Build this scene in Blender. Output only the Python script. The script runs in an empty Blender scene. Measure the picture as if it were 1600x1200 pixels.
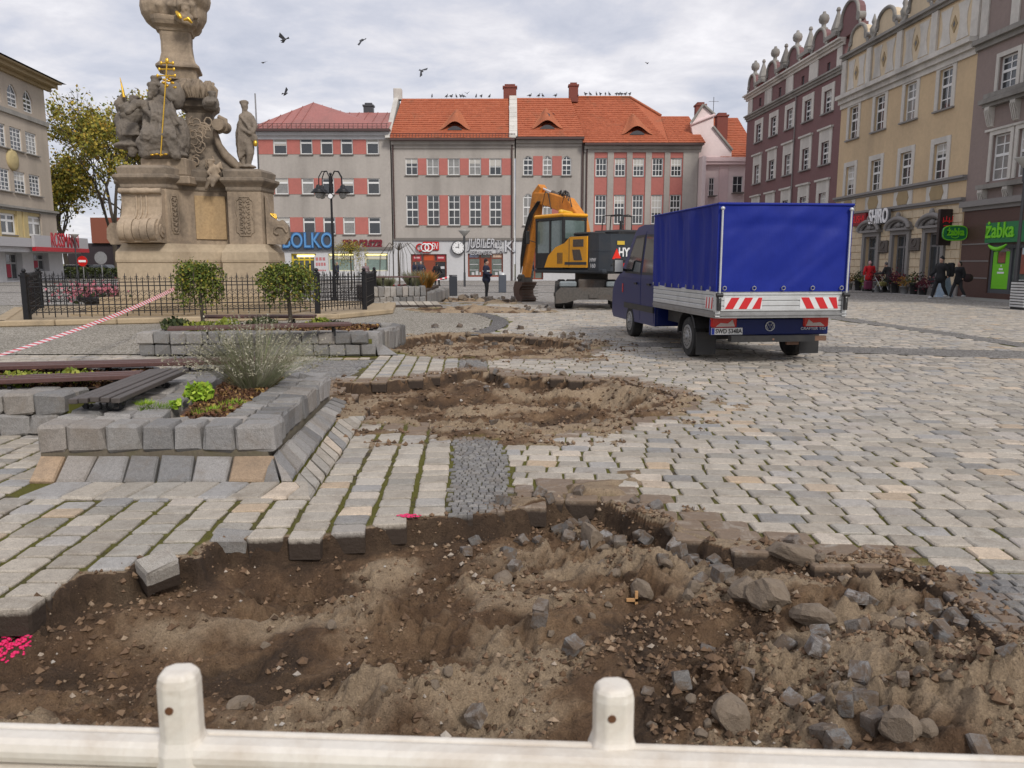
import bpy, math, random
import numpy as np
from mathutils import Matrix, Vector
random.seed(7); RS = np.random.RandomState(11)
SC = bpy.context.scene
COL = SC.collection
# ---------------------------------------------------------------- camera
F = 1230.0; TH = math.atan(188 / F); H = 1.6
cam = bpy.data.cameras.new('camera'); camo = bpy.data.objects.new('camera', cam); COL.objects.link(camo)
camo.location = (0, 0, H); camo.rotation_euler = (math.pi / 2 - TH, 0, 0)
cam.sensor_width = 36; cam.lens = 36 * F / 1600; cam.clip_end = 6000; cam.clip_start = 0.05
cam.dof.use_dof = True; cam.dof.focus_distance = 9.0; cam.dof.aperture_fstop = 9
SC.camera = camo
# ---------------------------------------------------------------- sky
SUN_EL = math.radians(40); SUN_AZ = math.radians(150)      # azimuth clockwise from +Y
w = bpy.data.worlds.new('World'); SC.world = w; w.use_nodes = True
nt = w.node_tree; nt.nodes.clear(); N = nt.nodes.new; L = nt.links.new
out = N('ShaderNodeOutputWorld'); bg = N('ShaderNodeBackground'); bg.inputs[1].default_value = 0.1
sky = N('ShaderNodeTexSky'); sky.sky_type = 'NISHITA'; sky.sun_disc = False
sky.sun_elevation = SUN_EL; sky.sun_rotation = SUN_AZ
tc = N('ShaderNodeTexCoord'); sep = N('ShaderNodeSeparateXYZ'); L(tc.outputs['Generated'], sep.inputs[0])
zz = N('ShaderNodeMath'); zz.operation = 'MAXIMUM'; zz.inputs[1].default_value = 0.0; L(sep.outputs[2], zz.inputs[0])
za = N('ShaderNodeMath'); za.operation = 'ADD'; za.inputs[1].default_value = 0.16; L(zz.outputs[0], za.inputs[0])
dx = N('ShaderNodeMath'); dx.operation = 'DIVIDE'; L(sep.outputs[0], dx.inputs[0]); L(za.outputs[0], dx.inputs[1])
dy = N('ShaderNodeMath'); dy.operation = 'DIVIDE'; L(sep.outputs[1], dy.inputs[0]); L(za.outputs[0], dy.inputs[1])
cmb = N('ShaderNodeCombineXYZ'); L(dx.outputs[0], cmb.inputs[0]); L(dy.outputs[0], cmb.inputs[1])
def wnoise(scale, detail, rough, dist, off):
 mp = N('ShaderNodeMapping'); mp.inputs['Location'].default_value = off; L(cmb.outputs[0], mp.inputs[0])
 n = N('ShaderNodeTexNoise'); n.inputs['Scale'].default_value = scale; n.inputs['Detail'].default_value = detail
 n.inputs['Roughness'].default_value = rough; n.inputs['Distortion'].default_value = dist; L(mp.outputs[0], n.inputs[0]); return n
n1 = wnoise(1.35, 7, .55, .35, (3.1, 1.7, 0)); n2 = wnoise(3.6, 6, .6, .3, (9.1, 4.7, 2))
mixn = N('ShaderNodeMath'); mixn.operation = 'MULTIPLY_ADD'; mixn.inputs[1].default_value = .35; L(n2.outputs[0], mixn.inputs[0])
m2 = N('ShaderNodeMath'); m2.operation = 'MULTIPLY'; m2.inputs[1].default_value = .65; L(n1.outputs[0], m2.inputs[0]); L(m2.outputs[0], mixn.inputs[2])
cr = N('ShaderNodeValToRGB'); e = cr.color_ramp
e.elements[0].position = .37; e.elements[0].color = (.45, .475, .56, 1)
e.elements[1].position = .63; e.elements[1].color = (.86, .84, .86, 1)
k = e.elements.new(.47); k.color = (.57, .58, .65, 1); k = e.elements.new(.54); k.color = (.69, .68, .72, 1)
L(mixn.outputs[0], cr.inputs[0])
cm = N('ShaderNodeVectorMath'); cm.operation = 'SCALE'; cm.inputs['Scale'].default_value = 8.2; L(cr.outputs[0], cm.inputs[0])
# the cloud deck is brighter overhead, a little duller and bluer towards the horizon
mx = N('ShaderNodeMix'); mx.data_type = 'RGBA'; mx.inputs[0].default_value = .93
L(sky.outputs[0], mx.inputs[6]); L(cm.outputs[0], mx.inputs[7]); L(mx.outputs[2], bg.inputs[0]); L(bg.outputs[0], out.inputs[0])
sl = bpy.data.lights.new('sun', 'SUN'); sl.energy = 1.6; sl.angle = math.radians(14); sl.color = (1, .95, .88)
so = bpy.data.objects.new('sun', sl); COL.objects.link(so)
sd = Vector((math.sin(SUN_AZ) * math.cos(SUN_EL), math.cos(SUN_AZ) * math.cos(SUN_EL), math.sin(SUN_EL)))
so.rotation_euler = sd.to_track_quat('Z', 'Y').to_euler()
SC.view_settings.view_transform = 'Standard'; SC.view_settings.look = 'None'; SC.view_settings.gamma = 1
SC.view_settings.exposure = 0.52
# ---------------------------------------------------------------- helpers
_s, _c = math.sin(TH), math.cos(TH)
def ray(px, py):
 u = (px - 800) / F; v = -(py - 600) / F
 return Vector((u, _c + v * _s, -_s + v * _c))
def G(px, py, z=0.0):            # where the sight line meets the level z
 r = ray(px, py); t = (z - H) / r.z; return Vector((r.x * t, r.y * t, z))
def A(px, py, Y):                # where it meets the vertical plane at depth Y
 r = ray(px, py); t = Y / r.y; return Vector((r.x * t, Y, H + r.z * t))
def tag(o, label=None, cat=None, group=None, kind=None):
 if label: o['label'] = label
 if cat: o['category'] = cat
 if group: o['group'] = group
 if kind: o['kind'] = kind
 return o
def empty(name, loc=(0, 0, 0), rz=0, label=None, cat=None, group=None):
 o = bpy.data.objects.new(name, None); COL.objects.link(o); o.location = loc; o.rotation_euler = (0, 0, rz); o.empty_display_size = .2
 return tag(o, label, cat, group)
def link(name, me, parent=None, loc=None, rz=None):
 o = bpy.data.objects.new(name, me); COL.objects.link(o)
 if parent is not None: o.parent = parent
 if loc is not None: o.location = loc
 if rz is not None: o.rotation_euler = (0, 0, rz)
 return o
def copy_tree(o, parent=None):
 c = o.copy(); COL.objects.link(c)
 if parent is not None: c.parent = parent; c.matrix_parent_inverse = o.matrix_parent_inverse
 for ch in list(o.children): copy_tree(ch, c)
 return c
class MB:
 def __init__(s): s.v = []; s.f = []; s.mi = []; s.m = 0; s.X = None; s.sm = []; s.smooth = False
 def add(s, vs, fs):
  b = len(s.v)
  if s.X is not None: vs = [tuple(s.X @ Vector(p)) for p in vs]
  s.v += [tuple(p) for p in vs]; s.f += [tuple(i + b for i in f) for f in fs]
  s.mi += [s.m] * len(fs); s.sm += [s.smooth] * len(fs); return s
 def box(s, x0, x1, y0, y1, z0, z1, bev=0):
  if bev:
   b = min(bev, (x1 - x0) / 2.01, (y1 - y0) / 2.01, (z1 - z0) / 2.01)
   vs = []; 
   P = [(x0, x1), (y0, y1), (z0, z1)]
   idx = {}
   for i in (0, 1):
    for j in (0, 1):
     for k in (0, 1):
      for a in range(3):
       q = [P[0][i], P[1][j], P[2][k]]; sg = [1 if t == 0 else -1 for t in (i, j, k)]
       for t in range(3):
        if t != a: q[t] += sg[t] * b
       idx[(i, j, k, a)] = len(vs); vs.append(q)
   fs = []
   for a in range(3):
    o = [t for t in range(3) if t != a]
    for sd in (0, 1):
     ring = []
     for (p, q) in ((0, 0), (1, 0), (1, 1), (0, 1)):
      key = [0, 0, 0]; key[a] = sd; key[o[0]] = p; key[o[1]] = q; ring.append(idx[tuple(key) + (a,)])
     if (sd == 0) != (a == 1): ring = ring[::-1]
     fs.append(ring)
   for a in range(3):
    o = [t for t in range(3) if t != a]
    for p in (0, 1):
     for q in (0, 1):
      k0 = [0, 0, 0]; k0[o[0]] = p; k0[o[1]] = q; k1 = list(k0); k1[a] = 1
      r = [idx[tuple(k0) + (o[0],)], idx[tuple(k1) + (o[0],)], idx[tuple(k1) + (o[1],)], idx[tuple(k0) + (o[1],)]]
      if ((p + q) % 2 == 0) != (a == 1): r = r[::-1]
      fs.append(r)
   for i in (0, 1):
    for j in (0, 1):
     for k in (0, 1):
      r = [idx[(i, j, k, 0)], idx[(i, j, k, 1)], idx[(i, j, k, 2)]]
      if (i + j + k) % 2 == 1: r = r[::-1]
      fs.append(r)
   return s.add(vs, fs)
  return s.add([(x0, y0, z0), (x1, y0, z0), (x1, y1, z0), (x0, y1, z0), (x0, y0, z1), (x1, y0, z1), (x1, y1, z1), (x0, y1, z1)],
     [(3, 2, 1, 0), (4, 5, 6, 7), (0, 1, 5, 4), (1, 2, 6, 5), (2, 3, 7, 6), (3, 0, 4, 7)])
 def cbox(s, c, d, M=None, bev=0):
  X0 = s.X; T = Matrix.Translation(Vector(c))
  if M is not None: T = T @ M.to_4x4()
  s.X = T if X0 is None else X0 @ T
  s.box(-d[0] / 2, d[0] / 2, -d[1] / 2, d[1] / 2, -d[2] / 2, d[2] / 2, bev); s.X = X0; return s
 def cyl(s, a, b, r0, r1=None, n=12, cap=True, smooth=True):
  r1 = r0 if r1 is None else r1; a = Vector(a); b = Vector(b); d = (b - a).normalized()
  u = d.orthogonal().normalized(); v = d.cross(u); vs = []
  for (p, r) in ((a, r0), (b, r1)):
   for i in range(n):
    t = 2 * math.pi * i / n; vs.append(p + u * (r * math.cos(t)) + v * (r * math.sin(t)))
  fs = [(i, (i + 1) % n, n + (i + 1) % n, n + i) for i in range(n)]
  sm = s.smooth; s.smooth = smooth; s.add(vs, fs); s.smooth = sm
  if cap: s.add(vs, [tuple(range(n))[::-1], tuple(range(n, 2 * n))])
  return s
 def tube(s, pts, r, n=8, cap=True, smooth=True):
  pts = [Vector(p) for p in pts]; m = len(pts); rs = r if isinstance(r, (list, tuple)) else [r] * m
  vs = []; u = None
  for i, p in enumerate(pts):
   d = (pts[min(i + 1, m - 1)] - pts[max(i - 1, 0)]).normalized()
   if u is None: u = d.orthogonal().normalized()
   else:
    u = (u - d * u.dot(d)); u = u.normalized() if u.length > 1e-6 else d.orthogonal().normalized()
   v = d.cross(u)
   for k in range(n):
    t = 2 * math.pi * k / n; vs.append(p + u * (rs[i] * math.cos(t)) + v * (rs[i] * math.sin(t)))
  fs = [(i * n + k, i * n + (k + 1) % n, (i + 1) * n + (k + 1) % n, (i + 1) * n + k) for i in range(m - 1) for k in range(n)]
  sm = s.smooth; s.smooth = smooth; s.add(vs, fs); s.smooth = sm
  if cap: s.add(vs, [tuple(range(n))[::-1], tuple(range((m - 1) * n, m * n))])
  return s
 def lathe(s, prof, c=(0, 0, 0), n=20, sx=1, sy=1, smooth=True, rot=0):
  vs = []; m = len(prof)
  for (r, z) in prof:
   for k in range(n):
    t = 2 * math.pi * k / n + rot; vs.append((c[0] + sx * r * math.cos(t), c[1] + sy * r * math.sin(t), c[2] + z))
  fs = [(i * n + k, i * n + (k + 1) % n, (i + 1) * n + (k + 1) % n, (i + 1) * n + k) for i in range(m - 1) for k in range(n)]
  sm = s.smooth; s.smooth = smooth; s.add(vs, fs); s.smooth = sm
  s.add(vs, [tuple(range(n))[::-1], tuple(range((m - 1) * n, m * n))]); return s
 def rings(s, rings, smooth=False, cap=True):
  n = len(rings[0]); m = len(rings); vs = [p for r in rings for p in r]
  fs = [(i * n + k, i * n + (k + 1) % n, (i + 1) * n + (k + 1) % n, (i + 1) * n + k) for i in range(m - 1) for k in range(n)]
  sm = s.smooth; s.smooth = smooth; s.add(vs, fs); s.smooth = sm
  if cap: s.add(vs, [tuple(range(n))[::-1], tuple(range((m - 1) * n, m * n))])
  return s
 def prism(s, poly, y0, y1, axis='y'):     # poly of (a,b); extruded along axis
  n = len(poly)
  ar = sum(poly[i][0] * poly[(i + 1) % n][1] - poly[(i + 1) % n][0] * poly[i][1] for i in range(n))
  if ar < 0: poly = poly[::-1]
  if axis == 'y': f = lambda a, b, c: (a, c, b)
  elif axis == 'x': f = lambda a, b, c: (c, a, b)
  else: f = lambda a, b, c: (a, b, c)
  vs = [f(a, b, y0) for a, b in poly] + [f(a, b, y1) for a, b in poly]
  fs = [tuple(range(n)), tuple(range(n, 2 * n))[::-1]] + [((i + 1) % n, i, n + i, n + (i + 1) % n) for i in range(n)]
  if axis != 'y': fs = [q[::-1] for q in fs]
  return s.add(vs, fs)
 def ell(s, c, r, M=None, nu=12, nv=8):
  vs = []; c = Vector(c); r = (r, r, r) if not isinstance(r, (tuple, list)) else r
  for j in range(1, nv):
   ph = math.pi * j / nv
   for i in range(nu):
    t = 2 * math.pi * i / nu; p = Vector((r[0] * math.sin(ph) * math.cos(t), r[1] * math.sin(ph) * math.sin(t), r[2] * math.cos(ph)))
    if M is not None: p = M @ p
    vs.append(c + p)
  p = Vector((0, 0, r[2])); q = Vector((0, 0, -r[2]))
  if M is not None: p = M @ p; q = M @ q
  vs += [c + p, c + q]; T = len(vs) - 2
  fs = [(j * nu + i, (j + 1) * nu + i, (j + 1) * nu + (i + 1) % nu, j * nu + (i + 1) % nu) for j in range(nv - 2) for i in range(nu)]
  fs += [(T, i, (i + 1) % nu) for i in range(nu)] + [(T + 1, (nv - 2) * nu + (i + 1) % nu, (nv - 2) * nu + i) for i in range(nu)]
  sm = s.smooth; s.smooth = True; s.add(vs, fs); s.smooth = sm; return s
 def limb(s, pts, rs, n=10):
  s.tube(pts, rs, n)
  for p, r in zip(pts, rs): s.ell(p, r * 1.0, None, n, 6)
  return s
 def mesh(s, name, mats):
  me = bpy.data.meshes.new(name); me.from_pydata(s.v, [], s.f)
  mats = mats if isinstance(mats, (list, tuple)) else [mats]
  for m in mats: me.materials.append(m)
  if len(mats) > 1: me.polygons.foreach_set('material_index', s.mi)
  me.polygons.foreach_set('use_smooth', s.sm); me.update(); return me
 def build(s, name, mats, parent=None, loc=None, rz=None):
  return link(name, s.mesh(name, mats), parent, loc, rz)
def npmesh(name, V, Fq, mats, attrs=None, smooth=False, fmi=None):
 me = bpy.data.meshes.new(name); V = np.asarray(V, dtype=np.float32)
 if isinstance(Fq, np.ndarray):
  nf, k = Fq.shape
  me.vertices.add(len(V)); me.vertices.foreach_set('co', V.ravel())
  me.loops.add(nf * k); me.loops.foreach_set('vertex_index', Fq.astype(np.int32).ravel())
  me.polygons.add(nf); me.polygons.foreach_set('loop_start', np.arange(0, nf * k, k, dtype=np.int32))
  me.update(calc_edges=True)
 else: me.from_pydata(V.tolist(), [], Fq)
 for m in (mats if isinstance(mats, (list, tuple)) else [mats]): me.materials.append(m)
 if fmi is not None: me.polygons.foreach_set('material_index', np.asarray(fmi, dtype=np.int32))
 me.polygons.foreach_set('use_smooth', [smooth] * len(me.polygons))
 for k_, (typ, arr) in (attrs or {}).items():
  at = me.attributes.new(k_, typ, 'POINT')
  arr = np.asarray(arr, dtype=np.float32)
  if typ == 'FLOAT': at.data.foreach_set('value', arr)
  else: at.data.foreach_set('color', np.c_[arr, np.ones(len(arr))].astype(np.float32).ravel())
 me.validate(); me.update(); return me
def hsh(ix, iy, seed):
 h = (ix.astype(np.int64) * 374761393 + iy.astype(np.int64) * 668265263 + seed * 974634777) & 0xFFFFFFFF
 h = ((h ^ (h >> 13)) * 1274126177) & 0xFFFFFFFF
 return ((h ^ (h >> 16)) & 0xFFFF) / 65535.0
def vn(x, y, seed=0):
 ix = np.floor(x); iy = np.floor(y); fx = x - ix; fy = y - iy
 fx = fx * fx * (3 - 2 * fx); fy = fy * fy * (3 - 2 * fy)
 a = hsh(ix, iy, seed); b = hsh(ix + 1, iy, seed); c = hsh(ix, iy + 1, seed); d = hsh(ix + 1, iy + 1, seed)
 return (a * (1 - fx) + b * fx) * (1 - fy) + (c * (1 - fx) + d * fx) * fy
def fbm(x, y, oct=4, seed=0, g=.5):
 r = 0; a = 1; t = 0
 for o in range(oct): r = r + a * vn(x * 2 ** o + 17.3 * o, y * 2 ** o - 9.1 * o, seed + o); t += a; a *= g
 return r / t
def ridge(x, y, oct=3, seed=0):
 r = 0; a = 1; t = 0
 for o in range(oct): r = r + a * (1 - np.abs(2 * vn(x * 2 ** o + 5.3 * o, y * 2 ** o, seed + o) - 1)); t += a; a *= .5
 return r / t
def sdist(x, y, poly):           # signed distance, positive inside
 x = np.asarray(x, float); y = np.asarray(y, float); d = np.full(x.shape, 1e9); ins = np.zeros(x.shape, bool)
 n = len(poly)
 for i in range(n):
  ax, ay = poly[i]; bx, by = poly[(i + 1) % n]
  ex, ey = bx - ax, by - ay; wx, wy = x - ax, y - ay
  t = np.clip((wx * ex + wy * ey) / (ex * ex + ey * ey + 1e-12), 0, 1)
  d = np.minimum(d, (wx - t * ex) ** 2 + (wy - t * ey) ** 2)
  c = ((ay > y) != (by > y)) & (x < (bx - ax) * (y - ay) / ((by - ay) + 1e-12) + ax); ins ^= c
 return np.where(ins, 1, -1) * np.sqrt(d)
def sstep(a, b, x):
 t = np.clip((x - a) / (b - a), 0, 1); return t * t * (3 - 2 * t)
# ---------------------------------------------------------------- materials
class NG:
 def __init__(s, name):
  s.m = bpy.data.materials.new(name); s.m.use_nodes = True; s.t = s.m.node_tree; s.b = s.t.nodes['Principled BSDF']
  s.tc = s.t.nodes.new('ShaderNodeTexCoord')
 def n(s, typ, **kw):
  o = s.t.nodes.new(typ)
  for k, v in kw.items(): setattr(o, k, v)
  return o
 def l(s, a, b): s.t.links.new(a, b)
 def map(s, scale=(1, 1, 1), rot=(0, 0, 0), coord='Object', loc=(0, 0, 0)):
  m = s.n('ShaderNodeMapping'); m.inputs['Scale'].default_value = scale; m.inputs['Rotation'].default_value = rot; m.inputs['Location'].default_value = loc
  s.l(s.tc.outputs[coord], m.inputs[0]); return m.outputs[0]
 def noise(s, scale, detail=4, rough=.6, dist=0, vec=None):
  o = s.n('ShaderNodeTexNoise'); o.inputs['Scale'].default_value = scale; o.inputs['Detail'].default_value = detail
  o.inputs['Roughness'].default_value = rough; o.inputs['Distortion'].default_value = dist
  s.l(vec if vec is not None else s.tc.outputs['Object'], o.inputs[0]); return o.outputs[0]
 def ramp(s, fac, stops, interp='LINEAR'):
  o = s.n('ShaderNodeValToRGB'); e = o.color_ramp; e.interpolation = interp
  while len(e.elements) < len(stops): e.elements.new(.5)
  for i, (p, c) in enumerate(stops):
   e.elements[i].position = p
   c = (c, c, c) if not isinstance(c, (tuple, list)) else c
   e.elements[i].color = (*c[:3], 1)
  s.l(fac, o.inputs[0]); return o.outputs[0]
 def mix(s, fac, a, b, mode='MIX'):
  o = s.n('ShaderNodeMix', data_type='RGBA', blend_type=mode)
  for v, i in ((fac, 0), (a, 6), (b, 7)):
   if isinstance(v, bpy.types.NodeSocket): s.l(v, o.inputs[i])
   elif i == 0: o.inputs[0].default_value = v
   else: o.inputs[i].default_value = (*v, 1) if isinstance(v, (tuple, list)) else (v, v, v, 1)
  return o.outputs[2]
 def math(s, op, a, b=0.0, c=None):
  o = s.n('ShaderNodeMath', operation=op)
  for i, v in enumerate((a, b) if c is None else (a, b, c)):
   if isinstance(v, bpy.types.NodeSocket): s.l(v, o.inputs[i])
   else: o.inputs[i].default_value = v
  return o.outputs[0]
 def attr(s, name, out='Fac'): o = s.n('ShaderNodeAttribute', attribute_name=name); return o.outputs[out]
 def bump(s, h, st=.3, dist=.02, prev=None):
  o = s.n('ShaderNodeBump'); o.inputs['Strength'].default_value = st; o.inputs['Distance'].default_value = dist
  s.l(h, o.inputs['Height'])
  if prev is not None: s.l(prev, o.inputs['Normal'])
  return o.outputs[0]
 def done(s, col, rough=.8, nrm=None, metal=0, spec=None, **kw):
  b = s.b
  for v, k in ((col, 'Base Color'), (rough, 'Roughness'), (nrm, 'Normal'), (metal, 'Metallic')):
   if v is None: continue
   if isinstance(v, bpy.types.NodeSocket): s.l(v, b.inputs[k])
   else: b.inputs[k].default_value = (*v, 1) if isinstance(v, (tuple, list)) else v
  if spec is not None: b.inputs['Specular IOR Level'].default_value = spec
  for k, v in kw.items(): b.inputs[k.replace('_', ' ')].default_value = v
  return s.m
MC = {}
def mat(name, c, rough=.7, var=.18, scale=6, bump=.15, bscale=60, metal=0, c2=None, bd=.01, streak=0, spec=None, dirt=0, dirtc=(.09, .075, .06), **kw):
 """general procedural surface: two noise scales of tone, optional second tint, rain streaks, dirt, fine relief"""
 if name in MC: return MC[name]
 g = NG(name); n1 = g.noise(scale, 5, .6); n2 = g.noise(scale * 9, 4, .6)
 col = g.mix(n1, tuple(x * (1 - var) for x in c), tuple(min(1, x * (1 + var)) for x in (c2 or c)))
 col = g.mix(.5 if var > 0 else 0, col, g.mix(g.ramp(n2, [(.35, 0.0), (.65, 1.0)]), tuple(x * (1 - var) for x in c), tuple(min(1, x * (1 + var * .6)) for x in c)))
 if streak:
  ns = g.noise(1, 5, .65, 0, g.map((scale * .8, scale * .8, scale * .07)))
  col = g.mix(g.math('MULTIPLY', g.ramp(ns, [(.45, 0.0), (.75, 1.0)]), streak), col, dirtc)
 if dirt:
  nd = g.noise(scale * .6, 7, .7, .4)
  col = g.mix(g.math('MULTIPLY', g.ramp(nd, [(.48, 0.0), (.72, 1.0)]), dirt), col, dirtc)
 nr = g.bump(g.noise(bscale, 4, .6), bump, bd) if bump else None
 MC[name] = g.done(col, rough, nr, metal, spec, **kw); return MC[name]
def emis(name, c, st):
 if name in MC: return MC[name]
 g = NG(name); MC[name] = g.done(c, .5, None, 0, None); g.b.inputs['Emission Color'].default_value = (*c, 1); g.b.inputs['Emission Strength'].default_value = st; return MC[name]
def text(name, body, size, m, parent, loc, rot=(math.pi / 2, 0, 0), ext=.02, align='CENTER', width=None, shear=0, bold=0):
 cu = bpy.data.curves.new(name, 'FONT'); cu.body = body; cu.size = size; cu.extrude = ext; cu.align_x = align; cu.align_y = 'CENTER'; cu.shear = shear; cu.offset = bold; cu.resolution_u = 4
 cu.materials.append(m); t = bpy.data.objects.new('tmp', cu); COL.objects.link(t)
 dg = bpy.context.evaluated_depsgraph_get(); me = bpy.data.meshes.new_from_object(t.evaluated_get(dg)); bpy.data.objects.remove(t)
 if width and len(me.vertices):
  xs = np.zeros(len(me.vertices) * 3); me.vertices.foreach_get('co', xs); xs = xs.reshape(-1, 3); k = width / (xs[:, 0].max() - xs[:, 0].min())
  xs[:, 0] *= k; me.vertices.foreach_set('co', xs.ravel()); me.update()
 o = link(name, me, parent, loc); o.rotation_euler = rot; return o
# ================================================================ GROUND
DIRA = Vector((-.057, 1, 0))            # axis of the square
def pxpoly(l): return [tuple(G(a, b)[:2]) for a, b in l]
PIT1 = [(-3.3, 3.4), (-2.50, 3.52)] + pxpoly([(28, 938), (66, 930), (100, 909), (129, 894), (196, 890), (210, 874), (266, 864), (308, 869), (320, 850), (350, 836), (402, 838), (511, 832), (581, 820), (643, 808), (698, 804), (760, 799), (804, 793), (860, 781), (918, 774), (955, 786), (1000, 812), (1056, 829), (1131, 855), (1210, 862), (1285, 879), (1386, 882), (1450, 900), (1500, 935), (1562, 990), (1600, 1030)]) + [(2.6, 2.5), (2.4, 1.2), (-3.2, 1.2)]
PIT2 = pxpoly([(519, 596), (560, 598), (612, 594), (665, 589), (732, 577), (770, 579), (792, 587), (837, 587), (924, 594), (969, 592), (987, 600), (1040, 612), (1062, 624), (1030, 640), (980, 652), (935, 664), (852, 671), (785, 673), (740, 675), (669, 667), (642, 658), (575, 652), (567, 641), (549, 622)])
PIT3 = pxpoly([(586, 537), (639, 530), (687, 522), (740, 524), (800, 524), (837, 528), (927, 537), (894, 557), (759, 559), (710, 557), (665, 553), (612, 546)])
PIT4 = pxpoly([(640, 484), (688, 481), (746, 479), (816, 483), (862, 486), (825, 489), (690, 489)])
PIT5 = pxpoly([(671, 465), (716, 467), (802, 469), (800, 474), (690, 474), (675, 471)])
PITS = [PIT1, PIT2, PIT3, PIT4, PIT5]
BED = -.017
def soilh(x, y):
 """height and 'dug' mask of the earth"""
 wob = (fbm(x * 9, y * 9, 3, 40) - .5) * .05
 s1 = sdist(x, y, PIT1) + wob; s2 = sdist(x, y, PIT2) + wob * 1.6; s3 = sdist(x, y, PIT3) + wob * 2; s4 = sdist(x, y, PIT4); s5 = sdist(x, y, PIT5)
 h = np.full(x.shape, BED)
 h = h + (fbm(x * 20, y * 20, 2, 3) - .5) * .012
 # pit 1
 right = sstep(.4, 1.7, x + (fbm(x * 2, y * 2, 2, 8) - .5) * .6)
 D = .225 - .08 * right
 prof = sstep(0, .05, s1) * .62 + .38 * sstep(0, .5, s1)
 wall = sstep(-.02, .06, s1)
 big = (fbm(x * 1.5 + 3, y * 1.9, 3, 21) - .5) * .30
 mid = (ridge(x * 3.4 + y * 1.2, y * 4.0 - x, 4, 31) - .55) * .13 + (ridge(x * 9 - y * 3, y * 7 + x * 2, 3, 35) - .5) * .05
 rough = .35 + 1.3 * sstep(.42, .6, fbm(x * 1.8 + 5, y * 2.2, 3, 131)); clod = ((fbm(x * 14, y * 14, 3, 51) - .5) * .06 + (fbm(x * 38, y * 38, 2, 61) - .5) * .042) * rough
 # berm with scooped track across the left half, bank on the right
 berm = .13 * np.exp(-((y - 3.05 - .18 * np.sin(x * 1.7 + 1) - .12 * x) / .20) ** 2) * sstep(.9, -.2, x) * sstep(-2.6, -1.6, x)
 scoop = -.09 * np.exp(-((y - 3.55 + .1 * np.sin(x * 2.3)) / .22) ** 2) * sstep(.4, -.6, x)
 flat = .07 * np.exp(-(((x - .9) / .8) ** 2 + ((y - 4.35) / .3) ** 2))
 bank = .13 * right * np.exp(-((s1 - .42) / .30) ** 2) + .10 * np.exp(-(((x - 1.45) / .7) ** 2 + ((y - 2.7) / .45) ** 2))
 inside = -D * prof + (big + mid + berm + scoop + flat) * sstep(.05, .35, s1) + bank + clod * sstep(-.03, .08, s1) * (1 + .9 * right)
 h = np.where(s1 > -.02, BED + inside * wall, h)
 # pits 2, 3
 for s, D2, a, sc in ((s2, .21, .15, 1.0), (s3, .20, .13, .8)):
  pr = sstep(0, .07, s) * .75 + .25 * sstep(0, .6, s)
  ins = -D2 * pr + (sstep(.05, .5, s)) * ((fbm(x * 1.3 * sc + 7, y * 2.2 * sc, 3, 71) - .45) * a * 2 + (ridge(x * 2.6, y * 5 - x, 3, 81) - .5) * .13) + clod * 1.5 * sstep(-.03, .1, s)
  ins = ins + .20 * np.exp(-((s - .18) / .2) ** 2) * sstep(.8, 1.6, x - (.1 if sc < 1 else -.1)) 
  h = np.where(s > -.02, BED + ins * sstep(-.02, .06, s), h)
 for s in (s4, s5):
  h = np.where(s > -.02, BED - .10 * sstep(0, .3, s) + (fbm(x * 2.2, y * 2.2, 3, 91) - .42) * .55 * sstep(0, .5, s), h)
 # loose spill thrown over the stones beside the pits
 sm = np.maximum(np.maximum(s1, s2), np.maximum(s3, np.maximum(s4, s5)))
 side = np.where(s1 > -1.2, sstep(-.3, .4, x), 1.0)
 spn = fbm(x * 3.3 + 11, y * 4.2, 4, 101)
 spill = sstep(.50, .66, spn + .30 * np.exp(-(np.minimum(sm, 0) / .22) ** 2) - .09) * np.exp(-(np.minimum(sm, 0) / .75) ** 2) * side * (sm < .02) * (y > 3.0)
 spill = spill * np.where((s2 > -1.2) & (y > 9.5), .25, 1) * np.where((s1 > -1.3) & (x > 1.0), .35, 1)
 h = np.maximum(h, np.where(sm < -.0, BED + spill * (.045 + .02 * fbm(x * 18, y * 18, 3, 5)), -9))
 dug = np.maximum(sstep(-.07, -.03, sm), sstep(.03, .25, spill)); dug = np.maximum(dug, .8 * sstep(-.35, -.1, sm) * (x > -.2))
 return h, dug, sm
def hat(x, y):
 h, d, s = soilh(np.array([float(x)]), np.array([float(y)])); return float(h[0])
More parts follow.
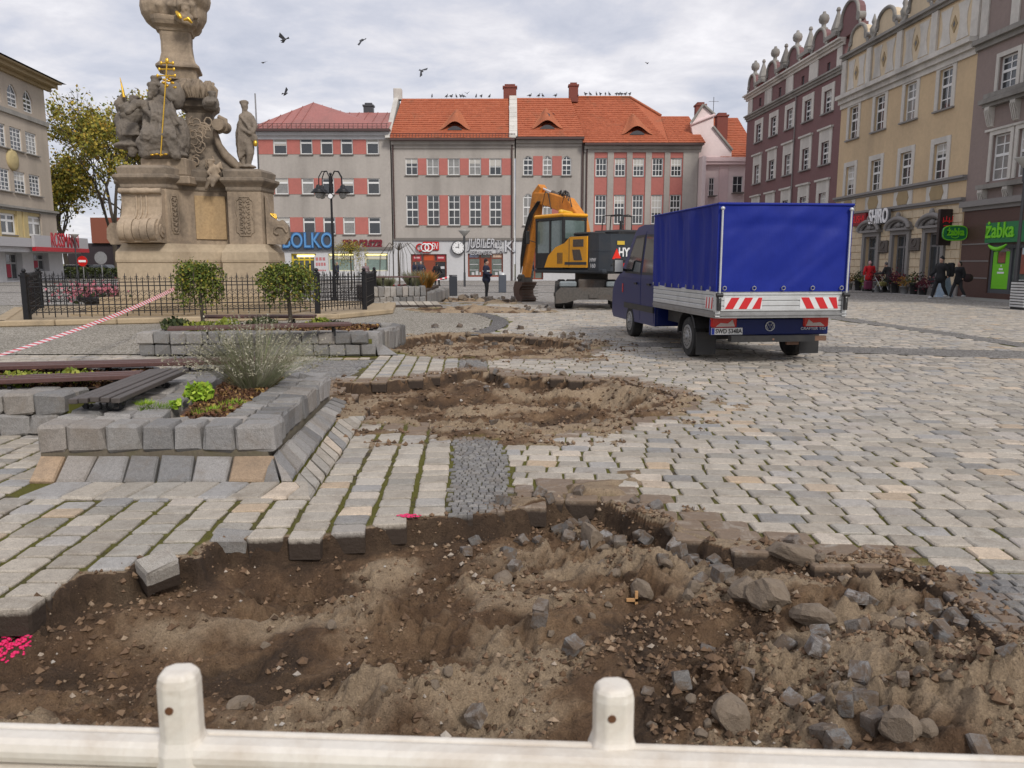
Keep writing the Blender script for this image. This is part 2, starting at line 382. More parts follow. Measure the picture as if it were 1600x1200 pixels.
# --- earth material
def soil_material():
 g = NG('earth_and_joints'); dug = g.attr('dug'); dry = g.attr('dry'); n1 = g.noise(2.2, 7, .65, .4); n2 = g.noise(22, 6, .7); n3 = g.noise(120, 4, .7)
 base = g.ramp(n1, [(.26, (.105, .066, .041)), (.46, (.175, .105, .060)), (.58, (.27, .172, .100)), (.72, (.36, .25, .155))])
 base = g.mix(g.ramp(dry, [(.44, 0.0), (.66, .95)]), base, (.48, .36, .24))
 base = g.mix(g.ramp(dry, [(.08, .6), (.26, 0.0)]), base, (.05, .036, .027))  # dark tone: wet soil, and shade painted along the pit walls
 base = g.mix(.55, base, g.ramp(n2, [(.3, 0.35), (.7, 1.0)]), 'MULTIPLY')
 base = g.mix(.4, base, g.ramp(n3, [(.35, 0.3), (.65, 1.25)]), 'MULTIPLY')
 mo = g.noise(1.1, 4, .6, .2); m3 = g.noise(14, 4, .6)
 joint = g.mix(g.ramp(m3, [(.35, 0.0), (.65, 1.0)]), (.055, .043, .03), (.16, .125, .085))
 moss = g.mix(g.ramp(n3, [(.3, 0.0), (.7, 1.0)]), (.07, .075, .012), (.22, .20, .035))
 joint = g.mix(g.ramp(g.math('ADD', mo, g.math('MULTIPLY', m3, .5)), [(.56, 0.0), (.74, .95)]), joint, moss)
 col = g.mix(dug, joint, base)
 b1 = g.bump(n3, .95, .014); b2 = g.bump(n2, .9, .035, b1)
 return g.done(col, g.ramp(n1, [(.3, .75), (.6, .97)]), b2, spec=.25)
M_SOIL = soil_material()
def block(x0, x1, y0, y1, d):
 nx = int(round((x1 - x0) / d)); ny = int(round((y1 - y0) / d))
 xs = np.linspace(x0, x1, nx + 1); ys = np.linspace(y0, y1, ny + 1)
 X, Y = np.meshgrid(xs, ys); h, dug, sm = soilh(X.ravel(), Y.ravel()); X = X.ravel(); Y = Y.ravel()
 i = np.arange(nx)[None, :] + np.arange(ny)[:, None] * (nx + 1); i = i.ravel()
 q = np.stack([i, i + 1, i + nx + 2, i + nx + 1], 1)
 ed = (X < x0 + 1e-6) | (X > x1 - 1e-6) | (Y < y0 + 1e-6) | (Y > y1 - 1e-6)
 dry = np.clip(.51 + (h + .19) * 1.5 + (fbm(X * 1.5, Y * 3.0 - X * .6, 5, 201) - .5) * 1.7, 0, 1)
 dry = np.where(sm > 0, dry * sstep(.02, .22, sm) , dry)  # lowered towards the pit walls, so wall shade is painted into the soil
 return np.stack([X, Y, h], 1), q, dug, dry
def soil_sheet(name, blk, lab=None):
 V, q, dug, dry = blk
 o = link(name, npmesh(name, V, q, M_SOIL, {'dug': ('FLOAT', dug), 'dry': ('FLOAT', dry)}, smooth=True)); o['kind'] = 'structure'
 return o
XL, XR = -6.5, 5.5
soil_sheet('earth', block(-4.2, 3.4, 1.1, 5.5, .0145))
soil_sheet('earth', block(-4.2, 3.4, 5.5, 10.7, .036))
soil_sheet('earth', block(-4.2, 3.4, 10.7, 18.7, .072))
soil_sheet('earth', block(-4.2, 3.4, 26.0, 39.5, .12))
M_BED = NG('joint_sand'); 
def bedmat(g):
 m3 = g.noise(14, 4, .6); mo = g.noise(1.1, 4, .6, .2); n3 = g.noise(120, 3, .7)
 j = g.mix(g.ramp(m3, [(.35, 0.0), (.65, 1.0)]), (.055, .043, .03), (.14, .11, .075))
 j = g.mix(g.ramp(g.math('ADD', mo, g.math('MULTIPLY', m3, .5)), [(.66, 0.0), (.80, 1.0)]), j, g.mix(n3, (.06, .07, .008), (.19, .185, .03)))
 return g.done(j, .95, g.bump(n3, .5, .01))
M_BED = bedmat(M_BED)
def sheet(name, rects, z, m, kind='structure'):
 b = MB()
 for x0, x1, y0, y1 in rects: b.add([(x0, y0, z), (x1, y0, z), (x1, y1, z), (x0, y1, z)], [(0, 1, 2, 3)])
 o = b.build(name, m); o['kind'] = kind; return o
sheet('ground', [(-3000, -4.2, -40, 40), (3.4, 3000, -40, 40), (-4.2, 3.4, -40, 1.1), (-4.2, 3.4, 18.7, 26.0), (-4.2, 3.4, 39.5, 40), (-3000, 3000, 40, 4000)], BED, M_BED)
# --- stone materials
def granite(name, stops, sp=.12, moss=0, dirt=True, joint=0, big=(.8, .2)):
 g = NG(name); r = g.attr('rnd'); oi = g.n('ShaderNodeObjectInfo').outputs['Random']
 f = g.math('FRACT', g.math('ADD', r, g.math('MULTIPLY', oi, 7.31)))
 col = g.ramp(f, stops)
 f2 = g.math('FRACT', g.math('MULTIPLY', f, 13.7))
 col = g.mix(1.0, col, g.ramp(f2, [(0, .80), (.5, 1.0), (1, 1.14)]), 'MULTIPLY')
 V = g.n('ShaderNodeNewGeometry').outputs['Position']
 n = g.noise(160, 3, .7, 0, V); nb = g.noise(5.5, 6, .65, .3, V); nm = g.noise(30, 5, .7, 0, V)
 col = g.mix(.75, col, g.ramp(n, [(.3, .5), (.5, 1.0), (.7, 1.35)]), 'MULTIPLY')
 col = g.mix(.8, col, g.ramp(nm, [(.3, .78), (.65, 1.08)]), 'MULTIPLY')
 col = g.mix(g.math('MULTIPLY', g.ramp(nb, [(.50, 0.0), (.72, 1.0)]), .5), col, (.17, .135, .10))
 if name == 'dug_sett': col = g.mix(g.ramp(g.noise(16, 5, .7, .4, V), [(.44, 0.0), (.56, .85)]), col, (.115, .078, .05))
 if dirt:
  st = g.attr('soil'); nd = g.noise(7, 7, .75, .6, V)
  k = g.ramp(g.math('ADD', g.math('MULTIPLY', st, 1.15), g.math('MULTIPLY', nd, .9)), [(.80, 0.0), (1.02, .92)])
  col = g.mix(k, col, g.mix(nm, (.13, .09, .06), (.24, .17, .115)))
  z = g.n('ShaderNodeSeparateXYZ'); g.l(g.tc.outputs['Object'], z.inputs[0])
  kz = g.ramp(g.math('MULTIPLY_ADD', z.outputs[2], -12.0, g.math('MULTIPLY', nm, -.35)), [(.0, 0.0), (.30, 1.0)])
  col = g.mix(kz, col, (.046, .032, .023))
 b1 = g.bump(nm, .85, .011); b2 = g.bump(n, .5, .004, b1)
 return g.done(col, .72, b2, spec=.35)
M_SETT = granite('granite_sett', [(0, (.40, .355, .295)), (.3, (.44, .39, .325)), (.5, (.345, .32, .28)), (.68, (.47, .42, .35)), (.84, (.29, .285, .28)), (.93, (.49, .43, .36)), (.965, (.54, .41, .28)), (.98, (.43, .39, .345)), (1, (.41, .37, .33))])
M_DARK = granite('basalt_sett', [(0, (.20, .19, .18)), (.5, (.235, .225, .21)), (.8, (.165, .16, .16)), (1, (.28, .265, .245))])
M_BLOCK = granite('granite_block', [(0, (.19, .185, .18)), (.4, (.29, .275, .26)), (.65, (.18, .176, .172)), (.85, (.34, .32, .295)), (.93, (.25, .225, .20)), (1, (.36, .33, .30))], dirt=False)
# --- regions
RC = (-12.0, 21.6); R0, R1 = 11.5, 11.92
STRIP = lambda y: -.42 - .057 * (y - 4.88)      # left edge of the dark sett strip, .45 wide
# planter in front (granite blocks on a sloping apron)
ZW = .15
PW1 = G(57, 708, ZW); PW2 = G(425, 706, ZW); PW3 = G(519, 617, ZW)
AP1 = G(38, 757); AP2 = G(456, 751); AP3 = G(547, 630); FR1 = G(12, 782); FR2 = G(484, 776); FR3 = G(574, 648)
AP2 = Vector((AP2.x, (AP1.y + AP2.y) / 2, 0)); AP1 = Vector((AP1.x, AP2.y, 0)); FR1 = Vector((FR1.x, G(12, 780).y, 0)); FR2 = Vector((FR2.x, FR1.y, 0))
PW1 = Vector((PW1.x, (PW1.y + PW2.y) / 2, ZW)); PW2 = Vector((PW2.x, PW1.y, ZW))
PLA = [(PW1.x, PW1.y), (PW2.x, PW2.y), (PW3.x, PW3.y), (PW3.x - 2.2, PW3.y + .15)]
KEEP1 = [tuple(FR1[:2]), tuple(FR2[:2]), tuple(FR3[:2]), (FR3.x - .25, FR3.y + .55), (-4.3, 9.9), (-4.08, 7.2), (PW1.x - .03, PW1.y), (AP1.x - .03, AP1.y)]
LP = [(-9.0, 7.25), (-3.6, 7.25), (-3.6, 9.4), (-9.0, 9.9)]
P2A = G(215, 556); P2B = G(588, 556)
PL2 = [(P2A.x, 13.75), (-2.65, 13.75), (-2.3, 15.0), (-2.9, 17.6), (P2A.x - .3, 17.4)]
CIRC = [(RC[0] + R1 * math.cos(t), RC[1] + R1 * math.sin(t)) for t in np.linspace(0, 2 * math.pi, 90)[:-1]]
TRK = [tuple(G(a, b)[:2]) for a, b in [(980, 541), (1250, 548), (1640, 562), (1640, 549), (1250, 540), (980, 534)]]
BAND2 = [tuple(G(a, b)[:2]) for a, b in [(1300, 493), (1640, 541), (1640, 548), (1292, 497)]]
BR = [tuple(G(a, b)[:2]) for a, b in [(1400, 880), (1590, 896), (1800, 900), (1900, 1100), (1600, 1060)]]     # small setts at the right edge
def ok(x, y, m=0.0, pit=.0):
 r = np.ones(x.shape, bool)
 for p in PITS: r &= sdist(x, y, p) < pit
 return r
def clear(x, y, polys, m=.0):
 r = np.ones(x.shape, bool)
 for p in polys: r &= sdist(x, y, p) < -m
 return r
def rows(u0, u1, v0, v1, du, dv, ang, org, off=.5, jit=.12, slant=0):
 """stones laid in courses: returns centres, sizes, angle"""
 nv = int((v1 - v0) / dv); out = []
 for j in range(nv):
  v = v0 + (j + .5) * dv; u = u0 + (du * off * (j % 2)) + RS.uniform(-.02, .02)
  while u < u1:
   wd = du * (1 + RS.uniform(-jit, jit) * 1.6)
   out.append((u + wd / 2, v, wd, dv)); u += wd
 a = np.array(out); c, s = math.cos(ang), math.sin(ang)
 x = org[0] + a[:, 0] * c - a[:, 1] * s; y = org[1] + a[:, 0] * s + a[:, 1] * c
 return x, y, a[:, 2], a[:, 3], np.full(len(a), ang)
S = []                                     # all stones: x, y, w, d, ang, mat(0 light 1 dark), z, tilt
def put(t, mask, mi, gap=.022, gapd=None):
 x, y, wd, dd, an = t; gapd = gap if gapd is None else gapd
 for i in np.nonzero(mask)[0]: S.append((x[i], y[i], wd[i] - gap, dd[i] - gapd, an[i], mi))
infr = lambda x, y: (np.abs(x) < .70 * y + 1.0) & (y > 1.9)
aA = math.atan(.057)
# left field, laid in files along the axis (columns): use rows rotated by 90 degrees, no stagger
def files(u0, u1, v0, v1, du, dv, ang, org, jit=.1):
 out = []
 for i in range(int((u1 - u0) / du)):
  u = u0 + (i + .5) * du; v = v0 + RS.uniform(0, dv)
  while v < v1:
   d = dv * (1 + RS.uniform(-jit, jit) * 1.5); out.append((u, v + d / 2, du, d)); v += d
 a = np.array(out); c, s = math.cos(ang), math.sin(ang)
 return org[0] + a[:, 0] * c - a[:, 1] * s, org[1] + a[:, 0] * s + a[:, 1] * c, a[:, 2], a[:, 3], np.full(len(a), ang)
org = (-.42, 4.88)
t = files(-4.998, 0, -2.4, 9.0, .238, .186, aA, org); x, y = t[0], t[1]
left0 = (x < STRIP(y) - .02)
put(t, left0 & infr(x, y) & (y < 10.6) & ok(x, y, pit=.03) & clear(x, y, [KEEP1, LP], -.06), 0, .036, .020)
t = files(-4.998, 0, -2.4, 9.2, .238, .186, aA, org); x, y = t[0], t[1]
put(t, (x < STRIP(y) - .02) & infr(x, y) & (y >= 10.35) & (y < 13.9) & (x > -2.35 + (y - 10.4) * .02) & ok(x, y, pit=.03), 0, .032, .018)
t = rows(-6.0, 0.2, 9.9, 13.9, .26, .2, 0, (-3.4, 0)); x, y = t[0], t[1]
put(t, (x < -3.35) & infr(x, y) & clear(x, y, [LP, PL2], .02) & ok(x, y), 0, .03)
# light border row in front of the second planter
t = rows(-2.4, 2.2, 13.3, 13.7, .24, .2, 0, (-4.7, 0)); x, y = t[0], t[1]
put(t, (x < -2.4) & ok(x, y), 0, .03)
# dark strip of small setts
t = rows(0.0, .45, -1, 9.1, .056, .056, aA, org, .5, .22); x, y = t[0], t[1]
put(t, (x > STRIP(y)) & (x < STRIP(y) + .45) & ok(x, y, pit=.01) & (y < 14.2), 1, .007)
# small grey setts left of it, behind the first planter
t = rows(0, 1.35, 0, 3.05, .068, .068, 0, (-3.45, 10.15), .5, .2); x, y = t[0], t[1]
put(t, (x < -2.33) & ok(x, y) & clear(x, y, [KEEP1], 0), 1, .009)
# right field, staggered courses, turned a little clockwise
aR = -.075
t = rows(-3, 34, -3.4, 36, .252, .182, aR, (.0, 5.0)); x, y = t[0], t[1]
bl = STRIP(y) + .465; lx = x - t[2] / 2; rx = x + t[2] / 2; cut = (lx < bl) & (rx > bl + .07)
t[2][cut] = (rx - bl)[cut]; t[0][cut] = ((rx + bl) / 2)[cut]; x = t[0]
RF = ((x - t[2] / 2) > bl - .01) & infr(x, y) & (y < 33.5) & (x < 18.4 - .03 * y) & clear(x, y, [CIRC, TRK, BAND2, BR], .04)
put(t, RF & ok(x, y, pit=.02), 0, .022, .013)
# small basalt setts lying at the right edge of the first pit
t = rows(0, 3.0, 0, 2.2, .085, .085, aR, (1.6, 2.55), .5, .2); x, y = t[0], t[1]
put(t, (sdist(x, y, BR) > -.02) & infr(x, y) & ok(x, y), 1, .01)
S = np.array(S); print('stones', len(S))
# --- stone shapes
def stone_template(n8=True):
 if n8:
  k = .30; P = [(-.5, -.5 + k * .5), (-.5 + k * .5, -.5), (.5 - k * .5, -.5), (.5, -.5 + k * .5), (.5, .5 - k * .5), (.5 - k * .5, .5), (-.5 + k * .5, .5), (-.5, .5 - k * .5)]
 else: P = [(-.5, -.5), (.5, -.5), (.5, .5), (-.5, .5)]
 return np.array(P)
def stones_np(x, y, w, d, a, depth, r, z, n8, tl):
 T = stone_template(n8); n = len(T); m = len(x)
 # squarer corners: pull the octagon's corners by an absolute amount
 P = np.repeat(T[None], m, 0)
 if n8:
  cut = np.minimum(.015, .2 * np.minimum(w, d))
  sx = np.sign(T[:, 0]); sy = np.sign(T[:, 1]); isx = np.array([1, 0, 0, 1, 1, 0, 0, 1], bool)
  P = P.copy(); px = np.where(isx[None], sx[None] * w[:, None] / 2, sx[None] * (w[:, None] / 2 - cut[:, None]))
  py = np.where(isx[None], sy[None] * (d[:, None] / 2 - cut[:, None]), sy[None] * d[:, None] / 2)
 else: px = T[None, :, 0] * w[:, None]; py = T[None, :, 1] * d[:, None]
 jit = np.minimum(.008, .07 * np.minimum(w, d))[:, None]
 px = px + RS.uniform(-1, 1, px.shape) * jit; py = py + RS.uniform(-1, 1, py.shape) * jit
 ch = np.minimum(.008, .12 * np.minimum(w, d))[:, None]
 rad = np.sqrt(px ** 2 + py ** 2) + 1e-6
 ix = px * (1 - ch * 1.1 / rad * 1.2); iy = py * (1 - ch * 1.1 / rad * 1.2)
 tx, ty = tl
 zt = z[:, None] + tx[:, None] * ix + ty[:, None] * iy + RS.uniform(-.002, .002, ix.shape)
 zs = z[:, None] + tx[:, None] * px + ty[:, None] * py - ch * .95
 zb = np.repeat(-depth[:, None], n, 1)
 c, s = np.cos(a)[:, None], np.sin(a)[:, None]
 def W(px, py, zz): return np.stack([x[:, None] + px * c - py * s, y[:, None] + px * s + py * c, zz], 2)
 V = np.concatenate([W(ix, iy, zt), W(px, py, zs), W(px, py, zb)], 1)      # m, 3n, 3
 base = (np.arange(m) * 3 * n)[:, None]
 k = np.arange(n); k2 = (k + 1) % n
 q1 = np.stack([k + n, k2 + n, k2, k], 1); q2 = np.stack([k + 2 * n, k2 + 2 * n, k2 + n, k + n], 1)
 quads = np.concatenate([q1, q2], 0)
 Q = (base[:, :, None] + quads[None]).reshape(-1, 4)
 tops = (base + k[None])
 return V.reshape(-1, 3), Q, tops, np.repeat(r, 3 * n)
def soilnear(x, y):
 sm = np.maximum.reduce([sdist(x, y, p) for p in PITS[:3]])
 side = np.where(sdist(x, y, PIT1) > -1.3, .12 + .88 * sstep(-.5, .4, x), .75)
 return (np.exp(-(np.minimum(sm, 0) / .45) ** 2) * side * .75 + .10) * RS.uniform(.75, 1.1, x.shape)
X_, Y_, W_, D_, A_, M_ = S.T
R_ = RS.uniform(0, 1, len(S)); Z_ = RS.uniform(-.003, .002, len(S)); TX = RS.uniform(-.014, .014, len(S)); TY = RS.uniform(-.014, .014, len(S))
edge = np.maximum.reduce([sdist(X_, Y_, p) for p in PITS]) > -.30
DEP = np.where(edge, np.where(M_ > 0, .08, .135), .045)
SO = soilnear(X_, Y_); SO = np.where((M_ == 1) & (X_ > 1), SO * .55, SO)
pav = empty('pavement'); pav['kind'] = 'structure'
big = W_ * D_ / (Y_ ** 2) ; vis = (Y_ > 2.6) & (np.abs(X_) < .62 * Y_ + .1)
order = np.argsort(-np.where(vis, big, 0)); order = order[M_[order] == 0][:300]
part = np.zeros(len(S), bool); part[order] = True
# alike pieces share one of 24 meshes, scaled to their own width and depth
TM = []
for i in range(24):
 V, Q, tp, r = stones_np(np.zeros(1), np.zeros(1), np.array([.21]), np.array([.17]), np.zeros(1), np.array([.135]), np.array([0.]), np.zeros(1), True, (np.zeros(1), np.zeros(1)))
 TM.append(npmesh('paving_stone', V, [tuple(q) for q in Q] + [tuple(tp[0])], M_SETT, {'soil': ('FLOAT', np.full(len(V), .1 if i < 12 else .5))}))
for n_, i in enumerate(order):
 o = link('paving_stone', TM[(n_ % 12) + (12 if SO[i] > .45 else 0)], pav, (X_[i], Y_[i], Z_[i]), A_[i]); o.scale = (W_[i] / .21, D_[i] / .17, 1)
 o.rotation_euler = (TY[i], TX[i], A_[i] + random.choice((0, math.pi)))
def stone_mass(name, mk, m, n8):
 i = np.nonzero(mk)[0]
 if not len(i): return
 V, Q, tp, r = stones_np(X_[i], Y_[i], W_[i], D_[i], A_[i], DEP[i], R_[i], Z_[i], n8, (TX[i], TY[i]))
 faces = [tuple(q) for q in Q.tolist()] + [tuple(q) for q in tp.tolist()]
 nn = 24 if n8 else 12
 o = link(name, npmesh(name, V, faces, m, {'rnd': ('FLOAT', r), 'soil': ('FLOAT', np.repeat(SO[i], nn))}), pav); o['kind'] = 'stuff'
near = Y_ < 15
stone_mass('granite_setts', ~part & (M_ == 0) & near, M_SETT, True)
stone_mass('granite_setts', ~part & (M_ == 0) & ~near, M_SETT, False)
stone_mass('basalt_setts', (M_ == 1), M_DARK, False)
# --- distant paving whose stones are too small to pick out: sheet with fine relief
def cobble(name, sc, cols, mort, rot=0, fan=False, w=.5, h=.25):
 g = NG(name)
 v = g.n('ShaderNodeTexVoronoi', feature='DISTANCE_TO_EDGE'); v.inputs['Scale'].default_value = sc; vc = g.n('ShaderNodeTexVoronoi'); vc.inputs['Scale'].default_value = sc
 vm = g.map((1, 1.25, 1), (0, 0, rot)); g.l(vm, v.inputs['Vector']); g.l(vm, vc.inputs['Vector'])
 sp = g.n('ShaderNodeSeparateColor'); g.l(vc.outputs['Color'], sp.inputs[0])
 col = g.ramp(sp.outputs[0], cols)
 nb = g.noise(.35, 6, .6, .5); nf = g.noise(60, 3, .7)
 col = g.mix(.6, col, g.ramp(nf, [(.3, .7), (.7, 1.2)]), 'MULTIPLY')
 col = g.mix(1, col, g.ramp(nb, [(.3, .80), (.7, 1.1)]), 'MULTIPLY')
 e_ = g.ramp(v.outputs['Distance'], [(.02, 0.0), (.11, 1.0)])
 col = g.mix(e_, mort, col)
 return g.done(col, .85, g.bump(e_, .6, .02), spec=.3)
M_FAN = cobble('fan_setts', 13, [(0, (.32, .295, .25)), (.5, (.40, .37, .32)), (1, (.47, .43, .37))], (.13, .11, .075))
M_RING = cobble('grey_setts', 14, [(0, (.15, .145, .14)), (1, (.23, .22, .21))], (.07, .06, .055))
M_FAR = cobble('far_setts', 5, [(0, (.28, .265, .245)), (.5, (.36, .34, .315)), (1, (.42, .40, .375))], (.16, .14, .115))
M_SLAB = mat('pavement_slabs', (.30, .285, .27), .85, .15, 2, .1)
def poly_sheet(name, poly, z, m, hole=None):
 b = MB(); n = len(poly); b.add([(p[0], p[1], z) for p in poly], [tuple(range(n))]); o = b.build(name, m); o['kind'] = 'structure'; return o
# build the fan field as a fine grid clipped by the circle and the pit
def grid_field(name, x0, x1, y0, y1, d, z, m, inside):
 nx = int((x1 - x0) / d); ny = int((y1 - y0) / d); xs = np.linspace(x0, x1, nx + 1); ys = np.linspace(y0, y1, ny + 1)
 X, Y = np.meshgrid(xs, ys); I = inside(X, Y); V = np.stack([X.ravel(), Y.ravel(), np.full(X.size, z)], 1)
 c = I[:-1, :-1] & I[1:, :-1] & I[:-1, 1:] & I[1:, 1:]; j, i = np.nonzero(c); b = j * (nx + 1) + i
 q = np.stack([b, b + 1, b + nx + 2, b + nx + 1], 1); o = link(name, npmesh(name, V, q, m)); o['kind'] = 'structure'; return o
rr = lambda X, Y: np.hypot(X - RC[0], Y - RC[1])
nopit = lambda X, Y: (sdist(X, Y, PIT3) < .02) & (sdist(X, Y, PIT4) < .02)
grid_field('pavement_fan_setts', -23.5, 0, 13.8, 33.6, .1, 0, M_FAN, lambda X, Y: (rr(X, Y) < R0) & (Y > 13.9) & nopit(X, Y))
grid_field('pavement_ring', -2.6, .2, 13.8, 31.0, .05, .002, M_RING, lambda X, Y: (rr(X, Y) >= R0 - .06) & (rr(X, Y) <= R1) & nopit(X, Y) & (Y > 14.5))
sheet('paving', [(-60, -23.0, 13.8, 33.5), (-60, 60, 41.0, 84)], -.004, M_FAR)
grid_field('paving', -60, 60, 33.4, 41.0, .2, -.004, M_FAR, lambda X, Y: (sdist(X, Y, PIT5) < 0) & (sdist(X, Y, PIT4) < 0))
grid_field('paving', -24, 0.5, 13.8, 33.6, .15, -.005, M_FAR, lambda X, Y: (rr(X, Y) >= R1 - .2) & (X < STRIP(Y) + .9) & nopit(X, Y) & (Y > 14.3) & ~((X > -8) & (Y < 17)))
grid_field('paving', 15, 40, 12, 34, .25, -.006, M_FAR, lambda X, Y: X > 17.7 - .03 * Y)
M_BAND = cobble('band_setts', 14, [(0, (.20, .19, .175)), (1, (.30, .285, .265))], (.10, .09, .08)); poly_sheet('paving_band', TRK, -.004, M_BAND); poly_sheet('paving_band', BAND2, -.004, M_BAND)
sheet('paving_band', [(-60, 60, 44.2, 45.0), (-60, 22, 58, 59.2)], 0.0, M_RING)
grid_field('sidewalk', 17.5, 23.5, 20, 70, .5, .0, M_SLAB, lambda X, Y: (X > 20.35 - .03 * (Y - 36)) )
# ================================================================ BUILDINGS
def plaster(name, c, var=.10, streak=.25, rough=.9, dirt=.15, dc=(.10, .09, .08)): return mat(name, c, rough, var, .5, .35, 9, streak=streak, dirt=dirt, dirtc=dc, bd=.03)
M_GREYW = plaster('grey_render', (.42, .385, .35), streak=.35)
M_WHITEW = plaster('white_render', (.56, .56, .57), streak=.12, dirt=.05)
M_RED = plaster('salmon_render', (.46, .155, .13), .12, .1)
M_PINK = plaster('pink_render', (.80, .66, .64), .06, .08, dirt=.05)
M_PINKD = plaster('pink_trim', (.74, .56, .55), .06, .08)
M_PURP = plaster('plum_render', (.19, .10, .10), .12, .2)
M_YEL = plaster('ochre_render', (.58, .435, .27), .10, .22)
M_YELL = plaster('ochre_light_render', (.64, .52, .36), .10, .25)
M_TAUPE = plaster('taupe_render', (.27, .21, .19), .10, .2)
M_BEIGE = plaster('beige_render', (.44, .375, .305), .10, .3)
M_BEIGEY = plaster('yellow_render', (.50, .40, .20), .10, .25)
M_TRIM = plaster('cream_trim', (.62, .59, .54), .12, .45, dirt=.3)
M_TRIMG = plaster('weathered_trim', (.30, .285, .26), .2, .6, dirt=.5)
M_WFR = mat('white_window_frame', (.74, .74, .73), .5, .05, 3, 0)
M_GLASS = mat('window_glass', (.045, .05, .055), .06, .35, .6, 0, spec=.75)
M_GLASSL = mat('window_glass_curtain', (.20, .20, .195), .10, .45, 2.5, 0, spec=.6, c2=(.34, .33, .31))
M_GLASSG = mat('shop_glass', (.10, .13, .12), .06, .5, 1.2, 0, spec=.7, c2=(.20, .22, .19))
M_BLIND = mat('pale_blind', (.50, .48, .44), .7, .12, 5, 0)
M_SILL = mat('sill_metal', (.17, .155, .14), .6, .1, 3, 0)
M_GUT = mat('gutter_brown', (.075, .04, .036), .5, .2, 3, 0)
M_STGREY = mat('grey_stone_trim', (.24, .225, .215), .85, .15, 3, .2, 25)
M_CHIM = mat('chimney_brick', (.20, .06, .045), .9, .35, 5, .5, 14)
M_WOODR = mat('red_brown_joinery', (.24, .055, .025), .4, .15, 3, .05)
M_DOOR = mat('dark_door', (.055, .055, .06), .4, .15, 3, .05)
def tilemat(name, c1, c2, lichen):
 g = NG(name); v = g.n('ShaderNodeTexBrick'); v.inputs['Scale'].default_value = 1; v.inputs['Brick Width'].default_value = .30; v.inputs['Row Height'].default_value = .42; v.inputs['Mortar Size'].default_value = .022
 g.l(g.map((1, 1, 1)), v.inputs[0]) 
 n = g.noise(1.2, 6, .7, .3); nf = g.noise(7, 5, .7); nl = g.noise(.5, 6, .7, .5)
 col = g.mix(n, c1, c2); col = g.mix(.7, col, g.ramp(nf, [(.3, .62), (.7, 1.25)]), 'MULTIPLY')
 col = g.mix(g.math('MULTIPLY', g.ramp(nl, [(.55, 0.0), (.72, 1.0)]), lichen), col, (.13, .095, .06))
 return g.done(col, .8, g.bump(nf, .4, .03), spec=.3)
M_TILE = tilemat('clay_tiles', (.33, .085, .042), (.50, .155, .075), .45)
M_TILE2 = tilemat('clay_tiles_old', (.30, .09, .045), (.50, .16, .07), .8)
M_SHEET = mat('red_sheet_roof', (.36, .135, .115), .55, .2, .7, .1, 10, streak=.3)
_WC = {}
def window_mesh(w, h, cols, rws, fw, mw, arch=0, frame=M_WFR, deep=.07):
 """frame with mullions (rws: list of relative heights of the bars), opening toward -y; arch = rise of a segmental head"""
 key = ('f', round(w, 2), round(h, 2), cols, tuple(rws), fw, mw, arch, frame.name)
 if key in _WC: return _WC[key]
 b = MB()
 b.box(0, fw, 0, deep, 0, h); b.box(w - fw, w, 0, deep, 0, h); b.box(fw, w - fw, 0, deep, 0, fw); b.box(fw, w - fw, 0, deep, h - fw, h)
 iw = w - 2 * fw
 for i in range(1, cols): x = fw + iw * i / cols; b.box(x - mw / 2, x + mw / 2, .004, deep - .01, fw, h - fw)
 for r in rws:
  rr_, t = (r if isinstance(r, tuple) else (r, mw)); z = h * rr_; b.box(fw, w - fw, .008 if t == mw else -.01, deep - .014, z - t / 2, z + t / 2)
 if arch:
  k = 8; P = [(0, h)] + [(w * i / k, h + arch * math.sin(math.pi * i / k)) for i in range(k + 1)]
  inn = [(fw + iw * i / k, h + (arch - fw) * math.sin(math.pi * i / k)) for i in range(k + 1)]
  for i in range(k):
   o0 = (w * i / k, h + arch * math.sin(math.pi * i / k)); o1 = (w * (i + 1) / k, h + arch * math.sin(math.pi * (i + 1) / k))
   b.prism([o0, o1, inn[i + 1], inn[i]], 0, deep)
  b.box(w / 2 - mw / 2, w / 2 + mw / 2, .004, deep - .01, h, h + arch - fw)
 me = b.mesh('window', frame); _WC[key] = me; return me
def pane_mesh(w, h, m, arch=0):
 key = ('p', round(w, 2), round(h, 2), m.name, arch)
 if key in _WC: return _WC[key]
 b = MB(); P = [(.01, .01), (w - .01, .01)] + ([(w - .01, h - .01), (.01, h - .01)] if not arch else [(w - .02 - (w - .04) * i / 8, h + (arch - .02) * math.sin(math.pi * i / 8)) for i in range(9)])
 b.prism(P, .03, .045); me = b.mesh('pane', m); _WC[key] = me; return me
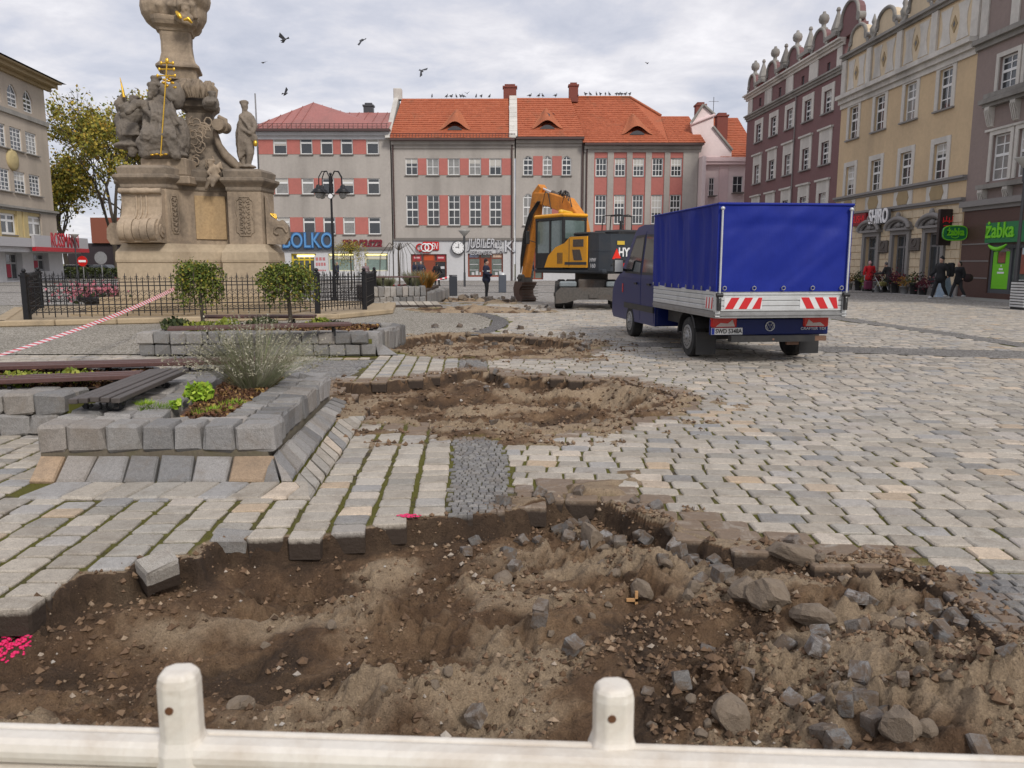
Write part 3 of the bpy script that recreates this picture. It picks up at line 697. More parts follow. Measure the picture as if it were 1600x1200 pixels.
def window(root, x, z, w, h, cols=2, rws=(.5,), fw=.07, mw=.05, glass=None, y=.14, sill=.14, arch=0, frame=M_WFR, sillm=None, sillo=.08, sur=None):
 o = link('window', window_mesh(w, h, cols, rws, fw, mw, arch, frame), root, (x, y, z))
 g = glass or (M_GLASSL if random.random() < .25 else M_GLASS)
 link('pane', pane_mesh(w, h, g, arch), o)
 if sill:
  k = ('s', round(w, 2), sill, sillo, y)
  if k not in _WC: _WC[k] = MB().box(-sillo, w + sillo, -y - sill, -.005, -.09, -.005).mesh('sill', sillm or M_SILL)
  link('sill', _WC[k], o)
 if sur:            # raised surround: (width, proud, material, head extra)
  sw, pr, sm_, hd = sur; b = MB(); yy0, yy1 = -y - pr, -y + .015
  b.box(-sw, 0, yy0, yy1, -.02, h); b.box(w, w + sw, yy0, yy1, -.02, h); b.box(-sw, w + sw, yy0, yy1, h, h + sw + hd)
  if hd: b.box(-sw - .12, w + sw + .12, yy0 - .14, yy1, h + sw + hd, h + sw + hd + .13)
  b.build('surround', sm_, o)
 if random.random() < .3 and not arch: k = random.choice((.3, .45, .62)); MB().box(fw, w - fw, .024, .029, h * (1 - k), h - fw).build('blind', M_BLIND, o)
 return o
def wall(root, W, H_, holes, m, depth=.24, D=9.0, name='wall', x0=0, z0=0, sides=True, y=0.0):
 """front wall with real openings (x0,x1,z0,z1[,arch]); side walls and back close the body"""
 xs = sorted({x0, W} | {v for h in holes for v in h[:2]}); zs = sorted({z0, H_} | {v for h in holes for v in (h[2], h[3] + (h[4] if len(h) > 4 else 0))})
 b = MB()
 for i in range(len(xs) - 1):
  run = None
  for j in range(len(zs) - 1):
   cx, cz = (xs[i] + xs[i + 1]) / 2, (zs[j] + zs[j + 1]) / 2
   if any(h[0] < cx < h[1] and h[2] < cz < h[3] + (h[4] if len(h) > 4 else 0) for h in holes):
    run = None; continue
   if run is None: run = zs[j]; b.add([(xs[i], y, run), (xs[i + 1], y, run), (xs[i + 1], y, zs[j + 1]), (xs[i], y, zs[j + 1])], [(0, 1, 2, 3)]); last = len(b.v)
   else: b.v[-1] = (xs[i], y, zs[j + 1]); b.v[-2] = (xs[i + 1], y, zs[j + 1])
 for h in holes:
  a0, a1, c0, c1 = h[:4]; ar = h[4] if len(h) > 4 else 0
  if not ar: ring = [(a0, c0), (a1, c0), (a1, c1), (a0, c1)]
  else:
   ring = [(a0, c0), (a1, c0)] + [(a1 - (a1 - a0) * i / 8, c1 + ar * math.sin(math.pi * i / 8)) for i in range(9)]
   top = ring[2:]; k = len(top)
   for i in range(k - 1):
    p, q = top[i], top[i + 1]
    b.add([(p[0], y, p[1]), (p[0], y, c1 + ar), (q[0], y, c1 + ar), (q[0], y, q[1])], [(0, 1, 2, 3)])
  n = len(ring); vs = [(p[0], y, p[1]) for p in ring] + [(p[0], y + depth, p[1]) for p in ring]
  b.add(vs, [(i, n + i, n + (i + 1) % n, (i + 1) % n) for i in range(n)])
  b.add([(p[0], y + depth, p[1]) for p in ring], [tuple(range(n))])
 if sides:
  b.add([(x0, y, z0), (x0, D, z0), (x0, D, H_), (x0, y, H_)], [(0, 1, 2, 3)][::1]); b.add([(W, y, z0), (W, D, z0), (W, D, H_), (W, y, H_)], [(3, 2, 1, 0)])
  b.add([(x0, D, z0), (W, D, z0), (W, D, H_), (x0, D, H_)], [(3, 2, 1, 0)])
 return b.build(name, m, root)
def bar(root, name, x0, x1, z0, z1, pr, m, y=0.0, prof=None):
 b = MB()
 if prof:
  for (a, c, p) in prof: b.box(x0, x1, y - p, y + .04, z0 + (z1 - z0) * a, z0 + (z1 - z0) * c)
 else: b.box(x0, x1, y - pr, y + .04, z0, z1)
 return b.build(name, m, root)
CORN = [(0, .25, .12), (.25, .55, .25), (.55, 1, .42)]
def tiled_roof(root, quad, m, course=.42, name='roof', th=.05, thick=.12):
 """quad of (x,y,z): eave left, eave right, ridge right, ridge left -> stepped courses of tiles"""
 q = [Vector(p) for p in quad]; Ls = ((q[3] - q[0]).length + (q[2] - q[1]).length) / 2; n = max(2, int(Ls / course))
 nrm = (q[1] - q[0]).cross(q[3] - q[0]).normalized(); b = MB(); nx = 24
 for i in range(n):
  a, c = i / n, (i + 1) / n
  for k in range(nx):
   u0, u1 = k / nx, (k + 1) / nx
   wob = lambda u, i=i: .035 * (random.random() - .5)
   def pt(u, t): return (q[0].lerp(q[3], t)).lerp(q[1].lerp(q[2], t), u)
   h0, h1 = th + wob(u0), th + wob(u1)
   p0, p1, p2, p3 = pt(u0, a) + nrm * h0, pt(u1, a) + nrm * h0, pt(u1, c), pt(u0, c)
   b.add([p0, p1, p2, p3, pt(u0, a), pt(u1, a)], [(0, 1, 2, 3), (4, 5, 1, 0)])
 b.add([p - nrm * .03 for p in q], [(0, 1, 2, 3)]) 
 return b.build(name, m, root)
def dormer(root, c, w, h, m):
 """eyebrow dormer: a swelling of the tiles with a dark slot"""
 b = MB(); n = 14; cx, cy, cz = c
 f = lambda t: h * (math.cos(math.pi * t) * .5 + .5) 
 for k in range(6):
  s0, s1 = k / 6, (k + 1) / 6
  for i in range(n):
   t0, t1 = -1 + 2 * i / n, -1 + 2 * (i + 1) / n
   P = lambda t, s: (cx + w / 2 * t * (1 - s * .75), cy + s * 3.0, cz + f(t) * (1 - s * .6) + s * 3.0 * c_sl)
   b.add([P(t0, s0), P(t1, s0), P(t1, s1), P(t0, s1)], [(0, 1, 2, 3)])
 o = b.build('dormer', m, root)
 b = MB(); P = [(cx + w / 2 * (-.45 + .9 * i / 8), cz + .05 + (f(-.45 + .9 * i / 8) - f(.45)) * .9) for i in range(9)]
 b.prism([(P[0][0], cz - .02)] + P + [(P[-1][0], cz - .02)], cy - .03, cy + .08); b.build('opening', M_DOOR, o)
def chimney(root, x, y, z0, w, d, h, m=M_CHIM, name='chimney', par=None):
 b = MB(); b.box(x, x + w, y, y + d, z0, z0 + h); b.box(x - .08, x + w + .08, y - .08, y + d + .08, z0 + h, z0 + h + .16); b.box(x + .12, x + w - .12, y + .12, y + d - .12, z0 + h + .16, z0 + h + .36)
 return b.build(name, m, root)
def pipe(root, x, z0, z1, r=.07, m=M_GUT, y=-.12): return MB().cyl((x, y, z0), (x, y, z1), r, n=8).build('downpipe', m, root)
# ---------------------------------------------------------------- back row, frontal, at Y = 76
YB = 76.0
def bx(p, y=300): return A(p, y, YB).x
def bz(py, p=800): return A(p, py, YB).z
def broot(name, px, py, label, cat='building'):
 x = bx(px, py); o = empty(name, (x, YB, 0), 0, label, cat); o['_x'] = x; del o['_x']; return o, x
# building 1: grey render, red sheet roof
r, X0 = broot('corner_building', 407, 300, 'grey office block with red sheet-metal roof and salmon bands between plain windows'); W = bx(611, 300) - X0
XB1 = X0
eave = bz(205)
cols_ = [(427, 448), (469, 488), (501, 520), (532.5, 551), (572.5, 591.7)]
cols1 = [(bx((a + 0), 228) - X0, bx(b, 228) - X0) for a, b in cols_]
rowz = [(bz(241), bz(216)), (bz(303.5), bz(278.5)), (bz(366), bz(339.5))]
shopz = bz(388)
SH = [(bx(455, 410) - X0, bx(494, 410) - X0, .15, bz(396)), (bx(513, 410) - X0, bx(553, 410) - X0, .9, bz(396)), (bx(570, 410) - X0, bx(611, 410) - X0 - .3, .9, bz(396))]
holes = [(a, b, z0, z1) for a, b in cols1 for z0, z1 in rowz]
wall(r, W, eave, holes, M_GREYW, z0=shopz, D=12); wall(r, W, shopz, SH, M_WHITEW, name='shop_wall', D=12, depth=.5)
bar(r, 'ledge', 0, W, shopz - .12, shopz + .12, .18, M_SILL)
for z0, z1 in rowz:
 e = [(.0, cols1[0][0])] + [(cols1[i][1], cols1[i + 1][0]) for i in range(4)]
 for a, b in e: MB().box(a + .02, b - .02, -.03, .0 - .002, z0, z1).build('painted_panel', M_RED, r)
 for a, b in cols1: window(r, a, z0, b - a, z1 - z0, 1, ((.72, .16),), .09, .05, y=.1, glass=random.choice((M_GLASS, M_GLASSL, M_GLASS)))
bar(r, 'cornice', -.5, W + .1, eave - .75, eave - .1, .3, M_WHITEW, prof=[(0, .5, .12), (.5, 1, .4)])
bar(r, 'gutter', -.8, W + .1, eave - .1, eave + .12, .85, M_GUT)
pk = A(487, 158, YB + 5); rz_ = A(560, 176, YB + 5).z
P = [(-.7, -.8, eave + .1), (W, -.8, eave + .1), (W, 5, rz_), (bx(524, 200) - X0, 5, rz_), (pk.x - X0, 5.6, pk.z), (-.7, 12.5, eave + .1)]
b = MB(); b.add(P, [(0, 1, 2, 3, 4), (0, 4, 5)]); b.add([(W, 5, rz_), (W, 12, eave), (-.7, 12.5, eave + .1), (pk.x - X0, 5.6, pk.z), (bx(524, 200) - X0, 5, rz_)], [(0, 1, 2, 3, 4)])
ro = b.build('roof', M_SHEET, r)
for i in range(1, 14):
 x = -.7 + (W + .7) * i / 14; t = min(1, max(.0, (x + .7) / (pk.x - X0 + .7))) if x < pk.x - X0 else 1
 top = Vector((pk.x - X0, 5.6, pk.z)); base = Vector((x, -.8, eave + .13))
 if x < pk.x - X0: e2 = Vector((-.7, -.8, eave + .1)).lerp(top, .15 + .85 * t); e2.x = min(e2.x, x + (top.x - x) * .3) if False else e2.x
 else:
  xr = bx(524, 200) - X0; tt = max(0, min(1, (x - top.x) / (xr - top.x + .01))); e2 = top.lerp(Vector((xr, 5, rz_)), tt) if x < xr else Vector((x, 5, rz_))
 MB().tube([base, e2 + Vector((0, 0, .04))], .035, 4).build('seam', M_SHEET, ro)
b = MB()
for k in range(2): b.tube([(-.7, -.7, eave + .35 + .2 * k), (W, -.7, eave + .35 + .2 * k)], .025, 5)
for i in range(30): x = -.6 + (W + .4) * i / 29; b.box(x, x + .04, -.72, -.68, eave + .1, eave + .6)
b.build('snow_guard', M_GUT, r)
chimney(r, bx(551, 170) - X0, 5.5, rz_ - .4, .95, .7, 1.1, M_DOOR)
for (a, b_, c, d), kind in zip(SH, ('door', 'win', 'win')):
 w_ = b_ - a; h_ = d - c
 if kind == 'door':
  MYEL = mat('yellow_door_frame', (.62, .47, .03), .4, .05, 3, 0)
  o = link('entrance_door', window_mesh(w_, h_, 4, ((.76, .16),), .16, .13, 0, MYEL), r, (a, .3, c)); link('pane', pane_mesh(w_, h_, M_GLASS), o)
  MB().box(.5, w_ - .2, -.04, .02, h_ * .86, h_ * .95).build('light_strip', emis('shop_light', (1, .86, .35), 1.6), o)
 else:
  o = link('shop_window', window_mesh(w_, h_, 1, ((.70, .1),), .1, .08, 0, mat('cream_frame', (.6, .57, .42), .5, .05, 3, 0)), r, (a, .3, c)); link('pane', pane_mesh(w_, h_, mat('teal_shop_glass', (.15, .22, .20), .1, .4, 1, 0, c2=(.28, .34, .30))), o)
  MB().box(.1, w_ - .1, -.05, .02, h_ * .90, h_ * .955).build('light_strip', emis('shop_light', (1, .86, .35), 1.6), o)
  MB().box(.15, w_ - .15, -.02, .02, h_ * .73, h_ * .88).build('poster', mat('pale_poster', (.6, .58, .52), .6, .08, 2, 0), o)
  if a > 12: MB().box(w_ * .55, w_ - .15, -.05, -.022, h_ * .73, h_ * .95).build('poster', mat('crimson_poster', (.36, .02, .05), .6, .08, 2, 0), o)
def sign(name, lab, loc, rz=0): return empty(name, loc, rz, lab, 'sign')
MBLUE = mat('blue_neon_tube', (.045, .17, .42), .4, .2, 4, 0); MMAR = mat('maroon_letters', (.17, .012, .022), .4, .15, 4, 0)
sg = sign('sign_letters', 'big blue outlined capital letters on a dark board across the grey office block', (bx(482, 377), YB - .22, bz(377)))
wb = bx(522, 377) - bx(441, 377); MB().box(-wb / 2, wb / 2, -.02, .12, -.85, .85).build('backing_board', mat('dark_board', (.06, .07, .09), .6, .1, 3, 0), sg)
text('lettering', 'BOLKO', 2.0, MBLUE, sg, (0, -.1, 0), width=wb * .97, ext=.05, bold=.05)
text('lettering', 'BOLKO', 1.95, mat('pale_blue_letter_face', (.12, .32, .60), .4, .1, 3, 0), sg, (0, -.17, 0), width=wb * .93, ext=.01, bold=-.02)
sg = sign('sign_letters', 'maroon slanted lower-case lettering on the grey office block', (bx(565, 379), YB - .12, bz(379)))
text('lettering', 'zaprasza', 1.55, MMAR, sg, (0, 0, 0), width=bx(598, 377) - bx(533, 377), ext=.05, shear=.35, bold=.04)
for i in range(6):   # printed notice beside the door
 if i == 0: nb = sign('notice', 'white notice with red print beside the yellow shop door', (bx(502, 414), YB - .04, bz(414))); MB().box(-.65, .65, -.02, .03, -.9, .9).build('board', M_WHITEW, nb)
for row in range(3):
 for q in range(3 + row): MB().box(-.5 + q * 1.0 / (3 + row), -.5 + (q + .72) * 1.0 / (3 + row), -.035, -.02, .42 - row * .5, .42 - row * .5 + (.3 if row < 2 else .14)).build('print_mark', mat('red_print', (.45, .03, .04), .5, .6, 14, 0, c2=(.6, .4, .4)), nb)
# building A: tall tiled roof, five bays, shops
def back_tiled(name, px0, px1, label, eave_py, cols_px, rows_px, salmon, style, ridge_px=153, sub=None):
 r, X0 = broot(name, px0, 300, label); W = bx(px1, 300) - X0; ev = bz(eave_py)
 cols = [(bx(a, 280) - X0, bx(b, 280) - X0) for a, b in cols_px]
 return r, X0, W, ev, cols
colA = [(634, 653), (667, 686), (700, 718.5), (733, 751.6), (764.7, 783.5)]
r, X0, W, ev, cols = back_tiled('terraced_building', 613, 804, 'long grey building with orange tiled roof, jeweller and red shopfront', 219, colA, None, None, None)
shz = bz(373.5); rw = [(bz(273.5), bz(247.5)), (bz(352), bz(305))]
SHA = [(bx(642, 410) - X0, bx(698, 410) - X0, .1, bz(397)), (bx(731, 410) - X0, bx(786, 410) - X0, .35, bz(396))]
wall(r, W, ev, [(a, b, z0, z1) for a, b in cols for z0, z1 in rw], M_GREYW, z0=shz, D=12); wall(r, W, shz, SHA, M_WHITEW, name='shop_wall', D=12, depth=.4)
bar(r, 'ledge', 0, W, shz - .14, shz + .1, .16, M_SILL)
for ri, (z0, z1) in enumerate(rw):
 segs = [(cols[i][1], cols[i + 1][0]) for i in range(4)] + [(cols[4][1], W - .2)]
 for a, b in segs: MB().box(a + .02, b - .02, -.03, -.002, z0, z1).build('painted_panel', M_RED, r)
 for a, b in cols: window(r, a, z0, b - a, z1 - z0, 2, (.5,) if ri == 0 else (.27, (.52, .14), .78), .08, .06, y=.1)
def roofz(py, y): return A(800, py, YB + y).z
rdg = roofz(154, 6)
bar(r, 'cornice', 0, W, ev - .75, ev - .12, .3, M_GREYW, prof=[(0, .5, .12), (.5, 1, .35)]); bar(r, 'gutter', 0, W, ev - .12, ev + .1, .8, M_GUT)
tiled_roof(r, [(-.1, -.8, ev + .08), (W - .3, -.8, ev + .08), (W - .6, 6, rdg), (.3, 6, rdg)], M_TILE)
tiled_roof(r, [(W - .3, 13, ev), (-.1, 13, ev), (.3, 6, rdg), (W - .6, 6, rdg)], M_TILE, name='rear_roof')
MB().prism([(-.8, ev + .1), (6, rdg + .25), (13, ev)], W - .45, W + .15, 'x').build('parapet_gable', M_TRIM, r)
b = MB(); 
for i in range(9): t = i / 9; y = -.8 + 6.8 * t; z = ev + (rdg - ev) * t; b.prism([(y, z + .12), (y + .72, z + .12 + .1 * (rdg - ev)), (y + .72, z + .34 + .1 * (rdg - ev)), (y, z + .34)], W - .5, W + .25, 'x')
b.build('coping', M_TRIM, r)
b = MB(); b.prism([(-.9, ev + .1), (6, rdg + .35), (6, rdg + .1), (13, ev)], -.45, .0, 'x'); b.box(-.5, .3, 5.5, 6.3, rdg - .2, rdg + .9, .05); b.build('coping', M_TRIM, r)
c_sl = (rdg - ev) / 6.8
_d = A(711, 207, YB + .6); dormer(r, (_d.x - X0, .35, ev + c_sl * 1.15 + .15), 3.0, .78, M_TILE2)
chimney(r, W - 1.1, 6.2, rdg - .5, 1.3, .9, 1.6)
pipe(r, .15, shz, ev - .1); pipe(r, W - .25, .0, ev)
b = MB(); b.tube([(0, -.75, ev + .45), (W, -.75, ev + .45)], .03, 5); 
for i in range(40): x = W * i / 39; b.box(x, x + .04, -.77, -.73, ev + .08, ev + .5)
b.build('snow_guard', M_GUT, r)
# shopfronts of building A
MRED = mat('signal_red', (.50, .012, .012), .45, .08, 3, 0); MGOLD = mat('gold_print', (.6, .33, .03), .5, .05, 3, 0)
(a, b_, c, d) = SHA[0]; w_, h_ = b_ - a, d - c
o = link('shopfront', window_mesh(w_, h_, 3, ((.72, .12),), .14, .16, 0, M_WOODR), r, (a, .2, c)); link('pane', pane_mesh(w_, h_, M_GLASS), o)
MB().box(w_ / 3 + .1, w_ * 2 / 3 - .1, -.07, .0, .05, h_ * .70).build('door', M_WOODR, o)
for k in (0, 2): MB().box(w_ * k / 3 + .18, w_ * (k + 1) / 3 - .16, -.03, .02, h_ * .75, h_ * .97).build('fascia_panel', mat('dark_red_panel', (.36, .02, .03), .5, .1, 3, 0), o)
MB().box(w_ / 3 + .12, w_ * 2 / 3 - .12, -.03, .02, h_ * .75, h_ * .97).build('fascia_panel', mat('orange_red_panel', (.5, .075, .015), .5, .1, 3, 0), o)
for k in (0, 2): MB().box(w_ * (k + .25) / 3, w_ * (k + .75) / 3, -.04, -.03, h_ * .83, h_ * .89).build('panel_print', mat('pale_print', (.65, .40, .40), .5, .3, 9, 0), o)
for k in range(4): MB().box(.5 + (0 if k < 2 else w_ * .68) + .6 * (k % 2), .85 + (0 if k < 2 else w_ * .68) + .6 * (k % 2), -.03, .025, h_ * .42, h_ * .52).build('paper', M_WHITEW, o)
(a, b_, c, d) = SHA[1]; w_, h_ = b_ - a, d - c
o = link('shopfront', window_mesh(w_, h_, 3, ((.80, .10),), .14, .14, 0, M_WOODR), r, (a, .2, c)); link('pane', pane_mesh(w_, h_, M_GLASSG), o)
MB().box(w_ / 3 + .12, w_ / 3 + .42, -.06, .0, .05, h_ * .77).build('door_rail', M_WOODR, o); MB().box(w_ * 2 / 3 - .42, w_ * 2 / 3 - .12, -.06, .0, .05, h_ * .77).build('door_rail', M_WOODR, o)
for k in (0, 2):
 MB().box(w_ * k / 3 + .16, w_ * (k + 1) / 3 - .14, -.03, .02, h_ * .83, h_ * .975).build('banner', mat('blue_white_banner', (.12, .18, .42), .5, .7, 1.4, 0, c2=(.55, .58, .66)) if k == 0 else mat('orange_banner', (.5, .26, .12), .5, .7, 1.4, 0, c2=(.66, .55, .5)), o)
 for q in (.28, .52): MB().box(w_ * k / 3 + .16, w_ * (k + 1) / 3 - .14, -.03, .12, h_ * q, h_ * q + .06).build('shelf', M_WHITEW, o)
 for q in range(4): MB().box(w_ * k / 3 + .35 + .38 * q, w_ * k / 3 + .6 + .38 * q, -.02, .025, h_ * .08, h_ * .2 + .1 * (q % 2)).build('display_card', M_WHITEW, o)
sg = sign('sign_letters', 'red and white linked-letter sign over the red shopfront', (bx(669.5, 387), YB - .1, bz(387)))
wd = bx(686, 387) - bx(653, 387)
b = MB(); b.box(-wd * .27, wd / 2, -.05, .08, -.27, .55, .06); b.box(-wd * .27, wd * .05, -.05, .08, -.5, -.27); b.build('board', MRED, sg)
for k, (cx, rr0) in enumerate(((-.40, .32), (-.16, .36), (.02, .36))):
 b = MB(); pts = [(wd * cx + rr0 * math.cos(t), -.09, rr0 * math.sin(t)) for t in np.linspace(.3, 2 * math.pi - (.3 if k == 0 else -.3), 16)]; b.tube(pts, .075, 6); b.build('letter', MRED if k == 0 else mat('sign_white', (.8, .8, .8), .5, .03, 3, 0), sg)
text('lettering', 'EN', .85, MC['sign_white'], sg, (wd * .29, -.08, .12), ext=.02, width=wd * .28, shear=.2)
cl = sign('wall_clock', 'round white wall clock left of the jeweller lettering', (bx(716.3, 387), YB - .16, bz(387))); cl['category'] = 'clock'
b = MB(); b.lathe([(.62, 0), (.66, .05), (.66, .16), (.6, .18)], n=24); o = b.build('case', M_DOOR, cl); o.rotation_euler = (math.pi / 2, 0, 0)
o = MB().lathe([(.56, .0), (.56, .02)], n=24).build('dial', MC['sign_white'], cl, (0, -.18, 0)); o.rotation_euler = (math.pi / 2, 0, 0)
MB().cbox((.06, -.23, .17), (.05, .02, .42)).build('hand', M_DOOR, cl); MB().cbox((-.1, -.23, .04), (.3, .02, .05)).build('hand', M_DOOR, cl)
for k in range(12): t = k * math.pi / 6; MB().cbox((.47 * math.sin(t), -.215, .47 * math.cos(t)), (.05, .02, .05)).build('hour_mark', M_DOOR, cl)
MSIL = mat('silver_letters', (.62, .62, .64), .3, .06, 3, 0, metal=.2); MSHD = mat('letter_shadow', (.10, .10, .11), .6, .1, 3, 0)  # dark lettering copies set behind stand in for the letters' cast shadow
sg = sign('sign_letters', 'silver capital lettering above the jeweller window with a smaller line beneath', (bx(752, 386), YB - .08, bz(386)))
text('lettering', 'JUBILER', 1.25, MSHD, sg, (.07, .02, .25), width=bx(773, 385) - bx(730, 385), ext=.05, shear=.2, bold=.03); text('lettering', 'JUBILER', 1.25, MSIL, sg, (0, -.08, .3), width=bx(773, 385) - bx(730, 385), ext=.03, shear=.2)
text('lettering', 'ZEGARMISTRZ', .55, MSHD, sg, (.03, .02, -.60), width=bx(768, 385) - bx(734, 385), ext=.04, bold=.01); text('lettering', 'ZEGARMISTRZ', .55, MSIL, sg, (0, -.04, -.56), width=bx(768, 385) - bx(734, 385), ext=.02)
sg = sign('sign_letters', 'silver tik tak letters sharing one big K beside the jeweller lettering', (bx(789, 386), YB - .08, bz(386)))
text('lettering', 'TI\nTA', .68, MSHD, sg, (-.52, .01, .0), ext=.05, width=.75); text('lettering', 'TI\nTA', .68, MSIL, sg, (-.56, -.06, .04), ext=.02, width=.72)
text('lettering', 'K', 1.6, MSHD, sg, (.44, .01, -.02), ext=.05, bold=.03); text('lettering', 'K', 1.6, MSIL, sg, (.4, -.06, .02), ext=.02)
# building B: three arched bays
r, X0, W, ev, cols = back_tiled('terraced_building', 806, 911, 'narrow grey building with three arched window bays behind the excavator', 217, [(817.5, 832.6), (848, 862.4), (877.8, 892.4)], None, None, None)
rw = [(bz(274), bz(249)), (bz(352), bz(308))]; shz = bz(373.5)
DB = [(bx(822, 410) - X0, bx(849, 410) - X0, .1, bz(400), .8)]
wall(r, W, ev, [(a, b, z0, z1, .32) for a, b in cols for z0, z1 in rw], M_GREYW, z0=shz, D=12); wall(r, W, shz, DB, M_WHITEW, name='shop_wall', D=12, depth=.5)
bar(r, 'ledge', 0, W, shz - .14, shz + .1, .16, M_SILL)
for ri, (z0, z1) in enumerate(rw):
 for a, b in [(cols[i][1], cols[i + 1][0]) for i in range(2)]: MB().box(a + .02, b - .02, -.03, -.002, z0, z1 + .3).build('painted_panel', M_RED, r)
 for a, b in cols: window(r, a, z0, b - a, z1 - z0, 2, (.33, (.64, .12)), .08, .06, y=.1, arch=.32)
bar(r, 'cornice', 0, W, ev - .7, ev - .12, .3, M_GREYW, prof=[(0, .5, .12), (.5, 1, .35)]); bar(r, 'gutter', 0, W, ev - .12, ev + .1, .8, M_GUT)
rdgB = roofz(153, 6); c_sl = (rdgB - ev) / 6.8
tiled_roof(r, [(.2, -.8, ev + .08), (W, -.8, ev + .08), (W - .9, 6, rdgB), (-.1, 6, rdgB)], M_TILE); tiled_roof(r, [(W, 13, ev), (.2, 13, ev), (-.1, 6, rdgB), (W - .9, 6, rdgB)], M_TILE, name='rear_roof')
_d = A(855, 207, YB + .6); dormer(r, (_d.x - X0, .35, ev + c_sl * 1.15 + .15), 3.0, .78, M_TILE2)
chimney(r, A(889, 150, YB + 6).x - X0, 5.8, rdgB - .4, .9, .8, 1.5); pipe(r, W - .1, 0, ev)
a, b_, c, d, ar = DB[0]; o = link('entrance_door', window_mesh(b_ - a, d - c, 2, ((.8, .12),), .13, .14, ar, M_WOODR), r, (a, .35, c)); link('pane', pane_mesh(b_ - a, d - c, M_GLASSG, ar), o)
sg = sign('sign_letters', 'small black capital lettering over the arched shop door behind the excavator arm', (bx(838.5, 382), YB - .06, bz(382))); text('lettering', 'BOLKO', .95, M_DOOR, sg, (0, 0, 0), width=bx(849, 382) - bx(826, 382), ext=.03, bold=.03)
# building C: five bays between flat piers
colC = [(930.3, 948), (960, 977), (988.6, 1006), (1018.4, 1035.4), (1047.5, 1064.6)]
r, X0, W, ev, cols = back_tiled('terraced_building', 912, 1090, 'grey building with tall salmon window strips between flat piers', 226, colC, None, None, None)
rw = [(bz(275.5), bz(247)), (bz(350), bz(304.5))]; strip = [(bx(a, 260) - X0, bx(b, 260) - X0) for a, b in [(928.5, 949), (959, 979), (988, 1008.5), (1018, 1038), (1047, 1067)]]
zt = bz(232.5)
wall(r, W, ev, [(a, b, z0, z1) for a, b in cols for z0, z1 in rw], M_GREYW, z0=0, D=12)
for (a, b), (wa, wb_) in zip(strip, cols):
 for z0, z1 in ((rw[0][1], zt), (rw[1][1], rw[0][0]), (bz(380), rw[1][0])): MB().box(a, b, -.02, -.002, z0 + .01, z1 - .01).build('painted_panel', M_RED, r)
 for z0, z1 in rw:
  MB().box(a, wa - .005, -.02, -.002, z0, z1).build('painted_panel', M_RED, r); MB().box(wb_ + .005, b, -.02, -.002, z0, z1).build('painted_panel', M_RED, r)
edges = [0.3] + [v for s_ in strip for v in s_] + [W - .1]
for i in range(0, len(edges), 2):
 if 0 < i < len(edges) - 2 or True:
  MB().box(edges[i] + .01, edges[i + 1] - .01, -.10, -.002, bz(380), zt).build('pier', M_GREYW, r)
for ri, (z0, z1) in enumerate(rw):
 for a, b in cols: window(r, a, z0, b - a, z1 - z0, 3, (.33, .66) if ri == 0 else (.3, (.56, .12), .8), .09, .055, y=.1, sill=.04, sillo=.0, frame=M_WFR, glass=M_GLASS)
bar(r, 'cornice', 0, W + .2, ev - .7, ev - .12, .3, M_GREYW, prof=[(0, .5, .12), (.5, 1, .35)]); bar(r, 'gutter', 0, W + .3, ev - .12, ev + .1, .8, M_GUT); pipe(r, .25, 0, ev)
rC = roofz(153, 7); c_sl = (rC - ev) / 7.8; xk = A(985, 153, YB + 7).x - X0; rL = roofz(184, 7); xm = A(1030, 184, YB + 4.5).x - X0; xe = A(1073, 184, YB + 4.5).x - X0
tL = (roofz(184, 4.5) - ev) / (rC - ev); yL = -.8 + 7.8 * tL; zL = ev + (rC - ev) * tL
tiled_roof(r, [(-.2, -.8, ev + .06), (xm, -.8, ev + .06), (xk, 7, rC), (-.8, 7, rC)], M_TILE)
tiled_roof(r, [(xm, -.8, ev + .06), (W + .4, -.8, ev + .06), (xe, yL, zL), (xm + .0, yL, zL)], M_TILE)
b = MB(); b.add([(xm, -.8, ev + .05), (xm, yL, zL), (xk, 7, rC)], [(0, 1, 2)]); b.add([(xm, yL, zL), (xe, yL, zL), (W + .4, 13, ev), (xk, 7, rC)], [(0, 1, 2, 3)]); b.add([(xe, yL, zL), (W + .4, -.8, ev + .06), (W + .4, 13, ev)], [(0, 1, 2)]); b.add([(W + .4, 13, ev), (-.8, 13, ev), (-.8, 7, rC), (xk, 7, rC)], [(0, 1, 2, 3)]); b.build('hip_roof', M_TILE, r)
_d = A(995, 210, YB + .6); dormer(r, (_d.x - X0, .35, ev + c_sl * 1.15 + .15), 3.0, .78, M_TILE2)
b = MB(); b.tube([(-.8, 7, rC + .06), (xk, 7, rC + .06)], .14, 6); b.tube([(xk, 7, rC + .06), (xm, yL, zL + .08)], .14, 6); b.build('ridge_tiles', M_TILE2, r)
# pink house in the corner
r, X0 = broot('gabled_house', 1090, 300, 'pale pink house with a pointed gable, brick chimney and orange roof'); W = bx(1172, 300) - X0; ev = bz(247)
wn = [(bx(1111.6, 290) - X0, bx(1120, 290) - X0, bz(305), bz(276)), (bx(1149, 290) - X0, bx(1165, 290) - X0, bz(300), bz(273))]
yo = 1.0
wall(r, W, ev, wn, M_PINK, D=12, y=yo)
for a, b, z0, z1 in wn: window(r, a, z0, b - a, z1 - z0, 2, (.5,) if b - a > .7 else (.33, .66), .07, .05, y=yo + .1, sill=.12)
MB().box(0, .35, -1.5, yo + 0.2, 0, ev).build('side_wall', M_PINK, r)
gx = lambda p, q: (A(p, q, YB + yo).x - X0, A(p, q, YB + yo).z)
MB().prism([gx(1078, 193), gx(1097, 166), gx(1113, 182), gx(1113, 200), gx(1141, 236), gx(1141, 250), gx(1089, 262)], yo - .45, yo - .02).build('gable_wall', M_PINK, r)
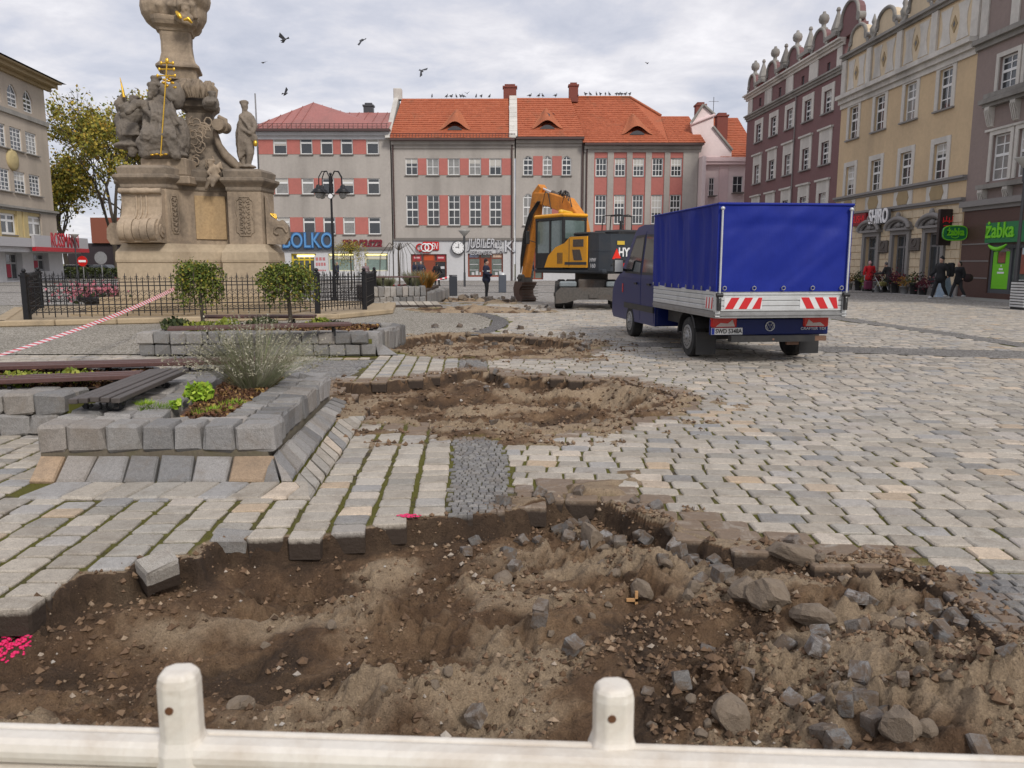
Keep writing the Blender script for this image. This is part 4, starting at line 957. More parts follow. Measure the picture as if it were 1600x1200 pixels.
for p, q in (((1077, 195), (1097, 165)), ((1097, 165), (1115, 181)), ((1112, 199), (1142, 236)), ((1077, 196), (1115, 181))):
 a, b2 = gx(*p), gx(*q); MB().tube([(a[0], yo - .5, a[1]), (b2[0], yo - .5, b2[1])], .16, 4).build('coping', M_TRIMG if q != (1115, 181) or p != (1077, 196) else M_PINKD, r)
for p in ((1091, 1104), (1127, 1141)): MB().box(bx(p[0], 290) - X0, bx(p[1], 290) - X0, yo - .12 - (.36 if p[0] < 1100 else 0), yo - .03, 0, ev - .4).build('pilaster', M_PINKD, r)
bar(r, 'cornice', 0, W, ev - .5, ev + .15, .3, M_PINKD, y=yo, prof=[(0, .4, .5), (.4, 1, .62)])
za_ = A(1128, 184, YB + 9).z
tiled_roof(r, [(bx(1128, 240) - X0, yo - .6, ev + .1), (W + 1, yo - .6, ev + .1), (W + 1, 9, za_), (bx(1118, 184) - X0, 9, za_)], M_TILE)
p0 = A(1120, 210, YB + 4); chimney(r, p0.x - X0, 4, p0.z - .6, 1.05, 1, A(1120, 180, YB + 4).z - p0.z + .5)
chimney(r, A(1088, 170, YB + 6).x - X0, 6, A(1088, 178, YB + 6).z - 1, .95, .9, 1.8)
b = MB(); b.tube([(p0.x - X0 - .3, 4.5, p0.z), (p0.x - X0 - .3, 4.5, p0.z + 3.6)], .03, 5); b.tube([(p0.x - X0 - .8, 4.5, p0.z + 3.2), (p0.x - X0 + .2, 4.5, p0.z + 3.2)], .02, 4); b.build('aerial', M_DOOR, r)
# ---------------------------------------------------------------- right row: facade plane X = 24.15 - .051 Y
KR = .051; XR0 = 24.15; Y75 = 75.0; KS = math.sqrt(1 + KR * KR)
def Rp(px, py):
 r_ = ray(px, py); t = XR0 / (r_.x + KR * r_.y); return ((Y75 - r_.y * t) * KS, H + r_.z * t)
def Rw(s, z=0): Y = Y75 - s / KS; return Vector((XR0 - KR * Y, Y, z))
ROTR = math.atan2(-1, KR)
def Rroot(name, s, label): return empty(name, Rw(s), ROTR, label, 'building')
def rrect(q, ox, oy, sc, s0):
 """(x0,x1,ytop,ybot) in a zoomed crop -> local x0,x1,z0,z1"""
 x0, x1, yt, yb = q; xm, ym = (x0 + x1) / 2, (yt + yb) / 2
 a = Rp(ox + x0 / sc, oy + ym / sc)[0]; b = Rp(ox + x1 / sc, oy + ym / sc)[0]
 return a - s0, b - s0, Rp(ox + xm / sc, oy + yb / sc)[1], Rp(ox + xm / sc, oy + yt / sc)[1]
def row_(rs, ox, oy, sc, s0):
 R = [rrect(q, ox, oy, sc, s0) for q in rs]; z0 = sum(q[2] for q in R) / len(R); z1 = sum(q[3] for q in R) / len(R); wd = sum(q[1] - q[0] for q in R) / len(R)
 return [((q[0] + q[1]) / 2 - wd / 2, (q[0] + q[1]) / 2 + wd / 2, z0, z1) for q in R]
# plum building
sA = Rp(1165, 250)[0]; sB = Rp(1313, 200)[0]; sC = Rp(1518, 200)[0]; sD = sC + 17.0
WP = sB - sA
r = Rroot('tenement_building', sA, 'plum coloured tenement with white attic panels, scroll gables and ball finials')
zoom = (1060, 0, 3.529)
W1 = row_([(420, 465, 655, 785), (500, 550, 618, 750), (587, 642, 575, 715), (685, 747, 528, 675), (790, 857, 480, 635)], *zoom, sA)
W2 = row_([(412, 460, 880, 1015), (490, 543, 850, 995), (577, 633, 820, 968), (670, 735, 785, 943), (780, 845, 745, 915)], *zoom, sA)
cxs = [(a[0] + a[1] + b[0] + b[1]) / 4 for a, b in zip(W1, W2)]
ww = (W1[0][1] - W1[0][0]); iw = ww * .60
rows3 = [(W1[0][2] + .1, W1[0][3] - .35), (W2[0][2] + .1, W2[0][3] - .45), (W2[0][2] - (W1[0][2] - W2[0][2]) + .1, W2[0][3] - (W1[0][2] - W2[0][2]) - .45)]
zc1 = (Rp(1165, 181)[1] + Rp(1315, 113)[1]) / 2; zc2 = (Rp(1163.5, 150)[1] + Rp(1315, 71)[1]) / 2
holes = [(c - iw / 2, c + iw / 2, z0, z1) for c in cxs for z0, z1 in rows3]
sh = [(c - 1.0, c + 1.0, .5, 3.2) for c in cxs]
small = [rrect(q, *zoom, sA) for q in [(445, 457, 540, 585), (553, 567, 483, 532), (679, 694, 420, 468), (820, 837, 345, 397)]]
wall(r, WP, zc2, holes + sh + small, M_PURP, D=11)
for ri, (z0, z1) in enumerate(rows3):
 for c in cxs:
  window(r, c - iw / 2, z0, iw, z1 - z0, 2, (.25, (.5, .12), .75), .07, .05, y=.13, sill=.14, sillo=.35, sillm=M_STGREY, sur=((ww - iw) / 2, .05, M_TRIM, 0 if ri == 0 else .42))
for c in cxs: o = link('shop_window', window_mesh(2.0, 2.7, 2, (.75,), .1, .1, 0, M_WOODR), r, (c - 1, .15, .5)); link('pane', pane_mesh(2.0, 2.7, M_GLASSG), o)
for q in small: MB().box(q[0] + .01, q[1] - .01, .1, .16, q[2], q[3]).build('vent', M_DOOR, r)
bar(r, 'cornice', -.1, WP, zc1 - .35, zc1 + .1, .3, M_TRIMG, prof=[(0, .4, .1), (.4, .75, .22), (.75, 1, .34)])
bar(r, 'cornice', -.3, WP, zc2 - .35, zc2 + .1, .3, M_TRIM, prof=[(0, .4, .12), (.4, .75, .28), (.75, 1, .45)])
for q in [(388, 411, 540, 615), (480, 517, 490, 580), (597, 635, 425, 525), (725, 772, 350, 460), (878, 905, 280, 390)]:
 a, b_, _, _ = rrect(q, *zoom, sA); MB().box(a, b_, -.07, -.002, zc1 + .11, zc2 - .36).build('attic_panel', M_TRIM, r)
def scroll_gable(r, cx, w, z0, h, m, mt, name='gable', ball=True):
 P = [(-.5, 0), (.5, 0), (.5, .18), (.40, .22), (.34, .36), (.36, .5)] + [(.36 * math.cos(t), .5 + .42 * math.sin(t)) for t in np.linspace(0, math.pi, 9)[1:-1]] + [(-.36, .5), (-.34, .36), (-.40, .22), (-.5, .18)]
 g = MB().prism([(cx + a * w, z0 + b * h) for a, b in P], -.02, .45).build(name, m, r)
 b = MB(); arc = [(cx + .37 * w * math.cos(t), -.06, z0 + h * (.5 + .43 * math.sin(t))) for t in np.linspace(-.25, math.pi + .25, 14)]
 b.tube(arc, .11, 6)
 for s_ in (-1, 1): b.cyl((cx + s_ * .40 * w, -.12, z0 + h * .36), (cx + s_ * .40 * w, .3, z0 + h * .36), h * .12, n=12); b.tube([(cx + s_ * .5 * w, -.05, z0 + .1), (cx + s_ * .45 * w, -.05, z0 + h * .24)], .09, 5)
 b.build('scroll', mt, g)
 if ball: MB().lathe([(.30, 0), (.30, .12), (.16, .2), (.14, .38), (.30, .5), (.36, .72), (.30, .95), (.12, 1.08), (.1, 1.2)], (cx, .2, z0 + h * .90), 12).build('finial', mt, g)
def spire(r, cx, z0, s, m, mb):
 MB().prism([(cx - .75 * s, z0 + .35), (cx - .3 * s, z0), (cx + .3 * s, z0), (cx + .75 * s, z0 + .35)], -.12, .4).build('corbel', mb, r)
 MB().box(cx - .95 * s, cx + .95 * s, -.3, .55, z0 + .35, z0 + .6).lathe([(.55 * s, .6), (.5 * s, .8), (.55 * s, .9), (.14 * s, 1.9), (.12 * s, 2.0), (.2 * s, 2.1), (.14 * s, 2.25), (.03, 2.3)], (cx, .15, z0), 8, smooth=False).build('pinnacle', m, r)
M_PURR = plaster('dark_red_corbel', (.20, .045, .05), .1, .2)
for px, w_ in ((403, 1.9), (515, 2.4), (632, 2.4), (770, 2.4), (930, 3.0)):
 s_ = Rp(1060 + px / 3.529, 120)[0] - sA; hh = 1.65 if px < 900 else 2.2
 s_ = max(s_, .9); scroll_gable(r, s_, w_, zc2 + .1, hh, M_PURP, M_TRIMG)
for px in (460, 578, 707, 852):
 s_ = Rp(1060 + px / 3.529, 110)[0] - sA; spire(r, s_, zc2 + .1, .8, M_TRIMG, M_PURR)
tiled_roof(r, [(0, 1, zc2), (WP, 1, zc2), (WP, 6, zc2 + 1.5), (0, 6, zc2 + 1.5)], M_TILE2)
MB().box(0, WP, -.04, -.003, 0, .5).build('plinth', M_STGREY, r)
MB().tube([(cxs[2] + 1.2, -.1, .3), (cxs[2] + 1.2, -.1, zc1 - .3)], .045, 5).build('downpipe', M_STGREY, r)
# ochre building
WY = sC - sB; r = Rroot('tenement_building', sB, 'ochre tenement with hourglass attic panels and three grey arched portals')
zoom = (1300, 0, 2.5)
W1 = row_([(62, 110, 405, 545), (157, 215, 360, 515), (272, 340, 305, 475), (405, 482, 243, 435)], *zoom, sB); W2 = row_([(48, 92, 645, 770), (145, 200, 610, 755), (258, 322, 572, 730), (388, 462, 532, 705)], *zoom, sB)
cxs = [(a[0] + a[1] + b[0] + b[1]) / 4 for a, b in zip(W1, W2)]; ww = W1[0][1] - W1[0][0]; iw = ww * .66
zl1 = (Rp(1304, 312)[1] + Rp(1508, 274)[1]) / 2; zl2 = (Rp(1338, 334)[1] + Rp(1504, 308)[1]) / 2
zc1 = (Rp(1314, 156)[1] + Rp(1518, 64)[1]) / 2; zc2 = Rp(1420, 44)[1]
zc2 = (Rp(1316, 86)[1] + Rp(1470, 18)[1]) / 2
dr = [rrect(q, *zoom, sB) for q in [(130, 177, 930, 1100), (243, 290, 915, 1115), (372, 425, 905, 1110)]]
dz1 = sum(q[3] for q in dr) / 3; dw = sum(q[1] - q[0] for q in dr) / 3 * 1.1
drs = [((q[0] + q[1]) / 2 - dw / 2, (q[0] + q[1]) / 2 + dw / 2, .12, dz1) for q in dr]
rowsY = [(W1[0][2] + .1, W1[0][3] - .25), (W2[0][2] + .1, W2[0][3] - .25)]
wall(r, WY, zc2, [(c - iw / 2, c + iw / 2, z0, z1) for c in cxs for z0, z1 in rowsY] + drs, M_YEL, D=11)
for z0, z1 in rowsY:
 for c in cxs: window(r, c - iw / 2, z0, iw, z1 - z0, 2, (.25, (.58, .12), .8), .08, .055, y=.13, sill=.14, sillo=.32, sillm=M_STGREY, sur=((ww - iw) / 2, .05, M_TRIM, 0))
bar(r, 'ledge', 0, WY, zl1 - .2, zl1 + .05, .22, M_STGREY, prof=[(0, .5, .1), (.5, 1, .24)]); bar(r, 'ledge', 0, WY, zl2 - .2, zl2 + .05, .2, M_STGREY, prof=[(0, .5, .1), (.5, 1, .24)])
bar(r, 'cornice', 0, WY, zc1 - .7, zc1 + .1, .4, M_TRIM, prof=[(0, .35, .1), (.35, .7, .26), (.7, 1, .48)]); bar(r, 'cornice', 0, WY, zc2 - .2, zc2 + .1, .3, M_TRIMG, prof=[(0, .5, .16), (.5, 1, .34)])
M_YELB = plaster('ochre_relief', (.36, .27, .15), .12, .2)
for c in cxs:
 MB().box(c - .95, c + .95, -.05, -.002, zl2 + .08, zl1 - .24).build('parapet_panel', M_TRIM, r)
 zc_ = (zl1 + zl2) / 2 - .08; MB().prism([(c - .62, zc_), (c - .45, zc_ + .36), (c + .45, zc_ + .36), (c + .62, zc_), (c + .45, zc_ - .36), (c - .45, zc_ - .36)], -.08, -.051).build('relief', M_YELB, r)
# attic: piers and hourglass panels
pr = [Rp(1300 + q / 2.5, 90)[0] - sB for q in (47, 150, 265, 397, 548)]
pier = [max(.25, pr[0]), pr[1], pr[2], pr[3], WY - .3]
za, zb = zc1 + .12, zc2 - .22
for p in pier: MB().box(p - .28, p + .28, -.12, -.003, za, zb).build('pier', M_TRIM, r)
for i in range(4):
 a, b_ = pier[i] + .42, pier[i + 1] - .42; m_ = (a + b_) / 2
 MB().box(a, b_, -.03, -.003, za + .12, zb - .1).build('attic_field', M_YELL, r)
 for s_, e0, e1 in ((-1, a + .08, m_ - .22), (1, m_ + .22, b_ - .08)):
  c0, hw = (e0 + e1) / 2, (e1 - e0) / 2; n = 9; L_ = [(c0 - hw * (1 - .42 * math.sin(math.pi * t)), za + .22 + (zb - za - .42) * t) for t in np.linspace(0, 1, n)]; R_2 = [(c0 + hw * (1 - .42 * math.sin(math.pi * t)), za + .22 + (zb - za - .42) * t) for t in np.linspace(0, 1, n)]
  b = MB()
  for k in range(n - 1): b.prism([L_[k], R_2[k], R_2[k + 1], L_[k + 1]], -.06, -.031)
  b.build('hourglass_panel', M_TRIM, r)
 zm = (za + zb) / 2; MB().prism([(m_ - .24, zm), (m_, zm - .42), (m_ + .24, zm), (m_, zm + .42)], -.07, -.031).build('diamond_panel', M_YELB, r); MB().prism([(m_ - .09, zm), (m_, zm - .17), (m_ + .09, zm), (m_, zm + .17)], -.08, -.071).build('vent', M_DOOR, r)
for i in range(4):
 m_ = (pier[i] + pier[i + 1]) / 2; scroll_gable(r, m_, 2.5, zc2 + .1, 1.55, M_YELL, M_TRIMG, ball=False)
for p in pier[1:]:
 MB().lathe([(.22, 0), (.22, .2), (.10, .3), (.2, .5), (.24, .75), (.1, 1.0), (.16, 1.15), (.1, 1.35), (.03, 1.6)], (p, .1, zc2 + .1), 10).build('finial', M_TRIMG, r)
for i in range(2): pass
tiled_roof(r, [(0, 1, zc2), (WY, 1, zc2), (WY, 6, zc2 + 1.2), (0, 6, zc2 + 1.2)], M_TILE2)
# rusticated ground floor, block by block
M_RUST = mat('rusticated_stucco', (.64, .52, .36), .85, .16, 1.4, .25, 20, streak=.3, dirt=.25)
RB = MB().box(0, 1, -.05, -.004, 0, 1, .0).mesh('block', M_RUST)
zs_ = np.linspace(.55, zl2 - .25, 10)
for j in range(9):
 x = .02 - (.45 if j % 2 else 0)
 while x < WY - .05:
  x1 = min(x + 1.05, WY - .02); x0_ = max(x, .02); segs = [(x0_, x1)]
  for (a, b_, c, d) in drs:
   if zs_[j] < d + .75:
    ns = []
    for (u, v) in segs:
     if v <= a - .3 or u >= b_ + .3: ns.append((u, v))
     else:
      if u < a - .34: ns.append((u, a - .3))
      if v > b_ + .34: ns.append((b_ + .3, v))
    segs = ns
  for (u, v) in segs:
   if v - u > .1:
    k = ('rb', round(v - u, 2))
    if k not in _WC: _WC[k] = MB().box(0, v - u - .035, -.05, -.004, 0, zs_[1] - zs_[0] - .035, .012).mesh('block', M_RUST)
    link('block', _WC[k], r, (u, 0, zs_[j]))
  x += 1.05
MB().box(0, WY, -.10, -.003, 0, .53).build('plinth', M_STGREY, r)
for di, (a, b_, c, d) in enumerate(drs):
 q = empty('portal', (0, 0, 0)); q.parent = r
 b = MB(); b.box(a - .28, a - .02, -.16, .02, 0, d); b.box(b_ + .02, b_ + .28, -.16, .02, 0, d); b.box(a - .28, b_ + .28, -.16, .02, d + .0, d + .24); b.build('jamb', M_STGREY, q)
 c0, R_ = (a + b_) / 2, (b_ - a) / 2 + .48; b = MB(); b.box(a - .5, b_ + .5, -.36, .0, d + .24, d + .36)
 for rr_, t_, yy in ((R_, .09, -.34), (R_ - .2, .06, -.24)): b.tube([(c0 + rr_ * math.cos(t), yy, d + .34 + rr_ * .46 * math.sin(t)) for t in np.linspace(0, math.pi, 14)], t_ + .04, 6)
 P = [(c0 + (R_ - .1) * math.cos(t), d + .34 + (R_ - .1) * .46 * math.sin(t)) for t in np.linspace(0, math.pi, 12)]; b.prism(P, -.14, .0); b.build('pediment', M_STGREY, q)
 b = MB(); b.ell((c0, -.2, d + .54), (.22, .14, .17), None, 10, 6); b.ell((c0 - .3, -.16, d + .52), (.2, .1, .1), None, 8, 5); b.ell((c0 + .3, -.16, d + .52), (.2, .1, .1), None, 8, 5); b.ell((c0, -.3, d + .44 + R_ * .46), (.16, .14, .26), None, 8, 6); b.build('carving', M_STGREY, q)
 o = link('door', window_mesh(b_ - a, d - c, 2 if di else 1, ((.78, .1),), .11, .10, 0, mat('grey_door_frame', (.17, .165, .17), .5, .1, 3, 0)), q, (a, .16, c)); link('pane', pane_mesh(b_ - a, d - c, M_GLASS), o)
for q in [(190, 225, 940, 988), (312, 350, 930, 980)]:
 a, b_, z0, z1 = rrect(q, *zoom, sB); pq = sign('plaque', 'dark bronze plaque between the first and second arched portals' if q[0] < 200 else 'dark bronze plaque between the second and third arched portals', tuple(Rw(sB + (a + b_) / 2, (z0 + z1) / 2)), ROTR); pq['category'] = 'plaque'
 MBR = mat('dark_bronze', (.10, .085, .075), .6, .3, 6, .4, 20); MB().box(-(b_ - a) / 2, (b_ - a) / 2, -.16, -.055, -(z1 - z0) / 2, (z1 - z0) / 2, .03).build('slab', MBR, pq)
 b = MB(); b.tube([(.22 * math.cos(t), -.17, .1 + .2 * math.sin(t)) for t in np.linspace(0, 6.28, 12)], .035, 5); [b.tube([(-.3, -.17, -.2 - .1 * k), (.3, -.17, -.2 - .1 * k)], .02, 4) for k in range(3)]; b.build('relief', MBR, pq)
M_SW = mat('white_letter', (.85, .85, .86), .4, .03, 3, 0)
s0, z0 = Rp(1383, 339); sg = sign('sign_letters', 'white capital lettering with a flourish over the ochre facade portals', tuple(Rw(s0, z0)), ROTR); w_ = (Rp(1399, 338)[0] - Rp(1369, 342)[0])
text('lettering', 'SHIRO', 1.15, MSHD, sg, (.06, -.32, -.05), width=w_, ext=.06, bold=.02); text('lettering', 'SHIRO', 1.15, M_SW, sg, (0, -.42, 0), width=w_, ext=.03, bold=.02)  # the dark first copy is a drop shadow modelled behind the letters
b = MB(); [b.tube([(-w_ / 2 - .75 + .12 * k, -.15, -.35 - .1 * k), (-w_ / 2 - .35, -.15, -.0 - .16 * k), (-w_ / 2 - .05, -.15, -.2 - .1 * k)], .04, 5) for k in range(3)]; b.build('flourish', M_SW, sg)
s0, z0 = Rp(1348, 343.5); sg = sign('shop_sign', 'dark red illuminated box sign left of the white lettering on the ochre facade', tuple(Rw(s0, z0)), ROTR)
w_ = Rp(1359, 343)[0] - Rp(1336, 344)[0]; MB().box(-w_ / 2, w_ / 2, -.3, -.06, -.36, .36).build('box', mat('dark_red_box', (.22, .01, .018), .5, .1, 3, 0), sg); text('lettering', 'SUSHI', .6, mat('bright_red_letter', (.75, .02, .03), .4, .05, 3, 0), sg, (0, -.31, 0), width=w_ * .8, ext=.01)
# taupe building
WT = 17.0; r = Rroot('tenement_building', sC, 'taupe tenement with white window surrounds and a dark tiled convenience shop front')
a1 = rrect((650, 730, 195, 350), *zoom, sC); a2 = rrect((640, 700, 520, 700), *zoom, sC)
zcT = (Rp(1518, 65)[1] + Rp(1590, 30)[1]) / 2; zled = (Rp(1505, 322)[1] + Rp(1600, 306)[1]) / 2
zcA = (Rp(1560, 170 / 2.5)[1]); zcA = Rp(1540, 66)[1]
c0 = [(a1[0] + a1[1]) / 2, (a1[0] + a1[1]) / 2 + 1.75]; cxs = c0 + [c0[0] + 5.2, c0[1] + 5.2, c0[0] + 10.4, c0[1] + 10.4]
iw = 1.25; rT = [(a1[2] + .1, a1[3] - .2), (a2[2], a2[3])]
drz = [(rrect((610, 685, 955, 1140), *zoom, sC)), ]
so = [(drz[0][0], drz[0][0] + 6.5, .25, drz[0][3])]
wall(r, WT, zcA + 3.5, [(c - iw / 2, c + iw / 2, z0, z1) for c in cxs for z0, z1 in rT], M_TAUPE, D=11, z0=zled)
M_BRN = mat('brown_wall_tiles', (.085, .042, .034), .45, .25, 1.2, .1, 20)
wall(r, WT, zled - .01, so, M_BRN, name='shop_wall', D=11, depth=.5)
b = MB()
for k, z in enumerate((.9, 1.7, 2.5)): b.box(0, drz[0][0] - .02, -.03, -.003, z, z + .05)
b.build('joint_strip', M_STGREY, r)
bar(r, 'ledge', 0, WT, zled - .35, zled + .1, .3, M_STGREY, prof=[(0, .4, .12), (.4, 1, .3)])
bar(r, 'cornice', 0, WT, zcA - .3, zcA + .15, .3, M_TRIMG, prof=[(0, .5, .15), (.5, 1, .35)])
for k in range(8): MB().box(.1 + 2.15 * k, .65 + 2.15 * k, -.07, -.003, zcA + .16, zcA + 3.5).build('attic_panel', M_TRIM, r)
for k in range(7): MB().box(1.35 + 2.15 * k, 1.65 + 2.15 * k, -.03, .02, zcA + 1.6, zcA + 2.5).build('vent', M_DOOR, r)
bar(r, 'cornice', 0, WT, zcA + 3.2, zcA + 3.6, .3, M_TRIM, prof=[(0, .5, .15), (.5, 1, .4)])
for k in range(4): scroll_gable(r, 1.2 + 4.3 * k, 3, zcA + 3.6, 2.3, M_TAUPE, M_TRIMG)
for c in cxs:
 for ri, (z0, z1) in enumerate(rT): window(r, c - iw / 2, z0, iw, z1 - z0, 2, (.25, (.55, .12), .78), .08, .055, y=.13, sill=0, sur=(.2, .06, M_TRIM, 0))
for cp in (c0, [v + 5.2 for v in c0], [v + 10.4 for v in c0]):
 x0_, x1_ = cp[0] - iw / 2 - .5, cp[1] + iw / 2 + .5
 for z_ in (rT[0][0] - .28, rT[1][0] - .35): MB().box(x0_, x1_, -.34, -.003, z_, z_ + .2).build('sill', M_TRIMG, r)
 zt_ = rT[1][1] + .3
 MB().box(x0_, x1_, -.12, -.003, rT[1][1] + .2, zt_).build('frieze', M_TRIM, r)
 MB().box(x0_ - .2, x1_ + .2, -.45, -.003, zt_ + 1.15, zt_ + 1.35).box(x0_ - .1, x1_ + .1, -.3, -.003, zt_ + 1.0, zt_ + 1.149).build('hood', M_TRIMG, r)
 for xx in (x0_ + .1, (x0_ + x1_) / 2 - .15, x1_ - .4):
  for zz_, hh in ((zt_ + .1, .9), (rT[1][0] - 1.2, .84)):
   b = MB(); b.prism([(-.003, zz_), (-.10, zz_ + .05), (-.13, zz_ + hh * .4), (-.30, zz_ + hh * .8), (-.30, zz_ + hh), (-.003, zz_ + hh)], xx, xx + .34, 'x'); [b.tube([(xx + .06 + .11 * k, -.14, zz_ + .1), (xx + .06 + .11 * k, -.33, zz_ + hh * .85)], .03, 4) for k in range(3)]; b.build('console', M_TRIM, r)
# convenience shop front
MG1 = mat('dark_green_fascia', (.012, .17, .055), .45, .08, 2, 0); MG2 = mat('lime_green', (.17, .58, .015), .45, .06, 2, 0)
a, b_, c, d = so[0]
o = empty('shopfront', (0, 0, 0)); o.parent = r
fx0, fz0 = a - .05, d + .08; fz1 = Rp(1570, 347)[1]
MB().box(a, b_, .16, .22, c, d).build('pane', M_GLASSG, o)
MF = mat('graphite_frame', (.085, .09, .10), .4, .1, 3, 0)
b = MB(); dx1 = drz[0][1]
for x in (a, dx1 + .0, dx1 + .45, (dx1 + b_) / 2 + .2, b_ - .15): b.box(x, x + .15, .06, .159, c, d)
b.box(a, b_, .07, .158, c, c + .18); b.box(a, b_, .07, .158, d - .18, d); b.build('frame', MF, o)
dw_ = dx1 - a; b = MB(); b.box(a + .17, dx1 - .02, .09, .155, c + .2, c + 1.35); b.box(a + .17, a + .45, .09, .155, c + 1.35, c + 1.9); b.box(dx1 - .30, dx1 - .02, .09, .155, c + 1.35, c + 1.9); b.build('door_panel', MG2, o)
MPO = mat('food_poster', (.10, .05, .04), .4, .9, 2.2, 0, c2=(.50, .13, .08)); MB().box(a + .5, dx1 - .34, .10, .154, c + 1.4, d - .35).build('poster', MPO, o)
for k in range(3): MB().box(a + .8 + .1 * k, dx1 - .6 - .1 * k, .085, .0995, d - 1.0 - .16 * k, d - .92 - .16 * k).build('poster_print', M_SW, o)
MB().box(dx1 + .7, b_ - .3, .10, .154, c + .9, c + 2.0).build('poster', MPO, o)
for k, z in enumerate((2.6, 2.1, 1.75)): MB().box(dx1 + .75, dx1 + 1.15, .09, .15, c + z, c + z + .33).build('sticker', mat('pale_sticker', (.45, .6, .66), .5, .4, 3, 0, c2=(.8, .8, .8)), o)
MB().box(dx1 + .7, b_ - .4, .08, .15, c + .2, c + .65).build('bench_board', mat('light_box', (.5, .52, .5), .5, .1, 3, 0), o)
sg = sign('shop_sign', 'wide green fascia with lime lettering and a smile over the convenience shop', tuple(Rw(sC + a, 0)), ROTR)
MB().box(-.1, 6.8, -.22, -.05, fz0, fz1).build('board', MG1, sg)
cx_, cz_ = Rp(1567, 365); cx_ = cx_ - sC - a
wl = Rp(1594, 362)[0] - Rp(1549, 367)[0]
text('lettering', 'żabka', .95, MG2, sg, (cx_ + .1, -.24, cz_ + .12), ext=.02, width=wl, bold=.02)
b = MB(); b.tube([(cx_ + .1 + .62 * t, -.28, cz_ - .50 - .2 * (1 - t * t)) for t in np.linspace(-1, 1, 9)], [.03, .07, .09, .1, .1, .1, .09, .07, .03], 6); b.build('smile', MG2, sg)
# projecting blade signs
s0, z0 = Rp(1499, 365); sg = sign('blade_sign', 'oval green blade sign sticking out from the facade beside the black sign', tuple(Rw(s0 + .6, z0)), 0)
b = MB(); n = 20; P = [(-.98 + .98 * .0 + .95 * (abs(math.cos(t)) ** .55) * (1 if math.cos(t) > 0 else -1), .43 * (abs(math.sin(t)) ** .6) * (1 if math.sin(t) > 0 else -1)) for t in np.linspace(0, 2 * math.pi, n + 1)[:-1]]
b.prism(P, -.1, .1); b.build('panel', MG1, sg); MB().tube([(p[0], -.1, p[1]) for p in P] + [(P[0][0], -.1, P[0][1])], .035, 5).build('rim', MG2, sg)
sg.scale = (.62, .62, .8); text('lettering', 'żabka', .6, MG2, sg, (-.95, -.12, .05), ext=.015, width=1.35, bold=.02); MB().tube([(-.98 + .3 * t, -.12, -.2 - .1 * (1 - t * t)) for t in np.linspace(-1, 1, 7)], .03, 5).build('smile', MG2, sg); MB().box(.05, .9, -.02, .02, -.03, .03).build('bracket', MSIL, sg)
s0, z0 = Rp(1487, 354.5); sg = sign('blade_sign', 'upright black box sign with faint red characters above the green blade sign', tuple(Rw(s0, z0)), 0)
sg.scale = (.6, 1, .92); MB().box(-1.15, -.1, -.12, .12, -1.0, .95, .03).build('box', mat('black_box', (.02, .012, .012), .4, .1, 3, 0), sg); MB().box(-.1, .1, -.03, .03, -.5, -.4).box(-.1, .1, -.03, .03, .4, .5).build('bracket', MSIL, sg)
b = MB(); [b.cbox((-.85 + .25 * k, -.13, .35 + .07 * (k % 2)), (.05, .02, .3)) for k in range(4)]; b.cbox((-.5, -.13, .3), (.8, .02, .05)); b.cbox((-.5, -.13, .05), (.6, .02, .04)); b.build('characters', mat('bright_red_letter', (.75, .02, .03), .4, .05, 3, 0), sg)
# ---------------------------------------------------------------- left building: plane X = -37.5 - .096 Y
KL = .096
def Lp(px, py):
 r_ = ray(px, py); t = -37.5 / (r_.x + KL * r_.y); Y = r_.y * t; return ((Y - 55) * math.sqrt(1 + KL * KL), H + r_.z * t)
def Lw(s, z=0): Y = 55 + s / math.sqrt(1 + KL * KL); return Vector((-37.5 - KL * Y, Y, z))
ROTL = math.atan2(1, -KL); sE = Lp(86, 350)[0]
r = empty('corner_building', Lw(0), ROTL, 'beige corner building with arched attic windows and a white drugstore front', 'building')
def lrect(q, ox=0, oy=80, sc=3.0):
 x0, x1, yt, yb = q; xm, ym = (x0 + x1) / 2, (yt + yb) / 2
 return Lp(ox + x0 / sc, oy + ym / sc)[0], Lp(ox + x1 / sc, oy + ym / sc)[0], Lp(ox + xm / sc, oy + yb / sc)[1], Lp(ox + xm / sc, oy + yt / sc)[1]
rowsL = [[(38, 78, 195, 262), (110, 150, 215, 285)], [(50, 98, 362, 465), (122, 168, 382, 482)], [(72, 118, 568, 666), (143, 188, 580, 676)], [(10, 68, 760, 860), (137, 192, 774, 866)]]
LR = [[lrect(q) for q in row] for row in rowsL]
pitch = abs(((LR[1][1][0] + LR[1][1][1]) - (LR[1][0][0] + LR[1][0][1])) / 2 + ((LR[2][1][0] + LR[2][1][1]) - (LR[2][0][0] + LR[2][0][1])) / 2) / 2
cl_ = (LR[1][1][0] + LR[1][1][1] + LR[2][1][0] + LR[2][1][1]) / 4; cxs = [cl_ - pitch * k for k in range(5) if cl_ - pitch * k > 1.5]
zc = (Lp(0, 97)[1] + Lp(80, 135)[1]) / 2; zled2 = Lp(40, 175)[1]; zled1 = (Lp(0, 323)[1] + Lp(82, 330)[1]) / 2; zcan1 = (Lp(5, 370)[1] + Lp(100, 378)[1]) / 2; zcan0 = (Lp(5, 390)[1] + Lp(100, 396)[1]) / 2
wL = 2.0; hs = []
zr = [((q[0][2] + q[1][2]) / 2, (q[0][3] + q[1][3]) / 2) for q in LR]
print('left rows', zr, zc, zled2, zled1, zcan1, zcan0, cxs, sE)
for c in cxs:
 hs.append((c - wL / 2 + .15, c + wL / 2 - .15, zr[0][0], zr[0][1] - .1, .75)); hs += [(c - wL / 2, c + wL / 2, *zr[k]) for k in (1, 2)]
